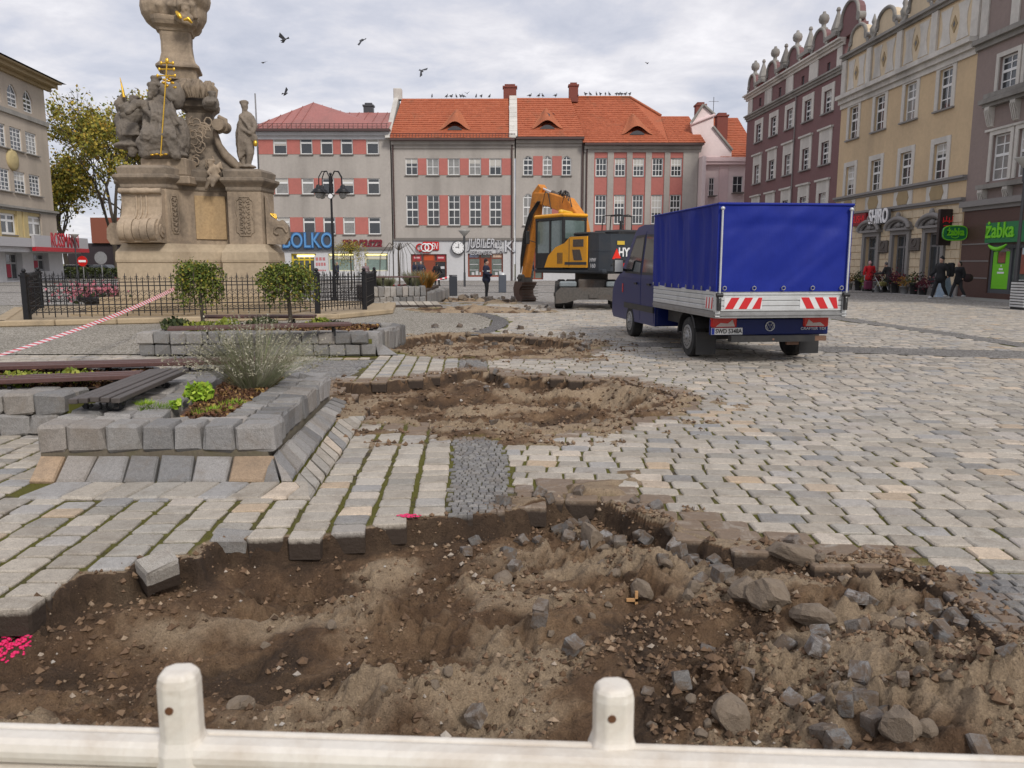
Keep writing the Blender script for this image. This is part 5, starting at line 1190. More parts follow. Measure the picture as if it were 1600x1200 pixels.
c4 = [(LR[3][1][0] + LR[3][1][1]) / 2, (LR[3][0][0] + LR[3][0][1]) / 2]; c4.append(2 * c4[1] - c4[0]); hs4 = [(c - 1.3, c + 1.3, *zr[3]) for c in c4 if c > 1.6]
wall(r, sE, zc, hs, M_BEIGE, D=14, z0=zled1); wall(r, sE - 0, zled1 - .01, hs4, M_BEIGEY, D=14, z0=zcan1 + .0, name='first_floor_wall')
MB().box(sE - 3.0, sE + .02, -.14, -.003, zcan1, zled1 - .2).build('corner_pier', M_BEIGE, r)
for c in cxs:
 a = c - wL / 2; window(r, a + .15, zr[0][0], wL - .3, zr[0][1] - .1 - zr[0][0], 2, (.3, (.62, .14)), .12, .08, y=.12, arch=.75, sill=0)
 for k in (1, 2): window(r, a, zr[k][0], wL, zr[k][1] - zr[k][0], 3, (.2, .4, .6, .8), .12, .07, y=.1, sill=.22, sillo=.2, sillm=M_TRIMG)
for (a, b_, z0, z1) in hs4:
 window(r, a, z0, b_ - a, z1 - z0, 2, ((.66, .2),), .2, .3, y=.14, sill=.1)
 for xx in (a - .5, b_ + .1, b_ + 1.2, a - 1.6): MB().box(xx, xx + .38, -.10, -.003, zcan1, zled1 - .25).build('pilaster', M_BEIGEY, r)
MB().lathe([(.95, -.02), (.95, .12), (.7, .2), (.3, .28)], (0, 0, 0), 16).build('medallion', M_BEIGEY, r, (cxs[1] - pitch * .5 + .3, -.02, (zr[1][0] + zr[2][1]) / 2)).rotation_euler = (math.pi / 2, 0, 0)
bar(r, 'ledge', 0, sE + .2, zled1 - .3, zled1 + .1, .3, M_TRIMG, prof=[(0, .5, .15), (.5, 1, .4)]); bar(r, 'ledge', 0, sE + .1, zr[0][0] - .75, zr[0][0] - .35, .2, M_TRIMG)
bar(r, 'cornice', 0, sE + 1, zc - .7, zc + .1, .3, M_YELB, prof=[(0, .4, .3), (.4, .8, .9), (.8, 1, 1.3)])
b = MB(); b.add([(0, -1.5, zc + .15), (sE + 1.6, -1.5, zc + .15), (sE - 3, 7, zc + 3.5), (0, 7, zc + 3.5), (sE + 1.6, 15, zc + .15), (0, 15, zc + .15)], [(0, 1, 2, 3), (1, 4, 2), (4, 5, 3, 2)]); b.build('roof', mat('slate_roof', (.09, .08, .085), .8, .2, 3, .2), r)
SHL = [lrect(q) for q in [(30, 110, 945, 1112), (160, 232, 945, 1082)]]; zsh1 = (SHL[0][3] + SHL[1][3]) / 2
hl = [(SHL[0][0], SHL[0][1] - .0, .1, zsh1), (SHL[1][0], SHL[1][1], .9, zsh1), (1.0, SHL[0][0] - 5, .9, zsh1)]
wall(r, sE + 1.0, zcan0 - .0, hl, M_WHITEW, D=14, name='shop_wall', depth=.8)
for (a, b_, c, d) in hl: o = link('shop_window', window_mesh(b_ - a, d - c, 3, ((.62, .15),), .2, .14, 0, mat('grey_shop_frame', (.35, .35, .36), .5, .1, 3, 0)), r, (a, .5, c)); link('pane', pane_mesh(b_ - a, d - c, M_GLASS), o); MB().box((b_ - a) * .36, (b_ - a) * .6, -.02, .025, .3, (d - c) * .58).build('poster', mat('crimson_poster', (.36, .02, .05), .6, .08, 2, 0), o)
M_CAN = mat('canopy_grey_panel', (.42, .41, .42), .5, .06, 2, 0)
MB().box(0, sE + 2.6, -1.6, -.01, zcan0 + .35, zcan1).build('canopy', M_CAN, r); MB().box(0, sE + 2.2, -1.3, -.01, zcan0 - .1, zcan0 + .33).build('soffit', M_WHITEW, r)
sL0 = Lp(20, 380)[0]; sL1 = Lp(113, 384)[0]
sg = sign('shop_sign', 'grey fascia with red capital lettering and a red stripe on the drugstore canopy', tuple(Lw(0)), ROTL)
MB().box(sL0, sE + 2.7, -1.85, -1.61, zcan0 + .3, zcan1 + .3).build('board', M_CAN, sg); MB().box(sL0, sE + 2.72, -1.9, -1.6, zcan0 + .0, zcan0 + .38).build('stripe', mat('red_stripe', (.45, .01, .02), .4, .05, 3, 0), sg)
ta, tb = Lp(47, 378)[0], Lp(92, 381)[0]
text('lettering', 'ROSSMANN', 1.9, mat('red_letters', (.42, .02, .035), .4, .05, 3, 0), sg, ((ta + tb) / 2, -1.89, (zcan0 + zcan1) / 2 + .45), width=tb - ta, ext=.03)
# low brick building and dark bushes beyond
r = empty('brick_building', (-62, 118, 0), 0, 'low brick red building beyond the trees with a dark ground floor', 'building'); 
MB().box(0, 30, 0, 10, 4.6, 8.3).build('upper_wall', mat('brick_red_wall', (.24, .08, .05), .9, .15, 1, .1), r); MB().box(-4, 32, .5, 10, 0, 4.6).build('wall', mat('dark_wall', (.035, .025, .03), .8, .3, 1, .1), r); MB().box(12, 17, .35, .49, 3.4, 4.2).build('blue_panel', mat('blue_panel', (.02, .05, .25), .5, .1, 1, 0), r)
# ================================================================ MONUMENT
M_STONE = mat('sandstone', (.42, .325, .23), .9, .28, 1.1, .6, 30, streak=.8, dirt=.8, dirtc=(.075, .06, .047), c2=(.36, .28, .20))
M_STONEM = mat('weathered_sandstone', (.27, .215, .16), .9, .3, 1.3, .6, 30, streak=.8, dirt=.8, dirtc=(.06, .05, .04))
M_STONED = mat('dark_sandstone', (.155, .135, .115), .9, .35, 3, .4, 30, streak=.3, dirt=.5, dirtc=(.05, .045, .04), c2=(.26, .21, .16))
M_STONEB = mat('stone_base', (.45, .36, .25), .9, .2, 1.2, .4, 30, streak=.4, dirt=.35, dirtc=(.17, .13, .09))
M_GOLD = mat('gilding', (.75, .46, .06), .35, .15, 8, .1, 40, metal=.75)
mon = empty('column_monument', (-10.1, 26.2, 0), 0, 'baroque sandstone column with scrolls standing inside the iron fence', 'monument')
MX, MY = -10.1, 26.2
plan = [(-11.5, 23.8), (-10.2, 23.8), (-10.0, 24.35), (-9.72, 24.72), (-9.3, 24.98), (-8.85, 25.05), (-8.72, 24.7), (-7.72, 24.78), (-7.6, 25.7), (-8.3, 27.5), (-9.8, 28.8), (-11.4, 28.7), (-12.0, 27.6), (-12.2, 26.0), (-12.12, 25.1), (-11.8, 24.85), (-11.65, 24.45)]
plan = [(x - MX, y - MY) for x, y in plan]
def offs(P, d):
 n = len(P); out = []
 for i in range(n):
  p0, p, p1 = Vector(P[i - 1]), Vector(P[i]), Vector(P[(i + 1) % n]); a = (p - p0).normalized(); b = (p1 - p).normalized()
  na, nb_ = Vector((a.y, -a.x)), Vector((b.y, -b.x)); m = (na + nb_); l = m.length; m = m / l; k = d / max(.55, m.dot(na)); out.append((p.x + m.x * k, p.y + m.y * k))
 return out
def slabs(levels, P=plan):
 b = MB(); b.rings([[(x, y, z) for x, y in offs(P, d)] for d, z in levels]); return b
slabs([(.34, 0), (.34, .35), (.24, .42), (.24, 1.62), (.26, 1.64)]).build('base', M_STONEB, mon)
slabs([(.26, 1.645), (.27, 1.72), (.25, 1.95), (.14, 2.08), (.10, 2.18), (.02, 2.2)]).build('base_moulding', M_STONEB, mon)
slabs([(.0, 2.2), (.0, 3.80)]).build('pedestal', M_STONE, mon)
slabs([(.02, 3.80), (.04, 3.84), (.04, 3.92), (.09, 3.98), (.17, 4.06), (.20, 4.10), (.20, 4.17), (.08, 4.21), (.10, 4.38), (.04, 4.42), (-.04, 4.47)]).build('cornice', M_STONEM, mon)
# recessed inscription panel, relief panels
def on(face0, face1, t0, t1, z0, z1, d0, d1, name, m, poly=None):
 """slab on the wall between plan points face0->face1"""
 a, b_ = Vector(plan[face0]), Vector(plan[face1]); e_ = (b_ - a); n_ = Vector((e_.y, -e_.x)).normalized(); b = MB()
 X = Matrix(((e_.normalized().x, n_.x, 0, a.x), (e_.normalized().y, n_.y, 0, a.y), (0, 0, 1, 0), (0, 0, 0, 1))); b.X = X
 Lh = e_.length; return b, Lh
def arabesque(face0, face1, z0, z1, wd, name='relief_panel'):
 b, Lh = on(face0, face1, 0, 1, 0, 0, 0, 0, '', None); c = Lh / 2; h = (z1 - z0)
 P = [(c - wd * .3, z0), (c + wd * .3, z0), (c + wd * .35, z0 + h * .06), (c + wd * .5, z0 + h * .1), (c + wd * .5, z0 + h * .4), (c + wd * .42, z0 + h * .5), (c + wd * .5, z0 + h * .6), (c + wd * .5, z0 + h * .9), (c + wd * .35, z0 + h * .94), (c + wd * .3, z1), (c - wd * .3, z1), (c - wd * .35, z0 + h * .94), (c - wd * .5, z0 + h * .9), (c - wd * .5, z0 + h * .6), (c - wd * .42, z0 + h * .5), (c - wd * .5, z0 + h * .4), (c - wd * .5, z0 + h * .1), (c - wd * .35, z0 + h * .06)]
 b.tube([(p[0], .015, p[1]) for p in P] + [(P[0][0], .015, P[0][1])], .018, 5)
 random.seed(face0 * 7 + int(z0 * 10))
 for k in range(7):
  zc = z0 + h * (.1 + .8 * k / 6); r_ = wd * .17
  for s_ in (-1, 1):
   b.tube([(c + s_ * (wd * .22 + (r_ * (1 - .13 * q)) * math.cos(q * .9 + 1)), .02, zc + s_ * 0 + (r_ * (1 - .13 * q)) * math.sin(q * .9 + 1)) for q in range(7)], .014, 4)
  b.tube([(c, .02, zc - .06), (c, .035, zc), (c, .02, zc + .06)], [.01, .03, .01], 5)
 b.build(name, M_STONE, mon)
arabesque(6, 7, 2.45, 3.62, .52); arabesque(1, 2, 2.5, 3.6, .30); arabesque(14, 15, 2.5, 3.55, .34)
# panel in the hollow bay
b = MB(); 
Pn = [plan[3], plan[4], plan[5]]; b.rings([[(x, y, z) for x, y in [(plan[3][0] + .0, plan[3][1] - .05), (plan[4][0], plan[4][1] - .06), (plan[5][0] - .05, plan[5][1] - .07), (plan[5][0] - .05, plan[5][1]), (plan[4][0], plan[4][1] + .02), (plan[3][0], plan[3][1] + .02)]] for z in (2.35, 3.66)])
b.build('inscription_panel', mat('ochre_stained_stone', (.46, .33, .18), .9, .25, 1.6, .25, 20, c2=(.33, .20, .095), streak=.3), mon)
# scroll console on the front pier
def console(parent, m, X, w=1.22, z0=2.2, z1=3.78):
 b = MB(); b.X = X; prof = [(0, z0), (-.52, z0 + .02), (-.60, z0 + .25), (-.56, z0 + .52), (-.40, z0 + .68), (-.26, z0 + .82), (-.20, z0 + 1.05), (-.20, z1 - .2), (-.24, z1 - .05), (0, z1 - .02)]
 b.prism([(y, z) for y, z in prof], .02, w - .02, 'x')
 for k in range(5):       # fluted roll
  x0 = .06 + k * (w - .12) / 5; x1 = x0 + (w - .12) / 5 - .02
  b.cyl((x0, -.36, z0 + .36), (x1, -.36, z0 + .36), .345 + (.02 if k % 2 else 0), n=22)
 b.cyl((-.02, -.33, z0 + .36), (w + .02, -.33, z0 + .36), .20, n=16); b.cyl((-.05, -.33, z0 + .36), (w + .05, -.33, z0 + .36), .09, n=12)
 b.tube([(0, -.24, z1 - .08), (w * .25, -.27, z1 - .08), (w * .35, -.24, z1 - .08), (w * .5, -.28, z1 - .08), (w * .65, -.24, z1 - .08), (w * .75, -.27, z1 - .08), (w, -.24, z1 - .08)], [.09, .07, .10, .08, .10, .07, .09], 8)
 for xx in (w * .38, w * .5, w * .62): b.tube([(xx, -.20, z1 - .15), (xx, -.215, z0 + 1.0), (xx, -.31, z0 + .78), (xx, -.5, z0 + .66)], .035, 6)
 return b.build('scroll_console', m, parent)
console(mon, M_STONE, Matrix.Translation((plan[0][0] + .04, plan[0][1], 0)))
def volute(x, y, z, s, yaw, m=M_STONE):
 b = MB(); b.X = Matrix.Translation((x, y, z)) @ Matrix.Rotation(yaw, 4, 'Z')
 b.prism([(0, 0), (.55 * s, 0), (.68 * s, .2 * s), (.66 * s, .55 * s), (.5 * s, .75 * s), (.38 * s, .7 * s), (.15 * s, .85 * s), (.05 * s, 1.4 * s), (0, 1.5 * s)], -.2, .2)
 b.tube([(.36 * s + (.26 - .036 * k) * s * math.cos(k * .8), -.21, .36 * s + (.26 - .036 * k) * s * math.sin(k * .8)) for k in range(7)], .04, 6)
 o = b.build('volute', m, mon)
 b = MB(); b.X = Matrix.Translation((x, y, z)) @ Matrix.Rotation(yaw, 4, 'Z'); [b.tube([(.12 * s, -.1, .95 * s), (.2 * s + .05 * k, -.12, .86 * s + .03 * k), (.32 * s, -.1, .78 * s)], .022, 4) for k in range(3)]; b.build('gilded_leaf', M_GOLD, o)
volute(plan[7][0] + .05, plan[7][1] + .35, 2.2, 1.0, .12); volute(plan[14][0] - .02, plan[14][1] + .25, 2.2, .9, math.pi - .1)
# upper tier: squared rings
def ring_sq(py, p0, p1, Y=26.0, ph=math.radians(16), ch=.16):
 a = A(p0, py, Y); b_ = A(p1, py, Y); cx = (a.x + b_.x) / 2 - MX; hw = (b_.x - a.x) / 2; s = hw / (math.cos(ph) + math.sin(ph)) * 1.03; z = a.z
 q = []
 for (u, v) in ((-1 + ch, -1), (1 - ch, -1), (1, -1 + ch), (1, 1 - ch), (1 - ch, 1), (-1 + ch, 1), (-1, 1 - ch), (-1, -1 + ch)):
  q.append((cx + s * (u * math.cos(ph) - v * math.sin(ph)), s * (u * math.sin(ph) + v * math.cos(ph)) - .2, z))
 return q
def tier(name, rows, m, **k): b = MB(); b.rings([ring_sq(*r, **k) for r in rows]); return b.build(name, m, mon)
tier('upper_pedestal', [(276, 258, 384), (264, 266, 380), (250, 277, 366), (230, 284, 353), (210, 287, 345), (190, 289, 338), (179, 290, 336)], M_STONEM)
tier('upper_cornice', [(180, 290, 336), (176, 286, 339), (171, 278, 345), (166, 276, 346), (163, 276, 346), (160, 281, 341), (157, 284, 336), (153, 284, 330)], M_STONEM)
tier('leafy_bulb', [(156, 276, 320), (150, 268, 326), (142, 265, 328), (134, 266, 326), (128, 271, 320), (124, 276, 314)], M_STONEM, ch=.5)
tier('shaft', [(128, 262, 312), (114, 252, 312), (111, 243, 318), (108, 243, 318), (102, 249, 311), (88, 252, 305), (70, 251, 302), (54, 248, 302)], M_STONE)
tier('shaft_cornice', [(54, 246, 304), (50, 244, 306), (46, 238, 313), (40, 236, 317), (34, 235, 318), (31, 244, 310)], M_STONE)
b = MB()
for k in range(9):   # acanthus on the bulb
 px = 272 + 52 * k / 8; c_ = A(px, 140, 25.2); th = (k - 4) / 4
 for q in range(3): b.tube([(c_.x - MX + .05 * q * (1 if k % 2 else -1), -.98 + .5 * th * th + .02, c_.z + .30 - .0 * q), (c_.x - MX + .10 * (q - 1), -1.12 + .5 * th * th, c_.z + .05), (c_.x - MX + .06 * (q - 1), -1.0 + .5 * th * th, c_.z - .22)], [.05, .10, .04], 6)
b.build('acanthus', M_STONE, mon)
# side scroll (S curve) on the right flank and its curl
b = MB(); pts = [A(p, q, 25.3) for p, q in [(341, 182), (352, 188), (353, 202), (343, 206), (337, 198), (336, 206), (341, 225), (352, 242), (364, 254), (373, 262), (377, 258), (373, 254)]]
b.tube([(p.x - MX, p.y - MY, p.z) for p in pts], [.06, .08, .09, .08, .06, .08, .10, .13, .15, .12, .08, .05], 8); c_ = A(344, 196, 25.2); b.cyl((c_.x - MX, c_.y - MY - .2, c_.z), (c_.x - MX, c_.y - MY + .5, c_.z), .18, n=16); b.build('side_scroll', M_STONE, mon)
b = MB(); c0 = A(316, 225, 25.2)
for k in range(26):
 random.seed(k); x = c0.x - MX + random.uniform(-.32, .32); z = c0.z + random.uniform(-.7, .7)
 y = -1.16 + .10 * (c0.z - z) * -1 * .6; b.tube([(x + .13 * math.cos(t + k), y - .05, z + .13 * math.sin(t + k)) for t in np.linspace(0, 4, 6)], .028, 5)
b.build('carved_relief', M_STONE, mon)
for (p0, q0, p1, q1, Y) in ((222, 262, 292, 246, 24.3), (368, 276, 404, 263, 25.1)):
 a = A(p0, q0, Y); c_ = A(p1, q1, Y); b = MB(); b.box(a.x - MX, c_.x - MX, Y - MY - .1, Y - MY + 1.0, a.z - .25, c_.z - .02, .04).box(a.x - MX - .12, c_.x - MX + .12, Y - MY - .22, Y - MY + 1.1, a.z - .5, a.z - .25, .04); b.build('statue_base', M_STONE, mon)
# ---------------------------------------------------------------- carved figures (one continuous surface each)
def sculpt(name, mb, m, parent, vox=.03, disp=.03, ds=.12, loc=None, smooth=1, tag_=None):
 o = mb.build(name, m, parent, loc); md = o.modifiers.new('r', 'REMESH'); md.mode = 'VOXEL'; md.voxel_size = vox; md.use_smooth_shade = True
 if smooth: s_ = o.modifiers.new('s', 'SMOOTH'); s_.iterations = smooth; s_.factor = .5
 if disp:
  tx = bpy.data.textures.get('folds%g' % ds) or bpy.data.textures.new('folds%g' % ds, 'CLOUDS'); tx.noise_scale = ds; tx.noise_depth = 2
  d = o.modifiers.new('d', 'DISPLACE'); d.texture = tx; d.strength = disp; d.texture_coords = 'LOCAL'
 return o
def V3(*a): return Vector(a)
def folds(b, a, c, r0, r1, n, seed, ang0=-2.6, ang1=-.5, rr=.05):
 """ridges of cloth running from ring a to ring c"""
 rnd = random.Random(seed)
 for k in range(n):
  t = ang0 + (ang1 - ang0) * (k + rnd.uniform(-.3, .3)) / max(1, n - 1); t2 = t + rnd.uniform(-.35, .35)
  p = [a.lerp(c, u) + V3(math.cos(t + (t2 - t) * u), math.sin(t + (t2 - t) * u), 0) * (r0 + (r1 - r0) * u) for u in (0, .3, .65, 1)]
  b.tube(p, [rr * .5, rr, rr * 1.1, rr * .8], 6)
def head(b, p, s=.13, yaw=0, beard=False, hat=False):
 d = V3(math.sin(yaw), -math.cos(yaw), 0); b.ell(p, (s * .82, s * .95, s * 1.2)); b.ell(p + d * s * .9 + V3(0, 0, -s * .1), (s * .22,) * 3, None, 8, 6)
 b.ell(p + d * s * .35 + V3(0, 0, -s * .8), (s * .5, s * .5, s * .5), None, 8, 6)
 for k in range(9): t = k * .7; b.ell(p + V3(s * .75 * math.cos(t), s * .75 * math.sin(t), s * .75) - d * s * .2, s * .38, None, 8, 6)
 if beard: b.ell(p + d * s * .75 + V3(0, 0, -s * 1.2), (s * .45, s * .4, s * .8), None, 8, 6)
def Mp(px, py, Y): p = A(px, py, Y); return Vector((p.x, p.y, p.z))
# seated figure with the triple cross staff
S1 = empty('statue', Mp(250, 245, 24.6), 0, 'large seated bearded figure in a cloak on the front pier, holding the gilded triple cross', 'statue', 'carved figures on the column')
O = Mp(250, 245, 24.6)
def q(px, py, dy=0): p = A(px, py, 24.6 + dy); return p - O
b = MB(); b.ell(q(250, 190, .25), (.52, .42, .62)); b.ell(q(247, 172, .2), (.46, .34, .45)); head(b, q(239, 139, -.05), .17, -.5, True)
b.limb([q(238, 150), q(242, 165, .1)], [.11, .14]); 
b.limb([q(252, 208, .1), q(232, 212, -.55), q(228, 240, -.5)], [.3, .25, .16]); b.limb([q(262, 208, .1), q(262, 210, -.55), q(275, 243, -.5)], [.3, .24, .15])
b.limb([q(228, 165, .1), q(212, 162, -.2), q(200, 175, -.3)], [.17, .13, .10]); b.limb([q(262, 168, .1), q(272, 190, -.2), q(258, 196, -.45)], [.19, .16, .10])
b.ell(q(236, 225, -.25), (.42, .45, .35)); b.ell(q(262, 230, -.15), (.5, .42, .32)); b.ell(q(282, 215, .2), (.28, .4, .62)); b.ell(q(256, 243, -.1), (.75, .55, .16))
for k in range(12): b.tube([q(226 + 4 * k, 188 + (k % 3) * 3, -.25), q(224 + 4.4 * k, 212 + (k % 2) * 4, -.66), q(220 + 5.2 * k, 240, -.5)], [.05, .085, .06], 6)
for k in range(7): b.tube([q(232 + 6 * k, 158, -.12), q(240 + 5 * k, 176, -.34), q(236 + 8 * k, 196, -.36)], [.03, .07, .05], 6)
b.tube([q(222, 168, 0), q(240, 182, -.35), q(270, 196, -.3), q(285, 226, .0)], [.07, .10, .11, .07], 8)
sculpt('figure', b, M_STONED, S1, .026, .06, .10)
b = MB(); a, c_ = q(251, 244, -.75), q(261, 98, -.75); b.cyl(a, c_, .02, n=6)
for py, hw in ((131, 0), ): pass
for k, (py, hw) in enumerate(((118, .25), (108, .21), (98.5, .17))):
 p = a.lerp(c_, (244 - py) / 146); b.cyl(p - V3(hw, 0, 0), p + V3(hw, 0, 0), .02, n=6)
 for s_ in (-1, 1): b.ell(p + V3(s_ * hw, 0, 0), (.04, .025, .055), None, 8, 6)
b.ell(c_ + V3(0, 0, .05), (.06, .04, .09), None, 8, 6); b.build('cross_staff', M_GOLD, S1)
b = MB(); p0 = q(262, 128, -.55); 
for k in range(12): random.seed(k); v = V3(random.uniform(-.18, .18), random.uniform(-.1, .1), random.uniform(-.15, .15)); b.ell(p0 + v, (.06, .035, .035), None, 8, 6)
b.build('gilded_rays', M_GOLD, S1)
b = MB(); [b.ell(q(238 + 7 * k, 242 - k % 2, -.62), (.07, .06, .03), None, 8, 5) for k in range(4)]; b.build('gilded_hem', M_GOLD, S1)
b = MB(); O = Mp(262, 135, 25.0)
def q2(px, py, dy=0): return A(px, py, 25.0 + dy) - O
head(b, q2(243, 128, .1), .16, -.9); b.ell(q2(258, 145, .1), (.3, .3, .3)); b.ell(q2(275, 150, .1), (.28, .3, .42)); b.limb([q2(252, 138, .0), q2(268, 155, -.2)], [.12, .09])
S2 = empty('statue', O, 0, 'small dark cherub peering over the shoulder of the seated figure', 'statue', 'carved figures on the column'); sculpt('figure', b, M_STONED, S2, .032, .04, .14)
# left angel with a gilded lance
O = Mp(205, 240, 25.1)
def q(px, py, dy=0): return A(px, py, 25.1 + dy) - O
S3 = empty('statue', O, 0, 'winged figure at the left edge of the column raising a gilded lance', 'statue', 'carved figures on the column')
b = MB(); head(b, q(209, 158, 0), .15, -.6); b.ell(q(207, 180, .1), (.32, .3, .45)); b.ell(q(203, 205, .1), (.42, .36, .45)); b.limb([q(202, 168), q(193, 180, -.1), q(189, 168, -.2)], [.14, .11, .09])
b.tube([q(186, 178, .2), q(188, 165, .2), q(194, 148, .2)], [.05, .2, .1], 8); b.limb([q(205, 215, 0), q(207, 240, -.1)], [.18, .12]); b.limb([q(214, 215, .1), q(217, 236, .1)], [.18, .1]); b.ell(q(203, 228, .1), (.5, .4, .12))
b.ell(q(191, 190, .15), (.24, .2, .32))
for k in range(7): b.tube([q(196 + 3 * k, 192, -.2), q(192 + 4 * k, 212, -.26)], [.05, .06], 6)
sculpt('figure', b, M_STONED, S3, .028, .06, .10)
MB().tube([q(194, 152, 0), q(190.5, 135, 0), q(187.5, 121, 0)], [.05, .03, .008], 6).build('lance', M_GOLD, S3)
# right standing figure
O = Mp(387, 263, 25.4)
def q(px, py, dy=0): return A(px, py, 25.4 + dy) - O
S4 = empty('statue', O, 0, 'slender standing cloaked figure on its own block at the right end of the column', 'statue', 'carved figures on the column')
b = MB(); head(b, q(382, 165, 0), .135, .5); b.limb([q(382, 172), q(383, 180)], [.08, .1]); b.ell(q(386, 188, .05), (.24, .2, .27)); b.ell(q(388, 208, .05), (.23, .2, .28)); b.limb([q(388, 215), q(391, 240, -.08), q(388, 260, -.04)], [.18, .12, .07]); b.limb([q(384, 215, .1), q(382, 240, .1), q(380, 260, .1)], [.18, .13, .1])
b.limb([q(378, 182), q(376, 200, -.05), q(390, 208, -.22)], [.10, .08, .055]); b.limb([q(393, 184), q(399, 198, -.1), q(396, 206, -.2)], [.10, .08, .055]); b.ell(q(379, 222, .15), (.22, .16, .75)); b.ell(q(386, 261, 0), (.3, .26, .06))
for k in range(7): b.tube([q(373 + 3.2 * k, 190, -.08), q(373 + 3.5 * k, 222, -.16 + .03 * abs(k - 3)), q(374 + 2.8 * k, 250 - 3 * k, -.05)], [.03, .05, .035], 6)
b.tube([q(376, 182, -.1), q(390, 200, -.22), q(398, 215, -.16)], [.04, .06, .05], 6); b.ell(q(397, 216, -.1), (.12, .1, .14))
sculpt('figure', b, mat('statue_sandstone', (.25, .205, .16), .9, .3, 3, .4, 30, streak=.3, dirt=.5, dirtc=(.07, .06, .05)), S4, .028, .035, .13)
MB().ell(q(399, 224, -.16), (.07, .06, .10), None, 8, 6).build('gilded_trim', M_GOLD, S4)
# putto on the cornice, draped head on the upper cornice, cherub on the cloud
O = Mp(335, 272, 24.75)
def q(px, py, dy=0): return A(px, py, 24.75 + dy) - O
S5 = empty('statue', O, 0, 'small sitting putto with dangling legs on the cornice of the hollow bay', 'statue', 'carved figures on the column')
b = MB(); head(b, q(329, 255, 0), .115, -.3); b.ell(q(334, 268, .05), (.16, .15, .22)); b.ell(q(336, 277, .05), (.17, .15, .12)); b.limb([q(336, 278), q(327, 281, -.25), q(322, 294, -.25)], [.10, .085, .05]); b.limb([q(338, 279), q(333, 284, -.25), q(332, 291, -.3)], [.10, .085, .05]); b.limb([q(330, 263), q(325, 270, -.15), q(330, 275, -.2)], [.07, .055, .04]); b.limb([q(339, 262), q(343, 268, .05)], [.07, .05]); b.tube([q(336, 264, .15), q(345, 258, .2), q(347, 265, .2)], [.08, .12, .04], 6)
sculpt('figure', b, M_STONE, S5, .024, .02, .1)
O = Mp(329, 170, 25.2)
def q(px, py, dy=0): return A(px, py, 25.2 + dy) - O
S6 = empty('statue', O, 0, 'crouching dark figure wrapped in drapery at the right end of the upper cornice', 'statue', 'carved figures on the column')
b = MB(); head(b, q(332, 149, 0), .12, .8); b.ell(q(327, 162, .05), (.22, .2, .22)); b.ell(q(334, 162, .1), (.16, .18, .24)); [b.tube([q(319 + 4 * k, 166, -.12), q(324 + 4 * k, 158, -.2), q(330 + 3 * k, 154, -.1)], [.03, .05, .03], 6) for k in range(4)]
sculpt('figure', b, M_STONED, S6, .026, .03, .1)
O = Mp(272, 30, 26.0)
def q(px, py, dy=0): return A(px, py, 26 + dy) - O
b = MB(); rnd = random.Random(4)
for (px, py, rx, rz_) in ((272, 15, .85, .72), (247, 14, .5, .62), (298, 18, .45, .6), (272, -15, .8, .6), (308, -2, .35, .4), (240, -12, .45, .5), (262, 22, .55, .5), (290, 28, .4, .35), (272, -50, .9, .8)): b.ell(q(px, py, rnd.uniform(-.1, .1)), (rx, .7, rz_))
for k in range(9): px = 236 + 8.5 * k; b.tube([q(px, -12, -.5), q(px - 4 + 8 * (k % 2), 8, -.78 + .03 * abs(k - 4) ** 1.6), q(px + 2, 30, -.5)], [.06, .12, .08], 8)
cl_o = sculpt('cloud_carving', b, M_STONE, mon, .04, .03, .2, loc=O - Vector((MX, MY, 0)))
S7 = empty('statue', O, 0, 'cherub head with small gilded wings on the carved cloud near the top', 'statue', 'carved figures on the column')
b = MB(); head(b, q(290, 15, -.72), .17, .45); b.ell(q(287, 28, -.66), (.3, .2, .16)); b.tube([q(275, 26, -.75), q(284, 32, -.75), q(300, 38, -.7)], [.12, .1, .08], 8); sculpt('figure', b, M_STONE, S7, .026, .01, .1)
b = MB(); b.tube([q(276, 19, -.88), q(280, 24, -.98), q(283, 29, -.96)], [.05, .08, .05], 6); b.tube([q(287, 31, -.98), q(294, 29, -1.0), q(300, 36, -.92)], [.03, .07, .03], 6); b.build('wings', M_GOLD, S7)
# ================================================================ IRON FENCE AND KERB
M_IRON = mat('black_iron', (.012, .012, .014), .45, .3, 9, .15, 60, spec=.4)
M_KERB = mat('sandstone_kerb', (.40, .31, .20), .85, .2, 2.5, .3, 40, dirt=.3)
FA, FB, FC, FD, FE, FF_ = (-12.75, 20.75), (-5.77, 23.45), (-4.77, 25.58), (-5.2, 30.0), (-12.5, 31.5), (-15.8, 26.5)
FP = [FA, FB, FC, FD, FE, FF_]
kc = (sum(p[0] for p in FP) / 6, sum(p[1] for p in FP) / 6)
def ex(P, d): return [(p[0] + (p[0] - kc[0]) / math.hypot(p[0] - kc[0], p[1] - kc[1]) * d, p[1] + (p[1] - kc[1]) / math.hypot(p[0] - kc[0], p[1] - kc[1]) * d) for p in P]
kb = empty('stone_kerb', (0, 0, 0), 0, 'low sandstone kerb platform under the black iron fence', 'kerb')
b = MB(); b.prism(ex(FP, .75), .0, .13, 'z'); b.build('platform', M_KERB, kb)
for i in range(6):
 a, c_ = Vector((*ex(FP, .95)[i], 0)), Vector((*ex(FP, .95)[(i + 1) % 6], 0)); L_ = (c_ - a).length; n = max(2, int(L_ / 1.3)); an = math.atan2(c_.y - a.y, c_.x - a.x)
 if i == 0: n = 6
 for k in range(n):
  s0_, s1_ = L_ * k / n + .006, L_ * (k + 1) / n - .006; b = MB(); b.box(0, s1_ - s0_, 0, .35, .0, .16, .03)
  p = a.lerp(c_, s0_ / L_); b.build('kerb_stone', M_KERB, kb, (p.x, p.y, 0), an)
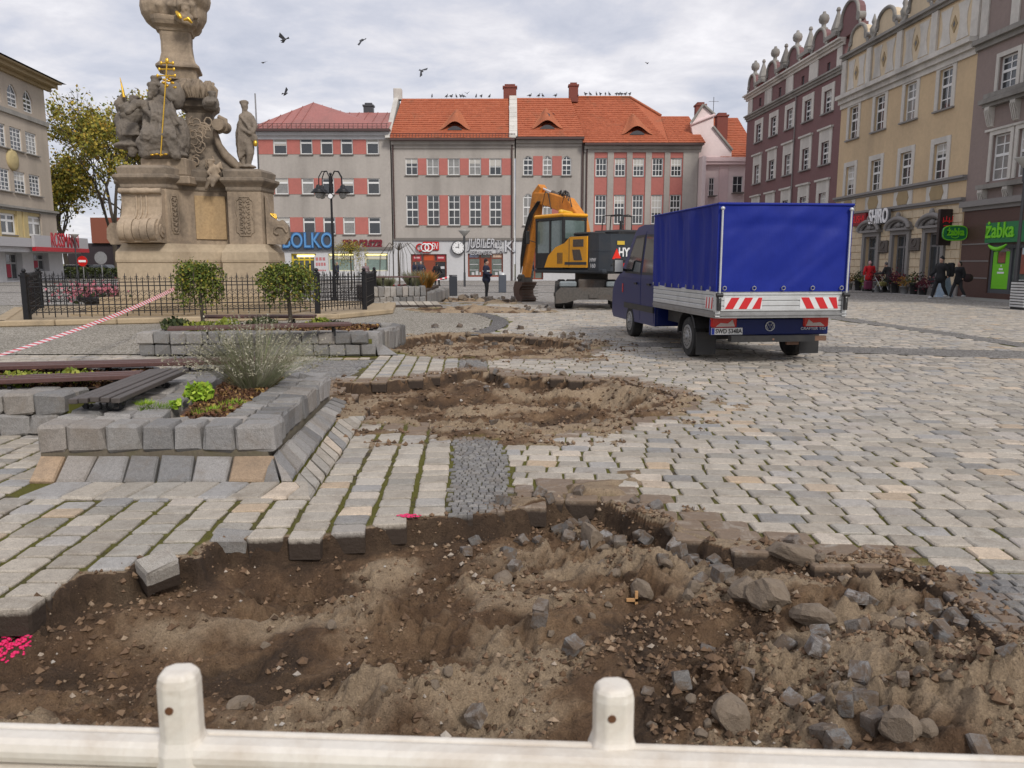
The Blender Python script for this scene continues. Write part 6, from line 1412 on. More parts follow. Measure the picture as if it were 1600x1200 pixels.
fence = empty('iron_fence', (FA[0], FA[1], .13), 0, 'black wrought iron fence with spearheads and scrollwork around the column', 'fence')
fo = Vector((FA[0], FA[1], 0)); FH = 1.06
BAR = MB(); BAR.cyl((0, 0, .05), (0, 0, FH + .05), .015, n=5); BAR.cyl((0, 0, FH + .05), (0, 0, FH + .17), .024, .003, n=4); BAR.box(-.045, .045, -.008, .008, FH + .05, FH + .066); BAR = BAR.mesh('bar', M_IRON)
BAR2 = MB(); BAR2.cyl((0, 0, .12), (0, 0, FH), .012, n=5); BAR2.cyl((0, 0, FH), (0, 0, FH + .09), .014, .003, n=4); BAR2 = BAR2.mesh('bar', M_IRON)
POST = MB(); POST.box(-.07, .07, -.07, .07, 0, 1.14).box(-.095, .095, -.095, .095, 1.14, 1.19).box(-.06, .06, -.06, .06, 1.19, 1.24); POST.ell((0, 0, 1.29), .06, None, 10, 6); POST = POST.mesh('post', M_IRON)
for i in range(6):
 a, c_ = Vector((*FP[i], 0)), Vector((*FP[(i + 1) % 6], 0)); L_ = (c_ - a).length; d = (c_ - a) / L_; an = math.atan2(d.y, d.x)
 link('post', POST, fence, a - fo)
 b = MB(); b.X = Matrix.Translation(a - fo) @ Matrix.Rotation(an, 4, 'Z')
 for z in (.18, .36, FH - .20, FH - .1): b.box(.05, L_ - .05, -.015, .015, z, z + .026)
 b.build('rail', M_IRON, fence)
 n = int(L_ / .14); n -= n % 2
 b = MB(); b.X = Matrix.Translation(a - fo) @ Matrix.Rotation(an, 4, 'Z')
 for k in range(n):
  x = L_ * (k + .5) / n; p = a + d * x - fo; link('bar', BAR if k % 2 == 0 else BAR2, fence, p, an)
  if i in (2, 3) : continue
  xm = x + L_ / n / 2
  for z, r_ in ((.27, .06), (.50, .055), (.72, .05)):
   for s_ in (-1, 1):
    b.tube([(xm + s_ * .04 + s_ * (r_ * (1 - .16 * t)) * math.cos(t * 1.2), 0, z + (r_ * (1 - .16 * t)) * math.sin(t * 1.2) * (1 if s_ > 0 else -1)) for t in range(5)], .010, 3, cap=False, smooth=False)
  b.tube([(xm - .07, 0, .58), (xm, 0, .66), (xm + .07, 0, .58)], .009, 3, cap=False); 
  for s_ in (-1, 1): b.tube([(x, 0, FH + .0), (x + s_ * .04, 0, FH + .03), (x + s_ * .055, 0, FH - .01), (x + s_ * .035, 0, FH - .03)], .009, 3, cap=False)
 b.build('scrollwork', M_IRON, fence)['kind'] = 'stuff'
M_FLP = mat('pink_petals', (.45, .06, .12), .7, .5, 20, .3, 60, c2=(.7, .35, .38)); M_LEAF0 = None
# ================================================================ FOLIAGE
def leafmat(name, stops, tr=.25):
 g = NG(name); r_ = g.attr('rnd'); col = g.ramp(r_, stops); n = g.noise(8, 3, .6); col = g.mix(.5, col, g.ramp(n, [(.3, .6), (.7, 1.3)]), 'MULTIPLY')
 m = g.done(col, .65, None, spec=.25); return m
ML_GREEN = leafmat('weeping_leaves', [(0, (.05, .075, .015)), (.5, (.11, .15, .025)), (.8, (.20, .22, .04)), (1, (.33, .25, .04))])
ML_AUT = leafmat('autumn_leaves', [(0, (.10, .12, .025)), (.3, (.20, .20, .035)), (.65, (.33, .28, .045)), (.9, (.45, .33, .05)), (1, (.36, .20, .03))])
ML_LIME = leafmat('lime_leaves', [(0, (.14, .26, .02)), (.6, (.28, .42, .035)), (1, (.42, .52, .07))])
ML_DRY = leafmat('dry_stems', [(0, (.16, .15, .09)), (.4, (.26, .24, .17)), (.75, (.20, .25, .10)), (1, (.38, .34, .28))])
ML_BARK = mat('bark', (.085, .068, .052), .95, .4, 4, .6, 12)
ML_MULCH = leafmat('mulch', [(0, (.05, .025, .014)), (.5, (.13, .06, .03)), (.8, (.22, .12, .06)), (1, (.40, .26, .08))])
ML_HEDGE = leafmat('hedge_leaves', [(0, (.02, .03, .012)), (.6, (.045, .06, .02)), (1, (.09, .10, .03))])
ML_RUST = leafmat('rusty_leaves', [(0, (.10, .10, .03)), (.5, (.30, .17, .04)), (1, (.45, .16, .03))])
def leaves(name, P, size, m, parent, rs, long=1.6, up=None, jit=.5):
 """many small leaf faces at points P; each a folded quad"""
 n = len(P); P = np.asarray(P); d = rs.normal(size=(n, 3)); 
 if up is not None: d = d * jit + np.asarray(up)
 d /= np.linalg.norm(d, axis=1)[:, None]; q_ = rs.normal(size=(n, 3)); s_ = np.cross(d, q_); s_ /= np.linalg.norm(s_, axis=1)[:, None] + 1e-9
 sz = size * rs.uniform(.6, 1.4, n)[:, None]; a = P - d * sz * long / 2; c_ = P + d * sz * long / 2; l = P + s_ * sz / 2 ; r_ = P - s_ * sz / 2
 V = np.stack([a, l, c_, r_], 1).reshape(-1, 3); Q = np.arange(4 * n).reshape(-1, 4)
 return npmesh(name, V, Q, m, {'rnd': ('FLOAT', np.repeat(rs.uniform(0, 1, n), 4))})
def weeping(loc, R_, hh, crown_z, label, seed, m=ML_GREEN, n=125, per=38, group='small round-headed trees'):
 rs = np.random.RandomState(seed); t = empty('weeping_tree', loc, 0, label, 'tree', group); MB().tube([(0, 0, 0), (.03, .02, crown_z * .5), (0, 0, crown_z + hh * .5)], [.05, .04, .035], 8).build('trunk', ML_BARK, t)
 pts = []; b = MB()
 for k in range(n):
  an = rs.uniform(0, 6.283); r1 = R_ * rs.uniform(.35, 1.05); top = crown_z + hh * rs.uniform(.75, 1.0) - .12 * r1; L_ = hh * rs.uniform(.3, 1.05) * (1 - .15 * (r1 / R_))
  w_ = rs.uniform(-.2, .2); st = []
  for q_ in range(per):
   u = q_ / per
   if u < .35: v = u / .35; p = (r1 * v * math.cos(an), r1 * v * math.sin(an), crown_z + hh * .6 + (top - crown_z - hh * .6) * math.sin(v * 1.57))
   else: v = (u - .35) / .65; rr_ = r1 + .10 * math.sin(v * 2) ; p = (rr_ * math.cos(an + w_ * v), rr_ * math.sin(an + w_ * v), top - L_ * v)
   if q_ % 9 == 0: st.append(p)
   pts.append(np.array(p) + rs.normal(size=3) * .045)
  if k % 3 == 0: b.tube(st, .006, 3)
 cr_ = link('crown', leaves('crown', pts, .034, m, t, rs), t); b.build('branches', ML_BARK, t); return t
weeping((A(311, 450, 14.9).x, 14.9, .25), .32, .84, .56, 'left weeping shrub tree with drooping green crown in the second planter', 1)
p = G(450, 508); weeping((A(449, 450, 15.3).x, 15.3, .25), .46, .74, .62, 'right weeping shrub tree, broader and flatter, in the second planter', 2, n=150)
p = A(548, 418, 39); weeping((p.x, 39, .3), .75, 1.6, .9, 'distant round tree with yellowing leaves before the teal shop windows', 3, ML_AUT, 90, 30)
# bare drooping tree further back
t = empty('weeping_tree', (A(624, 440, 37).x, 37, .3), 0, 'bare drooping little tree beside the red shopfront', 'tree', 'small round-headed trees'); b = MB(); rnd = random.Random(5)
b.tube([(0, 0, 0), (.02, 0, 1.0), (-.02, 0, 2.0)], [.05, .04, .03], 6)
for k in range(16): an = rnd.uniform(0, 6.28); R_ = rnd.uniform(.4, 1.2); b.tube([(0, 0, 1.9), (R_ * .5 * math.cos(an), R_ * .5 * math.sin(an), 2.25), (R_ * math.cos(an), R_ * math.sin(an), 1.7), (R_ * 1.1 * math.cos(an), R_ * 1.1 * math.sin(an), .7)], .012, 4)
b.build('trunk', ML_BARK, t)
def big_tree(loc, ht, label, seed, spread=.42, leafn=9000, leaf=.3, m=ML_AUT, bare=.62, trunk=.33, name='autumn_tree', fork=.25):
 rs = np.random.RandomState(seed); t = empty(name, loc, 0, label, 'tree'); b = MB(); tips = []; segs = [0]
 def grow(p, d, L_, r_, lv):
  pts = [p]; q_ = p; dd = d
  for k in range(3):
   dd = (dd + Vector(rs.normal(size=3)) * .10 + Vector((0, 0, .07))).normalized(); q_ = q_ + dd * (L_ / 3); pts.append(q_)
  b.tube([tuple(x) for x in pts], [r_, r_ * .88, r_ * .76, r_ * .62], 6 if lv < 2 else (4 if lv < 4 else 3), cap=False); segs[0] += 1
  if lv >= 2:
   for x in pts[1:]: tips.append((x, lv))
  if lv == 6 or r_ < .008: return
  nb_ = 3 if lv < 4 else 2
  for k in range(nb_):
   an = rs.uniform(0, 6.283); e_ = dd.orthogonal().normalized(); e_.rotate(Matrix.Rotation(an, 3, dd)); sp = spread * rs.uniform(.6, 1.4)
   grow(q_ if k else pts[2], (dd + e_ * sp).normalized(), L_ * rs.uniform(.66, .84), r_ * (.62 if k else .55), lv + 1)
 grow(Vector((0, 0, 0)), Vector((rs.uniform(-.05, .05), 0, 1)), ht * .27, trunk, 0)
 tz = max(v[0].z for v in tips); sc = ht / tz
 b.v = [(v[0] * sc, v[1] * sc, v[2] * sc) for v in b.v]; b.build('trunk', ML_BARK, t)
 P = np.array([list(v[0] * sc) for v in tips]); cen = fbm(P[:, 0] * .45 + 3, P[:, 2] * .45, 2, seed)
 prob = np.clip((1.15 - P[:, 2] / ht) / (1.15 - bare), 0.03, 1) * sstep(.28, .5, cen); idx = rs.choice(len(P), leafn, p=prob / prob.sum()); Q = P[idx] + rs.normal(size=(leafn, 3)) * .38 
 link('crown', leaves('crown', Q, leaf, m, t, rs), t); return t
big_tree((A(185, 430, 92).x, 92, 0), 21.5, 'tall half-bare autumn tree with yellow-green leaves left of the column', 3, .46, 9500, .22)
big_tree((A(108, 430, 98).x, 98, 0), 14.5, 'smaller darker tree close to the corner building', 8, .5, 4000, .24, bare=.3)
big_tree((A(228, 430, 99).x, 99, 0), 20.5, 'yellowing tree mostly hidden behind the column', 12, .45, 9500, .22, bare=.6)
# ================================================================ PLANTERS
_BK = []
def block_mesh(w_, d_, h_, seed, m=M_BLOCK):
 rs = np.random.RandomState(seed); b = MB(); b.box(-w_ / 2, w_ / 2, -d_ / 2, d_ / 2, -h_ / 2, h_ / 2, .024); b.v = [tuple(np.array(v) + rs.uniform(-.013, .013, 3)) for v in b.v]; b.smooth = False
 return b.mesh('block', m)
for i in range(14): _BK.append(block_mesh(.28, .26, .2, i))
def blk(parent, c, dims, rz=0, rx=0, ry=0, nm='block'):
 o = link(nm, random.choice(_BK), parent, c); o.scale = (dims[0] / .28, dims[1] / .26, dims[2] / .2); o.rotation_euler = (rx + random.uniform(-.015, .015), ry + random.uniform(-.015, .015), rz + random.uniform(-.02, .02) + random.choice((0, 0))); return o
def soil_bed(parent, poly, z, seed, n=900, leafsize=.03):
 rs = np.random.RandomState(seed); xs = [p[0] for p in poly]; ys = [p[1] for p in poly]; nx = ny = 40
 X, Y = np.meshgrid(np.linspace(min(xs), max(xs), nx), np.linspace(min(ys), max(ys), ny)); Z = z + (fbm(X * 6, Y * 6, 3, seed) - .5) * .07; Q = []
 ins = sdist(X, Y, poly) > -.06; c = ins[:-1, :-1] & ins[1:, :-1] & ins[:-1, 1:] & ins[1:, 1:]; j, i = np.nonzero(c); b_ = j * nx + i
 link('soil', npmesh('soil', np.stack([X.ravel(), Y.ravel(), Z.ravel()], 1), np.stack([b_, b_ + 1, b_ + nx + 1, b_ + nx], 1), mat('planter_soil', (.05, .03, .02), .95, .4, 8, .6, 60), smooth=True), parent)
 px = rs.uniform(min(xs), max(xs), n * 2); py = rs.uniform(min(ys), max(ys), n * 2); k = sdist(px, py, poly) > 0; px, py = px[k], py[k]
 P = np.stack([px, py, z + (fbm(px * 6, py * 6, 3, seed) - .5) * .07 + rs.uniform(.0, .02, len(px))], 1)
 o = link('leaf_litter', leaves('leaf_litter', P, leafsize, ML_MULCH, parent, rs, 1.5), parent); o['kind'] = 'stuff'
# first planter
pl = empty('planter', (0, 0, 0), 0, 'nearest raised planter of grey granite blocks with a sloping stone apron', 'planter')
wt = .215; zt_ = ZW + wt
xs_px = [57, 104, 165, 221, 271, 315, 367, 431]; xw = [G(p, 707, ZW).x for p in xs_px]; dW = PW3 - PW2; dWn = Vector((dW.x, dW.y, 0)).normalized(); LW = math.hypot(dW.x, dW.y); angR = math.atan2(dW.y, dW.x)
for i in range(7):
 cx = (xw[i] + xw[i + 1]) / 2; blk(pl, (cx, PW1.y + .13, ZW + wt / 2), (xw[i + 1] - xw[i] - .022, .26, wt)); 
 blk(pl, (cx + random.uniform(-.05, .05), PW1.y + .36, ZW + wt / 2 - .01), (xw[i + 1] - xw[i] - .02, .18, wt - .02), nm='cap_stone')
nR = 12; perp = Vector((-dWn.y, dWn.x, 0))
for i in range(nR):
 s_ = .27 + (LW - .27) * (i + .5) / nR; p = PW2 + dWn * s_ + perp * .14; blk(pl, (p.x, p.y, ZW + wt / 2), ((LW - .27) / nR - .012, .26, wt + .0), angR)
 p = PW2 + dWn * s_ + perp * .40; blk(pl, (p.x, p.y, ZW + wt / 2 - .008), ((LW - .27) / nR - .015, .22, wt - .02), angR, nm='cap_stone')
# left and rear edges
pL = Vector((xw[0], PW1.y + .3, 0)); pB = Vector((-4.15, 9.2, 0)); 
def run(parent, a, c_, z0, h_, wd, n, nm='block', inset=.13):
 a = Vector((*a[:2], 0)); c_ = Vector((*c_[:2], 0)); L_ = (c_ - a).length; d = (c_ - a) / L_; nn = Vector((-d.y, d.x, 0)); an = math.atan2(d.y, d.x)
 for i in range(n): p = a + d * (L_ * (i + .5) / n) + nn * inset; blk(parent, (p.x, p.y, z0 + h_ / 2), (L_ / n - .015, wd, h_), an, nm=nm)
lfa = (xw[0] + .13, PW1.y + .28); lfb = (-4.0, 9.3); rb = (PW3.x - .1, PW3.y + .1)
run(pl, lfa, lfb, ZW - .15, wt + .15, .26, 11, inset=0); run(pl, (lfa[0] + .26, lfa[1] + .2), (lfb[0] + .26, lfb[1]), ZW, wt - .01, .24, 10, 'cap_stone', 0); run(pl, (lfa[0] + .52, lfa[1] + .2), (lfb[0] + .5, lfb[1]), ZW, wt - .015, .24, 9, 'cap_stone', 0)
run(pl, lfb, rb, .0, ZW + wt, .26, 7, inset=.0)
b = MB(); b.prism([(xw[0] + .02, PW1.y + .02), (PW2.x - .03, PW2.y + .02), (PW3.x - .03, PW3.y), (lfb[0] + .1, lfb[1])], 0, ZW + .02, 'z'); b.build('core', mat('mortar', (.15, .125, .09), .95, .3, 6, .5, 40, dirt=.4, dirtc=(.10, .10, .02)), pl)
inner = [(xw[0] + .95, PW1.y + .43), (PW2.x - .5, PW2.y + .43), (PW3.x - .52, PW3.y), (lfb[0] + .75, lfb[1] - .1)]
soil_bed(pl, inner, ZW + wt - .035, 5, 2600, .032)
# apron: sloping row in front and along the right side
def slope_stone(parent, quad, th, nm='apron_stone', m=M_BLOCK):
 """quad of four top corners"""
 q_ = [Vector(v) for v in quad]; c_ = sum(q_, Vector()) / 4; n_ = (q_[1] - q_[0]).cross(q_[3] - q_[0]).normalized(); q_ = [v + (c_ - v).normalized() * .014 for v in q_]
 rs = [Vector([random.uniform(-.005, .005) for _ in range(3)]) for _ in range(4)]; q_ = [v + r2 for v, r2 in zip(q_, rs)]
 inn = [v + (c_ - v).normalized() * .02 for v in q_]; b = MB(); vs = [v - c_ + n_ * .0 for v in inn] + [v - c_ - n_ * .016 for v in q_] + [v - c_ - n_ * th for v in q_]
 b.add(vs, [(0, 1, 2, 3)] + [(i + 4, (i + 1) % 4 + 4, (i + 1) % 4, i) for i in range(4)] + [(i + 8, (i + 1) % 4 + 8, (i + 1) % 4 + 4, i + 4) for i in range(4)]); b.build(nm, m, parent, c_)
xa = [G(p, 756).x for p in (38, 80, 127, 187, 238, 295, 352, 410)]
ax = [G(p, 709, ZW).x for p in (57, 100, 150, 200, 248, 303, 362, 428)]
for i in range(7): slope_stone(pl, [(xa[i], AP1.y, .01), (xa[i + 1], AP1.y, .01), (ax[i + 1] - .0, PW1.y - .01, ZW - .01), (ax[i] - .0, PW1.y - .01, ZW - .01)], .08, 'apron_stone', M_BLOCK if i not in (0, 6) else granite('granite_block_tan', [(0, (.40, .28, .18)), (1, (.36, .28, .20))], dirt=False) if i == 0 else bpy.data.materials['granite_block_tan'])
AC = Vector((xa[7], AP1.y, .01)); AO = Vector((AP2.x + .02, AP2.y + .02, .01)); AW = Vector((PW2.x, PW2.y, ZW))
slope_stone(pl, [AC, AC.lerp(AO, .55), AW + Vector((.01, -.0, -.02)), AW + Vector((-.01, -.01, -.01))], .06); slope_stone(pl, [AC.lerp(AO, .58), AO, AW.lerp(AP3.lerp(PW3, 0), .0) + Vector((.02, .04, -.02)), AW + Vector((.012, 0, -.015))], .06)
ns = 14
for i in range(ns):
 a0 = AO.lerp(Vector((*AP3[:2], .01)), i / ns); a1 = AO.lerp(Vector((*AP3[:2], .01)), (i + 1) / ns); w0 = AW.lerp(PW3 + Vector((0, 0, 0)), i / ns) + Vector((.01, 0, -.01)); w1 = AW.lerp(PW3, (i + 1) / ns) + Vector((.01, 0, -.01))
 slope_stone(pl, [a0, a1, w1, w0], .08)
# flat row around the apron
xf = [G(p, 781).x for p in (22, 88, 142, 192, 243, 303, 352, 402, 447)]
for i in range(8): slope_stone(pl, [(xf[i], FR1.y, .012), (xf[i + 1], FR1.y, .012), (xf[i + 1] + .04, AP1.y, .012), (xf[i] + .04, AP1.y, .012)], .05, 'border_stone', M_SETT)
FRc = Vector((FR2.x + .02, FR2.y, .012)); slope_stone(pl, [(xf[8], FR1.y, .012), FRc, AO + Vector((.0, 0, .002)), (xf[8] + .04, AP1.y, .012)], .05, 'border_stone', M_SETT)
for i in range(ns + 1):
 o0, o1 = FRc.lerp(Vector((*FR3[:2], .012)), i / (ns + 1)), FRc.lerp(Vector((*FR3[:2], .012)), (i + 1) / (ns + 1)); a0, a1 = AO.lerp(Vector((*AP3[:2], .012)), i / (ns + 1)), AO.lerp(Vector((*AP3[:2], .012)), (i + 1) / (ns + 1)); slope_stone(pl, [o0, o1, a1, a0], .05, 'border_stone', M_SETT)
# left planter (two courses)
pl2 = empty('planter', (0, 0, 0), 0, 'two-course granite planter at the left edge behind the nearest planter', 'planter')
run(pl2, (-9.0, 7.25), (-4.25, 7.25), 0, .2, .26, 16, inset=.13); run(pl2, (-9.1, 7.25), (-4.2, 7.25), .2, .2, .26, 17, inset=.13)
run(pl2, (-9.0, 7.52), (-4.2, 7.52), .2, .19, .24, 18, 'cap_stone', .12)
run(pl2, (-9.0, 9.5), (-4.2, 9.2), 0, .4, .26, 14, inset=.0)
b = MB(); b.prism([(-9, 7.35), (-4.2, 7.35), (-4.2, 9.1), (-9, 9.4)], 0, .3, 'z'); b.build('core', M_BED, pl2)
soil_bed(pl2, [(-8.9, 7.78), (-4.15, 7.78), (-4.15, 9.05), (-8.9, 9.3)], .37, 6, 4000, .035)
# second planter row, farther
pl3 = empty('planter', (0, 0, 0), 0, 'second granite planter with two weeping shrubs in front of the iron fence', 'planter')
xL = G(216, 556).x; xR = G(588, 556).x
run(pl3, (xL, 13.75), (xR - .0, 13.75), 0, .2, .3, 15, inset=.15); run(pl3, (xL - .02, 13.73), (xR - .15, 13.73), .2, .21, .3, 14, inset=.15); run(pl3, (xL - .0, 14.05), (xR - .3, 14.05), .2, .20, .28, 14, 'cap_stone', .14)
run(pl3, (xR - .12, 13.9), (xR + .1, 15.9), .0, .4, .28, 8, inset=.0); run(pl3, (xL + .1, 16.2), (xL + .1, 14.0), 0, .4, .28, 8, inset=0); run(pl3, (xR, 16.1), (xL, 16.3), 0, .4, .28, 14, inset=0)
slope_stone(pl3, [(xR + .02, 13.72, .01), (xR + .4, 13.78, .01), (xR + .05, 14.1, .18), (xR - .02, 13.8, .2)], .1)
b = MB(); b.prism([(xL + .1, 13.9), (xR - .1, 13.9), (xR, 16.0), (xL + .1, 16.2)], 0, .28, 'z'); b.build('core', M_BED, pl3)
soil_bed(pl3, [(xL + .3, 14.35), (xR - .4, 14.35), (xR - .3, 16.0), (xL + .3, 16.1)], .36, 7, 3500, .05)
# third planter far
pl4 = empty('planter', (0, 0, 0), 0, 'far granite planter with ornamental grasses near the dark waste bins', 'planter')
xl, xr = A(575, 470, 30.0).x, A(668, 470, 31).x
run(pl4, (xl, 29.6), (xr, 30.6), 0, .35, .3, 9, inset=.15); run(pl4, (xl, 29.6), (xr, 30.6), .352, .4, .3, 10, inset=.15)
b = MB(); b.prism([(xl, 29.8), (xr, 30.8), (xr - .2, 38), (xl - 2, 38)], 0, .6, 'z'); b.build('soil', mat('planter_soil', (.05, .03, .02), .95, .4, 8, .6, 60), pl4)
run(pl4, (xr + .0, 30.8), (xr + .2, 37.5), 0, .5, .3, 16, inset=0)
for i in range(9): x0 = xr - .9 - .12 + i * .3 - .9; slope_stone(pl4, [(x0, 29.3, .01), (x0 + .28, 29.35, .01), (x0 + .0, 30.0, .2), (x0 - .28, 29.95, .2)], .08, 'apron_stone', M_SETT)
# plants
def tuft(name, loc, label, seed, R_, hh, n, m, leaf=.02, long=5, group=None, cat='plant', spread=.6):
 rs = np.random.RandomState(seed); t = empty(name, loc, 0, label, cat, group); V = []; Q = []; r_ = []
 for k in range(n):
  an = rs.uniform(0, 6.283); sp = rs.uniform(0, 1) ** .7 * spread; L_ = hh * rs.uniform(.6, 1.1); d = np.array([math.cos(an) * sp, math.sin(an) * sp, 1.0]); d /= np.linalg.norm(d); base = np.array([math.cos(an), math.sin(an), 0]) * R_ * .25 * rs.uniform(0, 1)
  s_ = np.array([-math.sin(an + 1), math.cos(an + 1), 0]) * leaf / 2; mid = base + d * L_ * .5; tip = base + d * L_ + np.array([math.cos(an), math.sin(an), 0]) * L_ * .12 * sp - np.array([0, 0, L_ * .10 * sp]); i0 = len(V)
  V += [base - s_ * .7, base + s_ * .7, mid + s_, tip + s_ * .15, tip - s_ * .15, mid - s_]; Q += [(i0, i0 + 1, i0 + 2, i0 + 5), (i0 + 5, i0 + 2, i0 + 3, i0 + 4)]; r_ += [rs.uniform(0, 1)] * 6
  if name == 'lavender_bush' and rs.uniform() < .6:
   for q_ in range(7):
    c_ = tip * (1 - .035 * q_) + base * .035 * q_ + rs.normal(size=3) * .006; i0 = len(V); u = rs.normal(size=3) * .006; w_ = rs.normal(size=3) * .006; V += [c_ - u, c_ - w_, c_ + u, c_ + w_]; Q += [(i0, i0 + 1, i0 + 2, i0 + 3)]; r_ += [rs.choice([.35, .95])] * 4
 link('foliage', npmesh('foliage', V, [tuple(x) for x in Q], m, {'rnd': ('FLOAT', r_)}), t); return t
zp = ZW + wt - .03
p = G(393, 608, zp); tuft('lavender_bush', (p.x, p.y + .1, zp), 'dry grey-green lavender bush spreading over the nearest planter', 1, .7, .78, 950, ML_DRY, .0045, spread=1.5)
def leafy(name, loc, label, seed, R_, hh, n, leaf, m, group=None):
 rs = np.random.RandomState(seed); t = empty(name, loc, 0, label, 'plant', group); k = rs.normal(size=(n, 3)); k /= np.linalg.norm(k, axis=1)[:, None]; P = k * rs.uniform(.3, 1, (n, 1)) * np.array([R_, R_, hh * .5]) + np.array([0, 0, hh * .5]); link('foliage', leaves('foliage', P, leaf, m, t, rs, 1.5, up=(0, 0, .6)), t); return t
p = G(308, 632, zp); leafy('leafy_plant', (p.x, p.y + .06, zp), 'fresh lime green leafy plant in the nearest planter', 3, .13, .20, 420, .038, ML_LIME)
p = G(270, 640, zp); leafy('leafy_plant', (p.x + .02, p.y + .03, zp), 'small lime sprig left of the fresh green plant', 4, .06, .09, 90, .026, ML_LIME)
for i, (px, py, w_) in enumerate(((240, 640, .22), (330, 645, .25), (362, 633, .15), (225, 634, .12))): p = G(px, py, zp); tuft('grass_clump', (p.x, p.y, zp - .01), 'short grass at the front rim of the nearest planter, ' + ('left tuft', 'wide tuft under the lime plant', 'right tuft', 'leftmost small tuft')[i], 40 + i, w_ * 2.4, .075, 260, ML_LIME if i != 0 else leafmat('grass_blades', [(0, (.06, .12, .015)), (1, (.17, .25, .04))]), .006, group='grass clumps on the planter rim', spread=1.2)
p = G(27, 603, .38); leafy('leafy_plant', (p.x, p.y, .37), 'low yellowish-green plant under the long bench, farthest left', 5, .28, .16, 300, .035, leafmat('olive_leaves', [(0, (.12, .17, .02)), (1, (.32, .33, .06))]))
p = G(108, 600, .38); leafy('leafy_plant', (p.x, p.y + .05, .37), 'low yellowish-green plant under the long bench, nearer the slatted bench end', 6, .24, .17, 300, .035, bpy.data.materials['olive_leaves'])
for i, (px, py, R_, hh) in enumerate(((270, 520, .28, .3), (310, 520, .35, .22), (410, 515, .3, .25), (500, 513, .28, .22), (520, 513, .25, .16), (355, 517, .25, .25))):
 p = G(px, py, .36); leafy('ground_cover', (p.x, max(14.4, p.y), .35), 'dark leafy ground cover of the second planter, %s clump' % ('leftmost', 'second from left', 'middle', 'right-hand', 'rightmost, small', 'broad left-centre')[i], 60 + i, R_, hh, 380, .05, ML_HEDGE if i % 2 == 0 else bpy.data.materials['olive_leaves'], 'ground cover plants in the second planter')
for i, (px, m, hh, lab) in enumerate(((585, ML_DRY, .55, 'grey-green grass tuft at the left end of the far planter'), (605, ML_DRY, .5, 'grey-green grass tuft beside the bare drooping tree'), (648, ML_DRY, .75, 'tall straw-coloured grass in the far planter'), (668, ML_RUST, .75, 'rusty orange bush at the right end of the far planter'), (655, ML_DRY, .6, 'second straw-coloured grass next to the rusty bush'))):
 tuft('grass_plant', (A(px, 450, 34).x, 34 - i * .2, .6), lab, 80 + i, .9, hh, 420, m, .03, spread=.7)
# pink flower bed inside the fence at the left and two stone steps of the column
st = slabs([(1.35, .0), (1.35, .18), (1.0, .19), (1.0, .40), (.7, .41), (.7, .62)]); st.build('steps', M_KERB, mon)
rs = np.random.RandomState(9); fl = empty('flower_bed', (A(150, 460, 24).x, 24, .6), 0, 'bright pink flowers in a bowl inside the iron fence at the left', 'flowers')
MB().lathe([(.2, -.45), (.32, -.2), (.55, 0), (.5, .02)], (0, 0, 0), 14).build('bowl', M_IRON, fl)
P = rs.normal(size=(500, 3)) * np.array([.5, .25, .14]) + np.array([0, 0, .15]); link('blossoms', leaves('blossoms', P, .08, M_FLP, fl, rs, 1.1), fl); P = rs.normal(size=(260, 3)) * np.array([.5, .25, .15]) + np.array([0, 0, .08]); link('foliage', leaves('foliage', P, .08, ML_HEDGE, fl, rs), fl)
# benches
M_SLAT = mat('brown_bench_slat', (.095, .045, .038), .5, .3, 2.5, .2, 30, spec=.5); M_SLATW = mat('worn_bench_slat', (.055, .045, .04), .55, .4, 2.0, .3, 30, c2=(.13, .11, .10), spec=.5)
def bench(a, c_, width, z, label, legs, m, nsl=5, hgt=.045, gap=.012, legh=.1):
 a = Vector((*a[:2], 0)); c_ = Vector((*c_[:2], 0)); L_ = (c_ - a).length; d = (c_ - a) / L_; t = empty('bench', (a.x, a.y, z), math.atan2(d.y, d.x), label, 'bench'); sw = width / nsl
 for k in range(nsl):
  b = MB(); b.box(0, L_, k * sw + gap / 2, (k + 1) * sw - gap / 2, -hgt, 0, .006); o = b.build('slat', m, t, (random.uniform(-.012, .012), 0, -.006 * abs(k - 2))); 
 for lx in legs:
  b = MB(); x = L_ * lx; b.box(x - .02, x + .02, .02, width - .02, -hgt - .02, -hgt - .001)
  for s_, yc in ((-1, width * .3), (1, width * .7)):
   b.tube([(x, yc + s_ * .09 * math.cos(t_) * (1 - .1 * t_), -hgt - .055 + .05 * math.sin(t_) * -1) for t_ in np.linspace(0, 3.6, 9)], .010, 5)
   b.box(x - .015, x + .015, yc + s_ * .06 - .015, yc + s_ * .06 + .015, -hgt - legh - .0, -hgt - .04); b.cyl((x - .01, yc + s_ * .02, -hgt - .06), (x + .01, yc + s_ * .02, -hgt - .06), .018, n=8)
  b.build('scroll_leg', M_IRON, t)
 return t
zb_ = .50
a_ = G(93, 618, zb_); b_2 = G(257, 574, zb_); a5 = G(187, 620, zb_); wdt = .40
bench(a5, G(296, 574, zb_), .42, zb_, 'short slatted bench on the nearest planter, pointing away from the viewer', (.1, .72), M_SLATW, 5, .045, legh=.085)
bench(G(-60, 594, .5), G(214, 584, .5), .34, .5, 'dark red-brown bench across the left planter, left of the short bench', (.25, .85), M_SLAT, 4)
bench(G(-60, 572, .5), G(460, 560, .5), .36, .5, 'long dark red-brown bench behind the other two benches of the nearest planters', (.12, .40, .65), M_SLAT, 4, legh=.5)
zz5 = .58
bench(G(262, 512, zz5), G(550, 504.5, zz5), .34, zz5, 'front dark bench slats running across the second planter', (.2, .9), M_SLAT, 3, legh=.18)
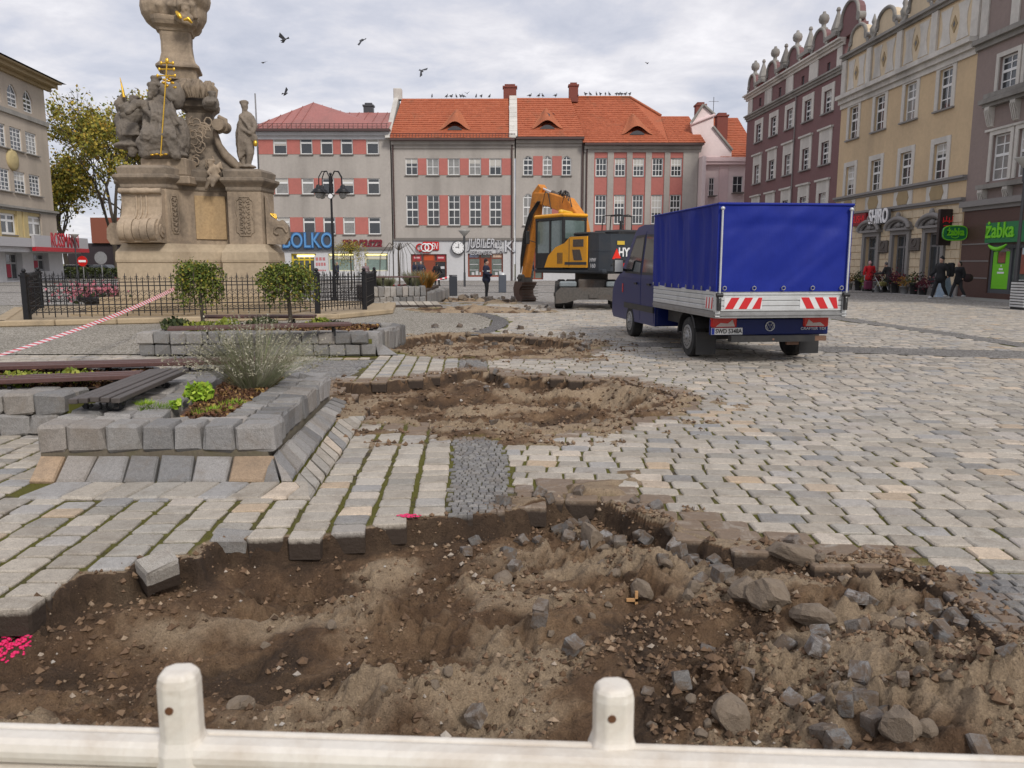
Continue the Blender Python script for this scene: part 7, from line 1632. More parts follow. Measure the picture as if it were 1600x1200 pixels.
bench((G(275, 500, zz5).x, 15.6), (G(470, 498, zz5).x, 15.75), .34, zz5, 'rear dark bench behind the weeping shrubs of the second planter', (.2, .8), M_SLAT, 3, legh=.18)
bench((xl, 31.6), (xr - .4, 32.2), .5, 1.1, 'distant dark bench on the far planter', (.2, .8), M_SLAT, 3, legh=.35)
# ================================================================ TRUCK
def paint(name, c, rough=.36, dirt=.25): return mat(name, c, rough, .08, 2, .02, 30, dirt=dirt, dirtc=(.10, .085, .07), spec=.28)
M_NAVY = paint('navy_paint', (.005, .014, .10), .36, .05); M_BLK = mat('black_plastic', (.016, .016, .017), .55, .2, 6, .1, 60, dirt=.3, dirtc=(.08, .07, .06)); M_TYRE = mat('tyre_rubber', (.018, .018, .018), .85, .3, 8, .3, 40, dirt=.5, dirtc=(.09, .075, .06))
M_ALU = mat('dull_aluminium', (.56, .57, .57), .42, .10, 3, .08, 20, metal=.25, dirt=.3, dirtc=(.16, .14, .12)); M_STEEL = mat('steel_wheel', (.30, .30, .30), .45, .25, 8, .1, 40, metal=.5, dirt=.4)
M_TGL = mat('dark_car_glass', (.015, .02, .022), .05, .3, 1, 0, spec=.8)
M_RLAMP = mat('red_lamp', (.52, .015, .012), .2, .15, 5, 0, spec=.6); M_WLAMP = mat('clear_lamp', (.5, .42, .40), .2, .2, 5, 0)
def canvas_mat():
 g = NG('blue_tarpaulin'); n = g.noise(3, 5, .6, .5); nv = g.noise(1, 5, .6, .4, g.map((7, 7, .7))); nd = g.noise(2.2, 5, .6, .8, g.map((1.2, 1.2, 1.2), (0, .6, 0)))
 col = g.mix(n, (.006, .016, .19), (.011, .026, .27)); return g.done(col, .6, g.bump(nd, .10, .05, g.bump(nv, .25, .04)), spec=.22)
M_TARP = canvas_mat()
tr = empty('pickup_truck', (4.06, 13.78, 0), math.radians(6.3), 'dark blue double-cab pickup truck with a blue tarpaulin cover, seen from behind', 'truck')
def wheel(parent, x, y, r, w, side, rim=M_STEEL, name='wheel', lug=False):
 o = empty(name, (x, y, r)); o.parent = parent
 b = MB(); prof = [(r * .62, -w / 2), (r * .93, -w / 2), (r, -w * .36), (r, w * .36), (r * .93, w / 2), (r * .62, w / 2)]; vs = []; n = 36
 for (rr_, xx) in prof:
  for k in range(n): t = 6.2832 * k / n; q_ = rr_ * (1 - (.012 if (k % 2 and rr_ > r * .95) else 0) - (.05 if lug and k % 4 < 2 and rr_ > r * .95 else 0)); vs.append((xx, q_ * math.cos(t), q_ * math.sin(t)))
 m = len(prof); b.add(vs, [(i * n + k, i * n + (k + 1) % n, (i + 1) * n + (k + 1) % n, (i + 1) * n + k) for i in range(m - 1) for k in range(n)]); b.add([vs[k] for k in range(n)], [tuple(range(n))]); b.add([vs[(m - 1) * n + k] for k in range(n)], [tuple(range(n))[::-1]]); b.build('tyre', M_TYRE, o)
 b = MB(); s_ = side; x0 = s_ * w / 2
 b.cyl((x0 - s_ * .01, 0, 0), (x0 + s_ * .012, 0, 0), r * .63, r * .60, 28); b.cyl((x0 + s_ * .008, 0, 0), (x0 + s_ * .02, 0, 0), r * .33, r * .28, 20); b.cyl((x0 + s_ * .02, 0, 0), (x0 + s_ * .05, 0, 0), r * .15, r * .12, 14)
 b.build('rim', rim, o); b = MB()
 for k in range(16): t = 6.2832 * k / 16; b.cyl((x0 + s_ * .010, r * .46 * math.cos(t), r * .46 * math.sin(t)), (x0 + s_ * .0145, r * .46 * math.cos(t), r * .46 * math.sin(t)), r * .045, n=8)
 b.build('rim_hole', M_BLK, o); return o
for y in (0, 3.92):
 for s_ in (-1, 1): wheel(tr, s_ * .90, y, .345, .22, s_)
def cab_ring(x, tz):      # side profile scaled inward above the waist
 P = [(2.03, .36), (2.03, 1.35), (2.05, 2.22), (2.2, 2.36), (3.4, 2.42), (3.85, 2.38), (4.05, 2.28), (4.85, 1.42), (5.45, 1.16), (5.62, .95), (5.66, .45), (5.5, .34)]
 return [(x * (1 - .115 * max(0, z - 1.3)), y, z) for y, z in P]
b = MB(); xs_ = (-1.0, -.97, -.6, .6, .97, 1.0); b.rings([[(p[0], (p[1] - 3.8) * (.985 if abs(x) > .98 else 1) + 3.8, (p[2] - 1.2) * (.985 if abs(x) > .98 else 1) + 1.2) for p in cab_ring(x, 1)] for x in xs_][::-1], smooth=False, cap=False)
cabo = b.build('cab', M_NAVY, tr); bv = cabo.modifiers.new('b', 'BEVEL'); bv.width = .03; bv.segments = 2; bv.limit_method = 'ANGLE'; bv.angle_limit = .5
def clipz(P, zl, up):
 out = []
 for i in range(len(P)):
  a, c_ = P[i], P[(i + 1) % len(P)]; ia, ic = ((a[1] - zl) * up >= 0), ((c_[1] - zl) * up >= 0)
  if ia: out.append(a)
  if ia != ic: t = (zl - a[1]) / (c_[1] - a[1]); out.append((a[0] + (c_[0] - a[0]) * t, zl))
 return out
def side_panel(P, m, name, s_, pr=.008, parent=tr, th=.02, mb=None):
 if min(p[1] for p in P) < 1.29 and max(p[1] for p in P) > 1.31:
  mb = MB(); [side_panel(clipz(P, 1.3, u), m, name, s_, pr, parent, th, mb) for u in (1, -1)]; return mb.build(name, m, parent)
 b = mb or MB(); f = lambda y, z, e_: (s_ * (1.0 * (1 - .115 * max(0, z - 1.3)) + e_), y, z); n = len(P); vs = [f(y, z, pr) for y, z in P] + [f(y, z, pr - th) for y, z in P]
 b.add(vs, [tuple(range(n)) if s_ < 0 else tuple(range(n))[::-1]] + [(i, n + i, n + (i + 1) % n, (i + 1) % n) for i in range(n)]); return b.build(name, m, parent) if mb is None else None
for s_ in (-1, 1):
 side_panel([(p[1], p[2]) for p in cab_ring(1, 1)], M_NAVY, 'cab_side', s_, .0, tr, .03)
 d1 = side_panel([(2.12, .42), (2.12, 2.2), (3.1, 2.27), (3.1, .42)], M_NAVY, 'rear_door', s_, .006); side_panel([(2.15, 1.37), (2.19, 2.17), (3.06, 2.21), (3.06, 1.37)], M_BLK, 'window_seal', s_, .011, d1, .008); side_panel([(2.2, 1.42), (2.24, 2.12), (3.02, 2.16), (3.02, 1.42)], M_TGL, 'window', s_, .016, d1, .008)
 d2 = side_panel([(3.13, .42), (3.13, 2.27), (3.9, 2.26), (4.5, 1.55), (4.45, .42)], M_NAVY, 'front_door', s_, .006); side_panel([(3.17, 1.37), (3.17, 2.21), (3.88, 2.20), (4.50, 1.40)], M_BLK, 'window_seal', s_, .011, d2, .008); side_panel([(3.22, 1.42), (3.22, 2.16), (3.85, 2.14), (4.42, 1.45)], M_TGL, 'window', s_, .016, d2, .008)
 for dd_, yh in ((d1, 2.35), (d2, 3.35)): MB().box(s_ * 1.03 - .012, s_ * 1.03 + .012, yh, yh + .2, 1.16, 1.2).build('handle', M_BLK, dd_)
 side_panel([(2.1, .62), (2.1, .74), (4.4, .74), (4.4, .62)], M_BLK, 'rub_strip', s_, .03, tr, .03)
 b = MB(); b.tube([(s_ * 1.0, 4.35, 1.45), (s_ * 1.14, 4.3, 1.48)], .03, 6); b.box(min(s_ * 1.10, s_ * 1.32), max(s_ * 1.10, s_ * 1.32), 4.22, 4.34, 1.38, 1.72, .04); o = b.build('mirror', M_BLK, tr); MB().box(min(s_ * 1.12, s_ * 1.30), max(s_ * 1.12, s_ * 1.30), 4.205, 4.222, 1.42, 1.68).build('mirror_glass', M_ALU, o)
 b = MB(); b.tube([(s_ * .93, 3.92 + .44 * math.cos(t), .36 + .44 * math.sin(t)) for t in np.linspace(0, math.pi, 14)], .045, 6); b.build('wheel_arch', M_BLK, tr)
 b = MB(); yy = [.46 * math.cos(t) for t in np.linspace(.05, math.pi - .35, 14)]; zz_ = [.37 + .44 * math.sin(t) for t in np.linspace(.05, math.pi - .35, 14)]
 for k in range(13): b.add([(s_ * .76, yy[k], zz_[k]), (s_ * 1.03, yy[k], zz_[k]), (s_ * 1.03, yy[k + 1], zz_[k + 1]), (s_ * .76, yy[k + 1], zz_[k + 1])], [(0, 1, 2, 3)]); b.tube([(s_ * 1.03, yy[k], zz_[k]), (s_ * 1.03, yy[k + 1], zz_[k + 1])], .02, 5)
 b.build('mudguard', M_BLK, tr); MB().box(s_ * .90 - .17, s_ * .90 + .17, -.62, -.60, .10, .47).build('mudflap', M_BLK, tr)
side_panel([(4.6, .95), (4.6, 1.15), (4.68, 1.15), (4.68, .95)], M_RLAMP, 'marker', -1)
b = MB(); b.add([(-.82, 4.10, 2.26), (.82, 4.10, 2.26), (.90, 4.86, 1.47), (-.90, 4.86, 1.47)], [(0, 1, 2, 3)]); b.build('windscreen', M_TGL, tr)
MB().box(-.25, .25, 2.55, 2.8, 2.42, 2.56, .03).build('beacon', mat('orange_beacon', (.6, .10, .015), .3, .1, 3, 0), tr)
b = MB(); b.box(-.45, -.33, -.98, 5.2, .45, .68).box(.33, .45, -.98, 5.2, .45, .68).box(-.9, .9, -.06, .06, .3, .42).box(-.7, .7, -1.2, -1.05, .36, .46); b.cyl((-.5, 1.2, .42), (.3, 1.2, .42), .16, n=12).box(-.8, .8, .5, 1.8, .5, .72); b.build('chassis', M_BLK, tr)
BW, Y0, Y1 = 1.07, -1.42, 1.95
b = MB(); b.box(-BW, BW, Y0, Y1, .76, .86).box(-BW - .01, BW + .01, Y0 - .02, Y1, .80, .83); b.build('bed_floor', M_STEEL, tr)
for s_ in (-1, 1):
 b = MB(); x = s_ * BW
 for k in range(4): b.box(min(x, x - s_ * .03), max(x, x - s_ * .03), Y0 + .08, Y1, .865 + .083 * k, .865 + .083 * k + .078, .01)
 b.build('side_board', M_ALU, tr)
 MB().box(min(x, x - s_ * .07), max(x, x - s_ * .07), Y0 - .02, Y0 + .075, .78, 1.24).build('corner_post', M_ALU, tr)
b = MB()
for k in range(4): b.box(-BW + .075, BW - .075, Y0 - .005, Y0 + .025, .865 + .083 * k, .865 + .083 * k + .078, .01)
tb = b.build('tailboard', M_ALU, tr)
M_STR = mat('red_chevron', (.55, .015, .02), .4, .05, 3, 0); M_STW = mat('white_chevron_ground', (.66, .66, .66), .4, .06, 3, 0)
for (xa_, xb_, sl_) in ((-.93, -.32, 1), (.30, .93, -1)):
 MB().box(xa_, xb_, Y0 - .009, Y0 - .0052, .90, 1.08).build('chevron_plate', M_STW, tb)
 for k in range(3):
  c_ = xa_ + (xb_ - xa_) * (.02 + .36 * k) ; wv = .13; h_ = .17 if sl_ > 0 else -.17
  P = [(c_ + (0 if sl_ > 0 else .1), .902), (c_ + wv + (0 if sl_ > 0 else .1), .902), (c_ + wv + (.1 if sl_ > 0 else 0), 1.078), (c_ + (.1 if sl_ > 0 else 0), 1.078)]
  P = [(min(max(a, xa_), xb_), z) for a, z in P]; MB().prism(P, Y0 - .012, Y0 - .0092).build('chevron_stripe', M_STR, tb)
MB().box(-BW - .008, -BW - .0005, Y0 + .1, Y0 + .42, .90, 1.08).build('chevron_plate', M_STW, tr)
for k in range(3): MB().prism([(Y0 + .11 + .12 * k, .902), (Y0 + .16 + .12 * k, .902), (Y0 + .13 + .12 * k, 1.078), (Y0 + .10 + .12 * k, 1.078)], -BW - .011, -BW - .0082, 'x').build('chevron_stripe', M_STR, tr)
# tarpaulin: one skin with sagging folds over a frame
def tarp():
 V = []; Q = []
 def face(P0, U, Vv, nu, nv, fn, nrm):
  b0 = len(V)
  for j in range(nv + 1):
   for i in range(nu + 1):
    u, v = i / nu, j / nv; p = Vector(P0) + Vector(U) * u + Vector(Vv) * v; e_ = min(1, 8 * u, 8 * (1 - u), 8 * v + .35, 8 * (1 - v)); V.append(tuple(p + Vector(nrm) * fn(u, v) * e_))
  for j in range(nv):
   for i in range(nu): a = b0 + j * (nu + 1) + i; Q.append((a, a + 1, a + nu + 2, a + nu + 1))
 nz = lambda a, b_, s_: float(vn(np.array([a]), np.array([b_]), s_)[0]) - .5
 side = lambda u, v: .035 * nz(u * 26 + v * 1.2, v * 1.4, 1) + .05 * nz(u * 11, v * 1.2 + 3, 2) - .03 * math.sin(math.pi * u * 3) ** 2
 rear = lambda u, v: .05 * nz(u * 3 + v * 2, v * 2 - u * 2, 3) + .035 * nz(u * 9 - v * 6, v * 1 + u * 1.5, 4) + .018 * abs(nz(u * 12 - v * 9, 3.3 + u, 8)) - .03 * math.exp(-((v - .78 + .35 * (u - .5) ** 2) / .05) ** 2) * .5
 zb0, zt0 = 1.17, 2.50; x = BW + .012; y0 = Y0 - .02; y1 = Y1 + .01
 face((x * -1, y1, zb0), (0, y0 - y1, 0), (0, 0, zt0 - zb0), 70, 20, side, (-1, 0, 0)); face((-x, y0, zb0), (2 * x, 0, 0), (0, 0, zt0 - zb0), 50, 24, rear, (0, -1, 0))
 face((x, y0, zb0), (0, y1 - y0, 0), (0, 0, zt0 - zb0), 60, 12, side, (1, 0, 0)); face((-x, y0, zt0), (2 * x, 0, 0), (0, y1 - y0, .02), 20, 30, lambda u, v: -.05 * math.sin(math.pi * v * 4) ** 2 - .02, (0, 0, 1)); face((x, y1, zb0), (-2 * x, 0, 0), (0, 0, zt0 - zb0), 10, 6, lambda u, v: 0, (0, 1, 0))
 return npmesh('tarpaulin', V, Q, M_TARP, smooth=True)
tp = link('tarpaulin', tarp(), tr)
b = MB(); b.tube([(-BW - .02, Y0 - .02, 2.5), (BW + .02, Y0 - .02, 2.5)], .022, 6); b.tube([(-BW - .015, Y0, 2.5), (-BW - .015, Y1, 2.515)], .016, 6); b.build('top_hem', M_TARP, tp)
b = MB()
for k in range(5): x = -.95 + 1.9 * k / 4; b.tube([(x + .03 * math.cos(t), Y0 - .05, 1.225 + .03 * math.sin(t)) for t in np.linspace(0, 6.3, 9)], .008, 5)
for k in range(9): y = Y0 + .15 + 3.1 * k / 8; b.tube([(-BW - .04, y + .02 * math.cos(t), 1.215 + .03 * math.sin(t)) for t in np.linspace(0, 6.3, 9)], .007, 5)
b.build('eyelets', M_STEEL, tp)['kind'] = 'stuff'
for s_ in (-1, 1):
 b = MB(); x = s_ * (BW - .04); b.tube([(x, Y0 - .06, 1.0), (x, Y0 - .06, 2.42)], .016, 6); b.ell((x, Y0 - .06, 2.43), (.035, .03, .03), None, 8, 6); b.build('tension_rod', M_ALU, tr)
 b = MB(); b.box(x - .03, x + .03, Y0 - .075, Y0 - .03, .88, 1.08, .01).cyl((x - .05, Y0 - .06, 1.12), (x + .05, Y0 - .06, 1.12), .035, n=10); b.build('latch', M_BLK, tr)
RY = Y0 + .38
b = MB(); b.box(-1.0, 1.0, RY, RY + .05, .46, .72, .015); rp = b.build('rear_panel', M_NAVY, tr)
for s_ in (-1, 1):
 MB().box(min(s_ * .56, s_ * .99), max(s_ * .56, s_ * .99), RY - .03, RY + .06, .585, .755, .02).build('tail_lamp', M_RLAMP, tr)
 MB().prism([(s_ * .60, .60), (s_ * .92, .60), (s_ * .84, .66), (s_ * .72, .65), (s_ * .64, .71)], RY - .034, RY - .0305).build('reversing_lamp', M_WLAMP, tr)
lp = MB().box(-.98, -.46, RY - .02, RY - .002, .47, .58, .004).build('licence_plate', mat('plate_white', (.68, .68, .66), .4, .04, 3, 0), tr)
MB().box(-.978, -.93, RY - .0225, RY - .0202, .474, .576).build('blue_band', mat('plate_blue', (.01, .04, .35), .4, .04, 3, 0), lp)
text('plate_characters', 'SWD 5348A', .10, M_BLK, lp, (-.695, RY - .0235, .523), ext=.001, width=.44, bold=.002)
b = MB(); b.tube([(.075 * math.cos(t), RY - .012, .60 + .075 * math.sin(t)) for t in np.linspace(0, 6.2832, 20)], .008, 6); b.build('badge_ring', M_ALU, tr)
b = MB(); b.tube([(-.045, RY - .01, .66), (-.018, RY - .01, .605), (0, RY - .01, .63), (.018, RY - .01, .605), (.045, RY - .01, .66)], .006, 4); b.tube([(-.065, RY - .01, .63), (-.03, RY - .01, .54), (0, RY - .01, .60), (.03, RY - .01, .54), (.065, RY - .01, .63)], .006, 4); b.build('badge_letters', M_ALU, tr)
text('model_lettering', 'CRAFTER TDI', .062, M_ALU, rp, (.74, RY - .004, .555), ext=.002, width=.42)
b = MB(); b.box(-.2, .95, RY - .05, RY + .02, .36, .44).ell((.0, RY - .12, .40), .045, None, 10, 8).box(-.03, .03, RY - .14, RY - .03, .36, .40).box(.28, .48, RY - .06, RY + .0, .30, .42); b.build('tow_bar', mat('rusty_steel', (.12, .08, .06), .7, .5, 8, .3, 40, c2=(.26, .12, .06)), tr)
# ================================================================ EXCAVATOR
M_EXY = paint('excavator_yellow', (.80, .36, .02), .4, .25); M_EXG = paint('graphite_paint', (.038, .045, .055), .4, .3); M_EXO = mat('worn_orange_steel', (.66, .24, .025), .6, .25, 3, .2, 30, dirt=.45, dirtc=(.07, .04, .025), streak=.3)
M_MUD = mat('muddy_steel', (.11, .095, .08), .8, .4, 2, .4, 20, dirt=.6, dirtc=(.10, .055, .03), c2=(.06, .06, .06)); M_RUB = M_TYRE
ex_ = empty('wheeled_excavator', (3.0, 30.0, 0), math.radians(33), 'yellow and graphite wheeled excavator with its arm lowered to the left', 'excavator')
U = math.radians(-38)
def und(b): b.X = Matrix.Rotation(U, 4, 'Z'); return b
und(MB()).box(-.5, .5, -1.7, 1.6, .62, 1.05, .05).box(-1.0, 1.0, -1.55, -1.25, .45, .7).box(-1.0, 1.0, 1.15, 1.45, .45, .7).box(-.9, -.5, -.8, .8, .7, 1.0, .03).box(.5, .9, -.8, .8, .7, 1.0, .03).build('undercarriage', M_MUD, ex_)
for y in (-1.4, 1.3):
 for s_ in (-1, 1):
  for dx_ in (-.17, .17):
   p = Matrix.Rotation(U, 3, 'Z') @ Vector((s_ * 1.0 + dx_, y, .5)); w_ = wheel(ex_, p.x, p.y, .5, .30, s_, M_MUD, lug=True); w_.rotation_euler = (0, 0, U)
b = und(MB()); P = [(-1.27, .22), (-1.27, .60), (-1.1, .78), (1.1, .78), (1.27, .60), (1.27, .22), (.9, .25), (.5, .36), (-.5, .36), (-.9, .25)]; b.prism(P, -2.52, -2.42); b.box(-.5, -.35, -2.42, -1.6, .4, .7).box(.35, .5, -2.42, -1.6, .4, .7); b.box(-.1, .2, -2.56, -2.52, .42, .56); b.build('dozer_blade', M_MUD, ex_)
und(MB()).box(-1.15, -.55, -2.0, -1.5, .78, .98, .04).box(.5, 1.1, -2.0, -1.5, .78, .98, .04).build('step_box', mat('pale_grey_steel', (.22, .25, .26), .6, .3, 3, .1), ex_)
MB().cyl((0, 0, 1.0), (0, 0, 1.28), .62, n=28).build('slewing_ring', M_MUD, ex_)
MB().box(-1.25, 1.25, -2.2, 2.0, 1.25, 1.42, .05).build('deck', M_EXG, ex_)
b = MB(); P = [(-1.25, -1.35), (-1.25, -1.95), (-1.02, -2.32), (1.02, -2.32), (1.25, -1.95), (1.25, -1.35)]; b.rings([[(x, y, z) for x, y in P] for z in (1.34, 2.02)][::1]); b.rings([[(x * (1 if z < 2.4 else .99), y * (1 if z < 2.4 else .985), z) for x, y in P] for z in (2.025, 2.55, 2.62)]); cw = b.build('counterweight', M_EXG, ex_)
MB().box(-1.24, 1.24, -1.345, -.2, 1.42, 2.58, .04).build('engine_housing', M_EXG, ex_)
b = MB(); b.box(-.2, 1.15, -1.8, -.3, 2.58, 2.80, .06).box(-1.05, -.3, -1.2, -.2, 2.6, 2.72, .04); b.cyl((.55, -1.0, 2.8), (.55, -1.0, 3.15), .06, n=10); b.build('hood', M_BLK, ex_)
b = MB(); [b.tube([(x, -.9, 2.7), (x, -.9, 3.35), (x, -.7, 3.4), (x, .3, 3.4), (x, .35, 2.7)], .022, 6) for x in (.75, 1.15)]; b.tube([(.75, -.9, 3.33), (1.15, -.9, 3.33)], .022, 6); b.build('handrail', M_BLK, ex_)
# yellow left side panels
P = [(-1.34, 1.46), (-1.34, 2.56), (-.35, 2.56), (.0, 2.34), (.55, 2.2), (1.0, 1.9), (1.25, 1.46)]
sp_ = MB().prism(P, -1.30, -1.252, 'x').build('side_door', M_EXY, ex_)
MB().prism([(-1.15, 2.20), (-1.15, 2.46), (-.55, 2.46), (-.55, 2.20)], -1.315, -1.301, 'x').build('grille', M_MUD, sp_); MB().prism([(-1.1, 1.72), (-.95, 2.1), (-.5, 2.1), (-.6, 1.72)], -1.315, -1.301, 'x').build('grille', M_MUD, sp_)
b = MB(); b.box(-1.31, -1.301, -1.33, -.05, 1.56, 1.66); [b.box(-1.31, -1.301, .1 + .07 * k, .13 + .07 * k, 1.6, 2.0) for k in range(5)]; b.box(-1.31, -1.301, -.32, -.30, 1.5, 2.5); b.build('panel_trim', M_EXG, sp_)
MB().prism([(-.42, 1.76), (-.02, 1.76), (-.22, 2.12)], -2.345, -2.325).build('warning_triangle', mat('fluorescent_red', (.75, .03, .015), .4, .05, 3, 0), cw).location.x = -.55
MB().box(-.62, -.14, -2.36, -2.325, 1.44, 1.62, .03).build('tail_lamp', M_RLAMP, cw)
b = MB(); b.tube([(-1.0, -2.335, 1.55), (-.78, -2.335, 1.72), (.2, -2.335, 1.72)], .03, 5); b.build('crease', M_BLK, cw)
text('lettering', 'HYUNDAI', .42, mat('white_decal', (.75, .75, .75), .5, .03, 3, 0), cw, (.12, -2.335, 1.98), ext=.004, width=1.6, bold=.012)
text('lettering', 'HW\n160', .2, MC['white_decal'], cw, (-1.253, -1.62, 1.62), (math.pi / 2, 0, -math.pi / 2), ext=.003)
MB().box(-.75, -.42, -2.335, -2.322, 2.25, 2.38).build('sticker', mat('yellow_sticker', (.6, .42, .05), .5, .1, 3, 0), cw)
# cab
b = MB(); cx0, cx1, cy0, cy1 = -1.22, -.22, .15, 1.85
for (x, y) in ((cx0, cy0), (cx1, cy0), (cx0, cy1), (cx1, cy1), (cx0, .95)): b.box(x - .045, x + .045, y - .045, y + .045, 1.42, 3.3)
for z in (1.42, 3.2): b.box(cx0 - .05, cx1 + .05, cy0 - .05, cy1 + .05, z, z + .1)
b.box(cx0 - .03, cx0 + .03, .2, 1.8, 1.5, 2.0); b.box(cx0, cx1, cy0 - .04, cy0 + .02, 1.5, 2.5); cb = b.build('cab', M_BLK, ex_)
MGC = mat('cab_glass', (.09, .13, .12), .05, .3, 1, 0, spec=.8, c2=(.20, .25, .24))
for nm, bb in (('side_glass', (cx0 - .02, cx0 - .01, .2, .9, 2.02, 3.18)), ('side_glass', (cx0 - .02, cx0 - .01, 1.0, 1.8, 1.6, 3.18)), ('rear_glass', (cx0 + .05, cx1 - .05, cy0 - .03, cy0 - .02, 2.52, 3.18)), ('front_glass', (cx0 + .05, cx1 - .05, cy1, cy1 + .01, 1.55, 3.18))): MB().box(*bb).build('pane', MGC, cb)
MB().ell((-.72, .75, 2.4), (.24, .2, .35), None, 10, 8).ell((-.72, .75, 2.78), (.12, .13, .16), None, 10, 8).build('seat', M_BLK, cb)
b = MB(); b.box(cx0 - .08, cx1 + .1, cy0 - .1, cy1 + .15, 3.3, 3.44, .05); b.build('cab_roof', M_EXY, ex_)
b = MB(); [b.ell((cx0 + .12 + .2 * k, cy0 + .3 + .15 * k, 3.5), (.13, .10, .09), None, 10, 6) for k in range(6)]; b.build('work_lights', mat('yellow_lamp', (.7, .42, .03), .4, .1, 3, 0), ex_)
MB().tube([(cx0, cy1, 2.4), (cx0 - .25, cy1 + .25, 2.5)], .015, 5).box(cx0 - .34, cx0 - .18, cy1 + .22, cy1 + .28, 2.35, 2.85, .02).build('mirror', M_BLK, ex_)
# boom, arm, rams, bucket in the local x=.15 plane
def beam(pts, ws, ths, m, name, x=.15):
 b = MB(); R2 = []
 for i, (y, z) in enumerate(pts):
  a = Vector(pts[max(0, i - 1)]); c_ = Vector(pts[min(len(pts) - 1, i + 1)]); d = (c_ - a).normalized(); n_ = Vector((-d.y, d.x)); h_ = ths[i] / 2; w_ = ws[i] / 2
  R2.append([(x - w_, y - n_.x * h_, z - n_.y * h_), (x + w_, y - n_.x * h_, z - n_.y * h_), (x + w_, y + n_.x * h_, z + n_.y * h_), (x - w_, y + n_.x * h_, z + n_.y * h_)])
 b.rings(R2); o = b.build(name, m, ex_); mo = o.modifiers.new('b', 'BEVEL'); mo.width = .03; mo.limit_method = 'ANGLE'; return o
EL = (3.78, 4.28); TP = (4.62, 1.05)
bm = beam([(.5, 2.2), (.9, 3.2), (1.7, 3.85), (2.7, 4.12), EL], [.42] * 5, [.35, .5, .6, .56, .42], M_EXO, 'boom')
text('lettering', 'HYUNDAI', .36, M_BLK, bm, (-.056, 2.55, 3.96), (math.pi / 2 - .0, 0, -math.pi / 2), ext=.003, width=1.1, bold=.01).rotation_euler = Matrix(((0, 0, -1), (-1, 0, 0), (0, 1, 0))).to_euler()
ar = beam([(3.45, 4.72), (3.74, 4.4), (4.0, 3.5), (4.35, 2.3), TP], [.34] * 5, [.24, .5, .48, .38, .26], M_EXO, 'arm')
b = MB(); b.cyl((.15, 2.0, 4.1), (.15, 2.75, 4.42), .10, n=12); b.build('ram_cylinder', M_MUD, ex_); MB().cyl((.15, 2.7, 4.4), (.15, 3.4, 4.62), .045, n=10).build('ram_rod', MSIL, ex_)
b = MB(); b.cyl((.15, 3.9, 3.9), (.15, 4.75, 2.3), .09, n=10); b.cyl((.15, 4.75, 2.3), (.15, 4.95, 1.5), .05, n=10); b.build('bucket_ram', M_MUD, ex_)
rnd = random.Random(3)
for k in range(9):
 x = -.05 + .05 * (k % 8); y = 1.2 + .17 * k; b = MB(); b.tube([(x, y, 3.75), (x - .05, y + .15, 4.35 + rnd.uniform(-.1, .1)), (x, y + .4, 4.40 + rnd.uniform(-.1, .1)), (x, y + .6, 3.95)], .022, 5); b.build('hose', M_BLK, ex_)
for k in range(6):
 o_ = .06 * k; b = MB(); b.tube([(-.05 - .03 * k, 3.3, 4.1), (-.12, 3.75 + o_, 3.6), (-.12 - .02 * k, 4.0 + o_, 2.9 + .1 * math.sin(k)), (-.1, 4.5 + o_ * .6, 1.8), (-.05, 4.75, 1.2)], .022, 5); b.build('hose', M_BLK, ex_)
MB().box(-.1, .4, 4.5, 4.95, .75, 1.15, .05).box(-.18, .48, 4.6, 4.85, .95, 1.05).build('quick_coupler', M_MUD, ex_)
b = MB(); prof = [(4.35, .82), (4.95, .85), (5.08, .55), (5.0, .2), (4.75, .02), (4.45, .0), (4.38, .12), (4.6, .3), (4.62, .5), (4.42, .7)]
b.prism(prof, -.22, .52, 'x'); bk = b.build('bucket', mat('rusty_bucket', (.13, .07, .045), .75, .4, 5, .4, 30, c2=(.07, .06, .055)), ex_)
for k in range(6): MB().box(-.24, .54, 4.30, 4.36, .08 + .12 * k, .10 + .12 * k).build('bucket_rib', M_MUD, bk)
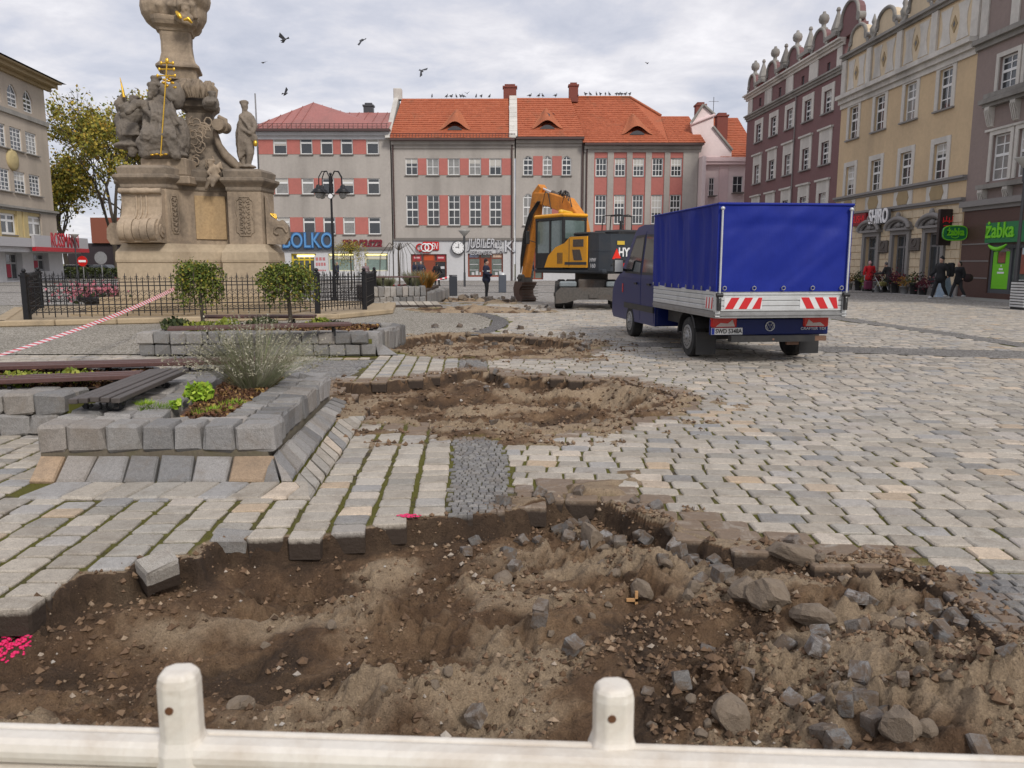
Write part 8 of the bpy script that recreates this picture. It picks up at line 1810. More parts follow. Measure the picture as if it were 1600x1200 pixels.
# ================================================================ PEOPLE
M_SKIN = mat('skin', (.45, .27, .20), .6, .08, 10, 0); M_SHOE = mat('dark_shoes', (.03, .028, .028), .6, .2, 9, 0)
def cloth(n, c): return mat('cloth_' + n, c, .85, .25, 7, .3, 40)
def person(loc, rz, h, label, top, legs, hair, shoes=M_SHOE, stride=.0, lean=0.0, arms=((.1, -.05), (-.1, -.05)), coat=.0, hat=None, build=1.0, elbow=(.2, .2)):
 t = empty('person', loc, rz, label, 'person'); s_ = h / 1.75; B = build
 def P(x, y, z): return Vector((x * s_, (y - lean * max(0, z - .9)) * s_, z * s_))      # faces local -y
 hip = [(-.09, 0, .92), (.09, 0, .92)]; knee = [(-.10, -stride * .5 - .02, .50), (.10, stride * .35 - .02, .50)]; ank = [(-.10, -stride * .95, .08), (.10, stride * 1.0 + .0, .08 + abs(stride) * .22)]
 sh = [(-.19 * B, .01, 1.42), (.19 * B, .01, 1.42)]; el = []; ha = []
 for i in (0, 1):
  f, o_ = arms[i]; sx = -1 if i == 0 else 1; el.append((sx * (.24 + abs(o_)) * B, .02 - f * .8, 1.14)); ha.append((sx * (.23 + abs(o_)) * B, .0 - f * 1.6 - elbow[i] * .5, .90 + elbow[i] * .5))
 def bodyparts(b, g, what):
  if 'legs' in what:
   for i in (0, 1): b.limb([P(*hip[i]), P(*knee[i]), P(*ank[i])], [(.085 * B + g) * s_, (.058 + g) * s_, (.042 + g) * s_])
   b.ell(P(0, 0, .93), ((.16 * B + g) * s_, (.115 + g) * s_, (.12 + g) * s_))
  if 'feet' in what:
   for i in (0, 1): a = P(*ank[i]); b.ell(a + Vector((0, -.06 * s_, -.035 * s_)), ((.045 + g) * s_, (.125 + g) * s_, (.045 + g) * s_)); 
  if 'torso' in what: b.limb([P(0, 0, .95), P(0, .0, 1.15), P(0, 0, 1.34)], [(.13 * B + g) * s_, (.125 * B + g) * s_, (.13 * B + g) * s_]); b.ell(P(0, 0, 1.33), ((.20 * B + g) * s_, (.115 + g) * s_, (.15 + g) * s_))
  if 'arms' in what:
   for i in (0, 1): b.limb([P(*sh[i]), P(*el[i]), P(*ha[i])], [(.055 + g) * s_, (.042 + g) * s_, (.03 + g) * s_])
  if 'head' in what:
   b.limb([P(0, .0, 1.42), P(0, -.01, 1.54)], [.055 * s_, .052 * s_]); c_ = P(0, -.015, 1.635); b.ell(c_, (.075 * s_, .092 * s_, .115 * s_)); b.ell(c_ + Vector((0, -.09 * s_, -.01)), (.015 * s_, .02 * s_, .022 * s_)); b.ell(c_ + Vector((0, -.045 * s_, -.075 * s_)), (.045 * s_, .045 * s_, .04 * s_))
   for q_ in (-1, 1): b.ell(c_ + Vector((q_ * .076 * s_, .005, 0)), (.012 * s_, .022 * s_, .03 * s_))
  if 'hands' in what:
   for i in (0, 1):
    c_ = P(*ha[i]) + Vector((0, -.01, -.05 * s_)); b.ell(c_, (.022 * s_, .038 * s_, .048 * s_))
    for f in range(4): b.tube([c_ + Vector((0, (-.027 + .018 * f) * s_, -.03 * s_)), c_ + Vector((.004, (-.03 + .018 * f) * s_, -.07 * s_)), c_ + Vector((.012, (-.027 + .018 * f) * s_, -(.09 if f in (1, 2) else .08) * s_))], .0095 * s_, 6)
    b.tube([c_ + Vector((0, -.03 * s_, .01)), c_ + Vector((.0, -.055 * s_, -.03 * s_))], .011 * s_, 6)
 b = MB(); bodyparts(b, 0, ('legs', 'torso', 'arms', 'head', 'hands', 'feet')); sculpt('body', b, M_SKIN, t, .02, 0, smooth=1)
 b = MB(); bodyparts(b, .018, ('legs',)); sculpt('trousers', b, legs, t, .022, .012, .12, smooth=1)
 b = MB(); bodyparts(b, .035, ('torso', 'arms'))
 if coat: b.limb([P(0, 0, 1.0), P(0, 0, .92 - coat)], [(.17 * B) * s_, (.20 * B) * s_])
 else: b.ell(P(0, 0, .96), ((.175 * B) * s_, .15 * s_, .11 * s_))
 b.ell(P(0, .0, 1.47), (.09 * s_, .085 * s_, .05 * s_)); sculpt('jacket', b, top, t, .024, .02, .1, smooth=2)
 b = MB(); bodyparts(b, .012, ('feet',)); sculpt('shoes', b, shoes, t, .02, 0, smooth=1)
 c_ = P(0, .012, 1.665); b = MB(); b.ell(c_, (.088 * s_, .098 * s_, .10 * s_)); 
 if hat: b.ell(c_ + Vector((0, .0, .03 * s_)), (.095 * s_, .10 * s_, .095 * s_)); b.ell(c_ + Vector((0, 0, .125 * s_)), .03 * s_)
 else: b.ell(c_ + Vector((0, .04 * s_, -.05 * s_)), (.08 * s_, .06 * s_, .09 * s_))
 sculpt('hat' if hat else 'hair', b, hat or hair, t, .018, 0, smooth=1); return t
K = cloth('navy', (.012, .016, .04)); KB = cloth('black', (.012, .012, .014)); KH = mat('dark_hair', (.02, .015, .012), .7, .3, 20, .2, 80)
g = G(760, 467); P1 = person((g.x, g.y, 0), math.radians(75), 1.78, 'man in dark work jacket with pale reflective band and beanie, standing by the bins', K, KB, KH, stride=.04, arms=((.08, .02), (-.02, .02)), coat=.05, hat=KB, elbow=(.35, .2))
b = MB(); b.lathe([(.235, 1.24), (.237, 1.30)], (0, 0, 0), 18, sy=.76); b.build('reflective_band', mat('reflective_silver', (.6, .62, .62), .4, .1, 9, 0), P1)
def at(px, Y): return (A(px, 440, Y).x, Y, 0)
pw = person(at(683, 57.5), math.radians(160), 1.68, 'person in black with a dark shoulder bag walking by the far planter', KB, KB, KH, stride=.15, coat=.15)
bag = empty('shoulder_bag', (A(689, 440, 57.2).x, 57.2, .55), .3, 'black bag hanging from the walker near the far planter', 'bag'); MB().box(-.25, .25, -.08, .08, -.1, .35, .05).tube([(-.2, 0, .3), (-.1, 0, .8), (.15, 0, .3)], .015, 5).build('bag_body', KB, bag)
person(at(650, 66), .4, 1.74, 'dark-coated person at the left of the pair before the red shopfront', K, KB, KH, coat=.25); person(at(658, 65), -.3, 1.78, 'taller grey-haired person in dark blue of the pair before the red shopfront', cloth('dusk_blue', (.03, .035, .06)), KB, mat('grey_hair', (.3, .29, .28), .7, .2, 20, 0), coat=.1, build=1.15)
person(at(527, 60), 1.2, 1.75, 'grey-haired person in navy beside the double street lamp', K, KB, MC['grey_hair'], stride=.1); pz = person(at(572, 61), .5, 1.65, 'person with a white carrier bag in front of the teal shop window', cloth('mauve', (.22, .15, .16)), KB, KH, stride=.12)
cbg = empty('carrier_bag', (A(573, 440, 60.6).x, 60.6, .5), 0, 'white carrier bag held by the person at the teal shop window', 'bag'); MB().ell((0, 0, .2), (.18, .1, .26), None, 10, 8).tube([(-.08, 0, .4), (0, 0, .62), (.08, 0, .4)], .012, 4).build('bag_body', M_WHITEW, cbg)
person(at(829, 66), .2, 1.78, 'person in dark blue at the arched shop door behind the excavator arm', K, KB, KH)
g = G(1357, 455); gx_ = (20.9, 46.5, 0); person(gx_, math.radians(180), 1.72, 'woman in a bright red quilted jacket and pale hat with a shopping trolley', cloth('red', (.55, .012, .02)), KB, KH, stride=.08, coat=.1, hat=cloth('pale_pink', (.6, .35, .35)), build=1.2)
tr2 = empty('shopping_trolley', (20.75, 46.2, 0), 0, 'dark pink wheeled shopping trolley behind the woman in red', 'trolley'); MB().box(-.22, .22, -.12, .15, .12, .62, .05).build('bag', cloth('plum', (.16, .03, .07)), tr2); [MB().cyl((s_ * .22, .1, .09), (s_ * .26, .1, .09), .09, n=14).build('wheel', M_BLK, tr2) for s_ in (-1, 1)]; MB().tube([(-.15, .12, .1), (-.15, .2, .95), (.15, .2, .95), (.15, .12, .1)], .013, 5).build('handle', MSIL, tr2)
person((21.2, 44.6, 0), math.radians(215), 1.66, 'stooping person in a long dark coat pushing a walker', cloth('charcoal', (.03, .028, .03)), cloth('grey', (.12, .12, .13)), KH, stride=.08, coat=.22, lean=.35, arms=((.3, .0), (.3, .0)), hat=cloth('grey2', (.12, .11, .11)), build=1.15, elbow=(.4, .4))
wk = empty('walker', (20.72, 44.5, 0), .4, 'wheeled metal walker with a yellowish bag left of the stooping person', 'walker'); b = MB(); [b.tube([(x, -.3, .08), (x, -.05, .5), (x, .25, .88)], .013, 5) for x in (-.26, .26)]; [b.tube([(x, .3, .08), (x, -.05, .6)], .013, 5) for x in (-.26, .26)]; b.tube([(-.26, -.05, .55), (.26, -.05, .55)], .013, 5); b.build('frame', MSIL, wk); MB().box(-.24, .24, -.2, .15, .35, .6, .05).build('bag', mat('olive_bag', (.20, .18, .06), .8, .3, 9, 0), wk); [MB().cyl((x - .02, y, .08), (x + .02, y, .08), .08, n=12).build('wheel', M_BLK, wk) for x in (-.26, .26) for y in (-.3, .3)]
a = (19.75, 36.6, 0); person(a, math.radians(-75), 1.90, 'man in black with a backpack striding past the ochre building', KB, KB, KH, stride=.30, arms=((.12, .0), (-.15, .0)), coat=.05, hat=KB, shoes=mat('white_trainers', (.5, .5, .5), .6, .2, 9, 0), build=1.1)
bp = empty('backpack', (19.98 + .12, 36.55, 1.3), math.radians(-75), 'black backpack on the striding man', 'backpack'); MB().box(-.17, .17, -.05, .2, -.3, .35, .07).build('bag_body', KB, bp)
person((20.75, 36.9, 0), math.radians(-80), 1.70, 'woman in black with a shoulder bag walking behind the striding man', KB, cloth('dark_grey', (.03, .03, .034)), KH, shoes=MC['white_trainers'], stride=.32, arms=((.25, .0), (-.1, .0)), coat=.08)
b2 = empty('shoulder_bag', (21.1, 36.75, .95), .2, 'dark bag swinging behind the woman in black', 'bag'); MB().ell((0, 0, 0), (.28, .12, .2), None, 10, 8).tube([(-.2, 0, .1), (-.35, 0, .5)], .015, 4).build('bag_body', cloth('dark_wine', (.03, .014, .016)), b2)
# ================================================================ STREET FURNITURE
sl_ = empty('street_lamp', (A(522, 440, 33).x, 33, 0), 0, 'tall black lamp post with two pairs of curved arms and hooded lanterns', 'street lamp')
zt3 = A(518, 272, 33).z; b = MB(); b.cyl((0, 0, 0), (0, 0, 1.1), .09, .075, 12).cyl((0, 0, 1.1), (0, 0, zt3), .055, .04, 12).ell((0, 0, zt3), .06); b.box(-.14, .14, -.14, .14, 0, .2, .03).cyl((0, 0, zt3 - .75), (0, 0, zt3 - .45), .08, n=10); b.build('pole', M_IRON, sl_)
for s_ in (-1, 1):
 for k, (dx_, dy_) in enumerate(((.48, -.05), (.40, .22))):
  b = MB(); b.tube([(s_ * .05, 0, zt3 - .7), (s_ * .06, 0, zt3 - .1), (s_ * .16, dy_ * .3, zt3 + .12), (s_ * dx_ * .72, dy_ * .7, zt3 + .10), (s_ * dx_ * .98, dy_, zt3 - .12), (s_ * dx_, dy_, zt3 - .45)], .022, 7); b.build('arm', M_IRON, sl_)
  if k == 0 or True:
   b = MB(); b.lathe([(.05, 0), (.09, -.05), (.10, -.12), (.19, -.18), (.22, -.22), (.22, -.24), (.30, -.30), (.31, -.33), (.10, -.34)], (s_ * dx_ * 1.05, dy_, zt3 - .42), 18); o = b.build('lantern_hood', M_IRON, sl_); MB().lathe([(.14, -.34), (.15, -.40), (.10, -.52), (.02, -.56)], (s_ * dx_ * 1.05, dy_, zt3 - .42), 14).build('glass', mat('lamp_glass', (.35, .36, .36), .15, .1, 3, 0, spec=.7), o)
cl = empty('round_badge', (sl_.location.x, 32.9, A(518, 307, 33).z), 0, 'small round white disc fixed on the double lamp post', 'sign'); b = MB().lathe([(.10, 0), (.12, .02), (.12, .05), (.1, .06)], (0, 0, 0), 20).build('rim', M_IRON, cl); b.rotation_euler = (math.pi / 2, 0, 0); b = MB().lathe([(.095, .055), (.095, .066)], (0, 0, 0), 20).build('disc', M_SW, cl); b.rotation_euler = (math.pi / 2, 0, 0)
def post_lamp(px, Y, ytop, label, r_=.05, head_=.3):
 t = empty('street_lamp', (A(px, 440, Y).x, Y, 0), 0, label, 'street lamp', None); zt_ = A(px, ytop, Y).z; MB().cyl((0, 0, 0), (0, 0, 1.0), r_ * 1.7, r_ * 1.5, 12).cyl((0, 0, 1), (0, 0, zt_ - head_), r_ * 1.1, r_ * .8, 10).cyl((0, 0, zt_ - head_ - .5), (0, 0, zt_ - head_), r_ * 1.6, n=10).build('pole', mat('dark_grey_metal', (.05, .052, .056), .5, .15, 4, .1), t)
 MB().lathe([(.05, -head_), (.10, -head_ + .02), (head_ * 1.05, -.03), (head_ * 1.08, 0), (.05, .03)], (0, 0, zt_), 16).build('lantern', mat('frosted_lantern', (.42, .42, .40), .3, .1, 5, 0), t); return t
post_lamp(1586, 30.2, 246, 'modern dark post lamp with a conical lantern before the green shopfront', .06, .38); post_lamp(726, 56, 360, 'slim distant post lamp in front of the jeweller', .05, .4); post_lamp(122, 78, 366, 'dark post lamp near the corner drugstore', .06, .4)
M_BIN = mat('graphite_bin', (.028, .032, .042), .5, .15, 4, .1)
for px, Y, lab, dome in ((708, 40, 'square dark graphite litter bin left of the standing man', 0), (785, 44.5, 'bluish grey litter bin with a pale domed top right of the standing man', 1)):
 t = empty('litter_bin', (A(px, 440, Y).x, Y, 0), .1, lab, 'litter bin'); MB().box(-.20, .20, -.20, .20, 0, .98, .02).build('body', M_BIN if not dome else mat('blue_grey_bin', (.07, .08, .10), .5, .15, 4, .1), t)
 if dome: MB().lathe([(.2, 0), (.19, .06), (.12, .12), (.02, .14)], (0, 0, .98), 14).build('lid', M_ALU, t)
 else: MB().box(-.2, .2, -.2, .2, 1.0, 1.04).build('lid', M_BIN, t)
t = empty('litter_bin', (A(1596, 470, 28).x + .15, 28, 0), .1, 'grey slatted bin at the right edge beside the conical lamp', 'litter bin')
for k in range(9): MB().box(-.35, .35, -.35, .35, .08 + .1 * k, .15 + .1 * k, .01).build('slat', M_ALU, t)
MB().box(-.32, .32, -.32, .32, .0, 1.0).build('liner', M_BLK, t)
for px, Y, lab, kind in ((132, 70, 'red and white no-entry sign near the drugstore corner', 1), (161, 66, 'back of a round traffic sign on a grey pole', 0)):
 t = empty('traffic_sign', (A(px, 440, Y).x, Y, 0), 0, lab, 'traffic sign'); zz_ = A(px, 408 if kind else 403, Y).z; MB().cyl((0, 0, 0), (0, 0, zz_ + .4), .045, n=8).build('pole', M_STEEL, t)
 o = MB().cyl((0, -.06, zz_), (0, -.09, zz_), .52 if not kind else .45, n=24).build('disc', M_RLAMP if kind else M_STEEL, t)
 if kind: MB().box(-.32, .32, -.11, -.091, zz_ - .09, zz_ + .09).build('white_bar', M_SW, o)
MB().cyl((0, 0, 0), (0, 0, 1), .01, n=4)
t = empty('flagpole', (A(402, 220, 80).x, 80, 0), 0, 'thin grey pole rising behind the column beside the red roof', 'pole'); MB().cyl((0, 0, 0), (0, 0, A(402, 146, 80).z), .12, .07, 8).build('pole', M_STEEL, t)
# flower pots before the ochre building and an advertising board
for k in range(9):
 s_ = Rp(1345 + 15 * k, 450)[0]; w_ = Rw(s_, 0); rs = np.random.RandomState(300 + k); lab = ['reddish heather', 'grey-green shrub', 'yellow-green plant', 'dark red leafy plant', 'silver leaved plant', 'wine-red leafy plant', 'tall reddish grass', 'green bushy plant', 'rusty flowering plant'][k]
 t = empty('potted_plant', (w_.x - .75, w_.y, 0), 0, lab + (' in a tall dark pot before the ochre facade' if k % 2 else ' in a low pot before the ochre facade'), 'potted plant'); hp = .55 if k % 2 else .35
 MB().lathe([(.17, 0), (.22, hp), (.24, hp), (.24, hp + .04), (.2, hp + .03)], (0, 0, 0), 12).build('pot', M_BLK if k % 3 else mat('zinc_pot', (.2, .2, .2), .5, .2, 4, .1), t)
 P = rs.normal(size=(220, 3)) * np.array([.2, .2, .18]) + np.array([0, 0, hp + .25]); link('foliage', leaves('foliage', P, .07, [ML_RUST, ML_HEDGE, bpy.data.materials['olive_leaves'], leafmat('wine_leaves', [(0, (.04, .01, .015)), (1, (.20, .04, .06))])][(0, 1, 2, 3, 1, 3, 0, 1, 3)[k]], t, rs), t)
t = empty('advertising_board', (20.95, 38.4, 0), .5, 'blue and white folding pavement board behind the walking couple', 'sign'); MB().prism([(-.3, 0), (-.05, 1.0), (.05, 1.0), (.3, 0)], -.28, .28, 'x').build('board', mat('blue_white_board', (.12, .25, .4), .4, .6, 2, 0, c2=(.6, .65, .7)), t)
# parked cars seen over the fence at the far left
def car(loc, rz, label, c):
 t = empty('parked_car', loc, rz, label, 'car', None); body = mat('car_paint_%s' % c[0], c[1], .3, .06, 2, 0, Coat_Weight=.5); b = MB()
 P = [(-2.1, .35), (-2.15, .8), (-1.9, 1.0), (2.0, .85), (2.15, .6), (2.1, .35)]; b.prism(P, -.85, .85); b.build('body', body, t); G_ = [(-1.85, .98), (-1.4, 1.42), (.3, 1.45), (1.1, .95)]; b = MB(); b.rings([[(x, y * (1 if z < 1.2 else .82), z) for x, z in G_] for y in (-.8, .8)]); b.build('windows', M_TGL, t); MB().box(-1.35, .3, -.62, .62, 1.42, 1.47, .02).build('roof', body, t)
 for x in (-1.3, 1.35):
  for s_ in (-1, 1): MB().cyl((x, s_ * .7, .31), (x, s_ * .86, .31), .31, n=18).build('wheel', M_TYRE, t)
 [MB().box(2.08, 2.16, s_ * .6 - .18, s_ * .6 + .18, .62, .75).build('headlight', M_WLAMP, t) for s_ in (-1, 1)]
car((A(125, 430, 96).x, 96, 0), .3, 'white parked car nearest the drugstore, beyond the fence', ('white', (.6, .6, .6))); car((A(168, 430, 94).x, 94, 0), -.2, 'silver parked car left of the column, beyond the fence', ('silver', (.42, .43, .45))); car((A(148, 430, 101).x, 101, 0), 0, 'dark parked car between the white and the silver one', ('dark', (.04, .045, .05)))
for i, (px, Y) in enumerate(((112, 90), (140, 88), (172, 87))): rs = np.random.RandomState(i); t = empty('hedge', (A(px, 440, Y).x, Y, 0), 0, ['dark hedge clump nearest the drugstore', 'dark hedge clump in front of the parked cars', 'dark hedge clump closest to the column'][i], 'hedge'); P = rs.uniform(-1, 1, (900, 3)) * np.array([1.7, .6, .55]) + np.array([0, 0, .6]); link('foliage', leaves('foliage', P, .18, ML_HEDGE, t, rs), t)
# ================================================================ TAPE
M_TR = mat('tape_red', (.62, .03, .05), .4, .06, 4, 0); M_TW = mat('tape_white', (.72, .70, .70), .4, .06, 4, 0)
def tape(a, c_, label, per=.115, wd=.07, sag=.25, tw=5, tail=0):
 a, c_ = Vector(a), Vector(c_); n = int((c_ - a).length / per); b = MB(); d = (c_ - a).normalized(); s_ = d.cross(Vector((0, 0, 1))).normalized(); up = s_.cross(d)
 pt = lambda u: a.lerp(c_, u) - Vector((0, 0, sag * 4 * u * (1 - u)))
 for i in range(n):
  b.m = i % 2
  if tail and .72 < i / n < .86: b.m = 1
  for q_ in range(2):
   u0, u1 = (i + q_ / 2) / n, (i + (q_ + 1) / 2) / n; f = lambda u: up * math.cos(tw * u + .5) + s_ * math.sin(tw * u + .5); e0, e1 = f(u0) * wd / 2, f(u1) * wd / 2; p0, p1 = pt(u0), pt(u1); o0, o1 = f(u0 + 1.57 / tw) * .0015, f(u1 + 1.57 / tw) * .0015
   b.add([p0 - e0 - o0, p1 - e1 - o1, p1 + e1 - o1, p0 + e0 - o0, p0 - e0 + o0, p1 - e1 + o1, p1 + e1 + o1, p0 + e0 + o0], [(0, 1, 2, 3), (7, 6, 5, 4), (0, 4, 5, 1), (3, 2, 6, 7)])
 o = b.build('barrier_tape', [M_TR, M_TW]); tag(o, label, 'tape')
p = A(272, 451, 21.2); q_ = A(-10, 548, 9.4); d = (q_ - p); tape(p, p + d * 1.25, 'red and white barrier tape stretched from the iron fence to the left edge', tail=0, sag=.12, tw=1.3, wd=.085)
tape(A(612, 446, 36), A(706, 431, 40), 'thin distant barrier tape running to the dark litter bin', .2, .08, .1, 2)
# ================================================================ FOREGROUND BARRIER
M_PL = mat('white_plastic', (.72, .675, .60), .45, .08, 9, .12, 40, dirt=.55, dirtc=(.40, .30, .20), streak=.25, spec=.45, Subsurface_Weight=.0)
br = empty('plastic_barrier', (0, 1.0, 0), 0, 'white plastic crowd barrier with two octagonal pegs right in front of the viewer', 'barrier')
ba, bb = G(0, 1146, 1.0), G(1130, 1184, 1.0); bd = (bb - ba); bd.z = 0; bd.normalize(); an = math.atan2(bd.y, bd.x); X = Matrix.Translation((ba.x, ba.y - 1, 0)) @ Matrix.Rotation(an, 4, 'Z')
b = MB(); b.X = X
def rbar(b, z0, z1, y0, y1, r_=.010, x0=-1.3, x1=2.6):
 c_ = [(y0 + r_, z0), (y1 - r_, z0), (y1 - .3 * r_, z0 + .3 * r_), (y1, z0 + r_), (y1, z1 - r_), (y1 - .3 * r_, z1 - .3 * r_), (y1 - r_, z1), (y0 + r_, z1), (y0 + .3 * r_, z1 - .3 * r_), (y0, z1 - r_), (y0, z0 + r_), (y0 + .3 * r_, z0 + .3 * r_)]
 b.prism(c_, x0, x1, 'x')
rbar(b, .968, 1.0, -.020, .020, .012); rbar(b, .972, .998, .018, .030, .004)
b.build('top_rail', M_PL, br); b = MB(); b.X = X; rbar(b, .918, .962, -.033, .024, .016); b.build('second_rail', M_PL, br)
b = MB(); b.X = X; rbar(b, .30, .34, -.02, .02); rbar(b, .6, .64, -.02, .02); [b.box(-1.2 + .62 * k, -1.15 + .62 * k, -.015, .015, .05, .9) for k in range(7)]; b.build('lower_frame', M_PL, br)
for px, pt_, lab in ((287, 1040, 1), (957, 1062, 2)):
 g_ = G(px, 1165, .99); loc = g_ - Vector((0, 1, 0)); H2 = A(px, pt_, g_.y + .01).z; q_ = empty('peg', (0, 0, 0)); q_.parent = br; q_.location = (loc.x, loc.y + .0, 0); q_.rotation_euler = (0, 0, an + .12)
 w_ = .0248; oc = lambda k, z, w_=w_: [(w_ * k * a, w_ * .92 * k * c_, z) for a, c_ in ((-.5, -1), (.5, -1), (1, -.5), (1, .5), (.5, 1), (-.5, 1), (-1, .5), (-1, -.5))]
 b = MB(); b.rings([oc(1.25, .955), oc(1.22, .99), oc(1.02, 1.006), oc(1.0, 1.012), oc(1.0, H2 - .016), oc(.93, H2 - .006), oc(.78, H2), oc(.5, H2 + .001)]); o = b.build('peg_body', M_PL, q_); mo = o.modifiers.new('b', 'BEVEL'); mo.width = .003; mo.segments = 2; mo.limit_method = 'ANGLE'; mo.angle_limit = .4
 zc_ = 1.0 + (H2 - 1.0) * .55; MB().cyl((-.006, -.0240, zc_), (-.006, -.0228, zc_), .0052, n=16).build('peg_hole', mat('hole_brown', (.12, .05, .02) if lab == 1 else (.12, .05, .02), .7, .2, 9, 0), q_)
# ================================================================ LOOSE STONES
def onsoil(px, py):
 z = -.1
 for _ in range(4): p = G(px, py, z); z = hat(p.x, p.y)
 return Vector((p.x, p.y, z))
def rockmesh(seed, kind):
 rs = np.random.RandomState(seed); b = MB()
 if kind == 'cube':
  b.box(-.5, .5, -.45, .45, -.5, .5, .09); b.v = [tuple(np.array(v) * (1 + rs.uniform(-.10, .10)) + rs.uniform(-.05, .05, 3)) for v in b.v]
 else:
  b.ell((0, 0, 0), (.5, .5, .5), None, 16, 11); F_ = rs.normal(size=(13, 3)); F_ /= np.linalg.norm(F_, axis=1)[:, None]; vs = []
  for v in b.v:
   v = np.array(v)
   for f in F_:
    k = v @ f; lim = .33
    if k > lim: v = v - f * (k - lim)
   vs.append(tuple(v + rs.uniform(-.015, .015, 3)))
  b.v = vs; b.sm = [False] * len(b.sm)
 return b
CUBE = [rockmesh(i, 'cube').mesh('loose_sett', granite('dug_sett', [(0, (.13, .125, .12)), (.35, (.20, .19, .18)), (.6, (.15, .12, .095)), (.8, (.24, .23, .225)), (1, (.19, .155, .12))], dirt=False)) for i in range(8)]
ROCK = [rockmesh(50 + i, 'rock').mesh('rubble_stone', mat('soiled_rock', (.17, .13, .095), .95, .35, 6, .6, 25, dirt=.55, dirtc=(.10, .068, .043), c2=(.26, .21, .155))) for i in range(8)]
GCUB = [rockmesh(90 + i, 'cube').mesh('granite_sett_loose', M_SETT) for i in range(3)]
rnd = random.Random(21); LO = []
def loose(px, py, s_, kind='cube', label=None, cat='stone', group=None, dims=None, sink=.25, rot=None, name=None, xyz=None):
 s_ *= .78 if py > 1040 else .95; p = Vector(xyz) if xyz is not None else onsoil(px, py); me = rnd.choice({'cube': CUBE, 'rock': ROCK, 'gran': GCUB}[kind]); nm = name or {'cube': 'loose_sett', 'rock': 'rubble_stone', 'gran': 'loose_granite_sett'}[kind]
 d_ = dims or (s_ * rnd.uniform(.85, 1.15), s_ * rnd.uniform(.85, 1.15), s_ * rnd.uniform(.8, 1.1)); o = link(nm, me, None, (p.x, p.y, p.z + d_[2] * (.5 - sink))); o.scale = d_; o.rotation_euler = rot or (rnd.uniform(-.5, .5), rnd.uniform(-.5, .5), rnd.uniform(0, 6.28)); LO.append((px, py, o)); return tag(o, label, cat, group)
GS, LS_ = 'dug-up grey setts lying in the front pit', 'small grey basalt sett lying loose on the soil of the front pit'
for px, py, s_ in [(742, 813, .07), (728, 825, .07), (787, 825, .085), (815, 810, .075), (843, 775, .09), (858, 783, .09), (888, 800, .08), (893, 825, .09), (872, 838, .09), (886, 828, .07), (840, 862, .065), (793, 868, .10), (953, 852, .085), (969, 855, .085), (1000, 820, .08), (1004, 800, .07), (1025, 822, .08), (1048, 832, .07), (1062, 845, .08), (965, 806, .08), (945, 798, .09), (915, 788, .08), (905, 806, .08), (1085, 850, .07), (1075, 858, .07), (1118, 872, .07), (1128, 902, .09), (1120, 898, .08), (1095, 900, .07), (1143, 915, .07), (1010, 828, .07), (843, 970, .085), (845, 985, .08), (805, 895, .07), (1103, 1008, .075), (1167, 1040, .08), (1227, 1015, .085), (1283, 1000, .09), (1277, 1018, .075), (1331, 932, .085), (1357, 952, .075), (1345, 940, .07), (1065, 1078, .085), (1013, 1085, .06), (1350, 1095, .10), (1347, 1033, .10), (1365, 1137, .095), (1380, 1112, .08), (1320, 1122, .09), (1237, 1102, .09), (1290, 1145, .10), (1307, 1168, .09), (1460, 950, .09), (1470, 990, .075), (1490, 965, .085), (1500, 985, .06), (1475, 1000, .07), (1555, 1050, .08), (1580, 1065, .11), (1535, 1110, .09), (745, 1125, .09), (1280, 1103, .08), (1340, 995, .09), (915, 858, .06), (895, 1018, .08), (1410, 1068, .06), (1425, 985, .07), (1052, 862, .08), (1036, 850, .07), (1100, 862, .07), (990, 806, .06)]: loose(px, py, s_, 'cube', LS_, 'stone', GS)
for px, py, s_ in [(1085, 925, .09), (1075, 950, .07), (1042, 885, .08), (962, 905, .08), (940, 885, .07), (680, 1135, .08), (355, 1100, .08), (385, 1105, .10), (700, 1095, .07), (905, 968, .05), (925, 965, .05), (940, 930, .04), (950, 945, .05), (1080, 1110, .07), (1095, 1150, .07), (1215, 945, .06), (1380, 1040, .09), (1440, 1060, .09), (1190, 1000, .06), (1400, 1000, .08), (1445, 925, .07), (1280, 900, .07), (1320, 905, .08), (860, 1000, .05), (135, 1085, .06), (415, 1015, .05), (520, 1000, .06), (600, 1080, .06), (655, 1010, .04), (1160, 1080, .06), (1210, 1060, .05), (1105, 1135, .06), (1415, 1130, .08), (1450, 1150, .09), (1480, 1090, .07), (1020, 1130, .06), (1440, 1015, .09), (1395, 960, .07)]: loose(px, py, s_, 'rock', 'rounded soil-caked stone half sunk in the front pit', 'stone', 'soil-caked stones in the front pit')
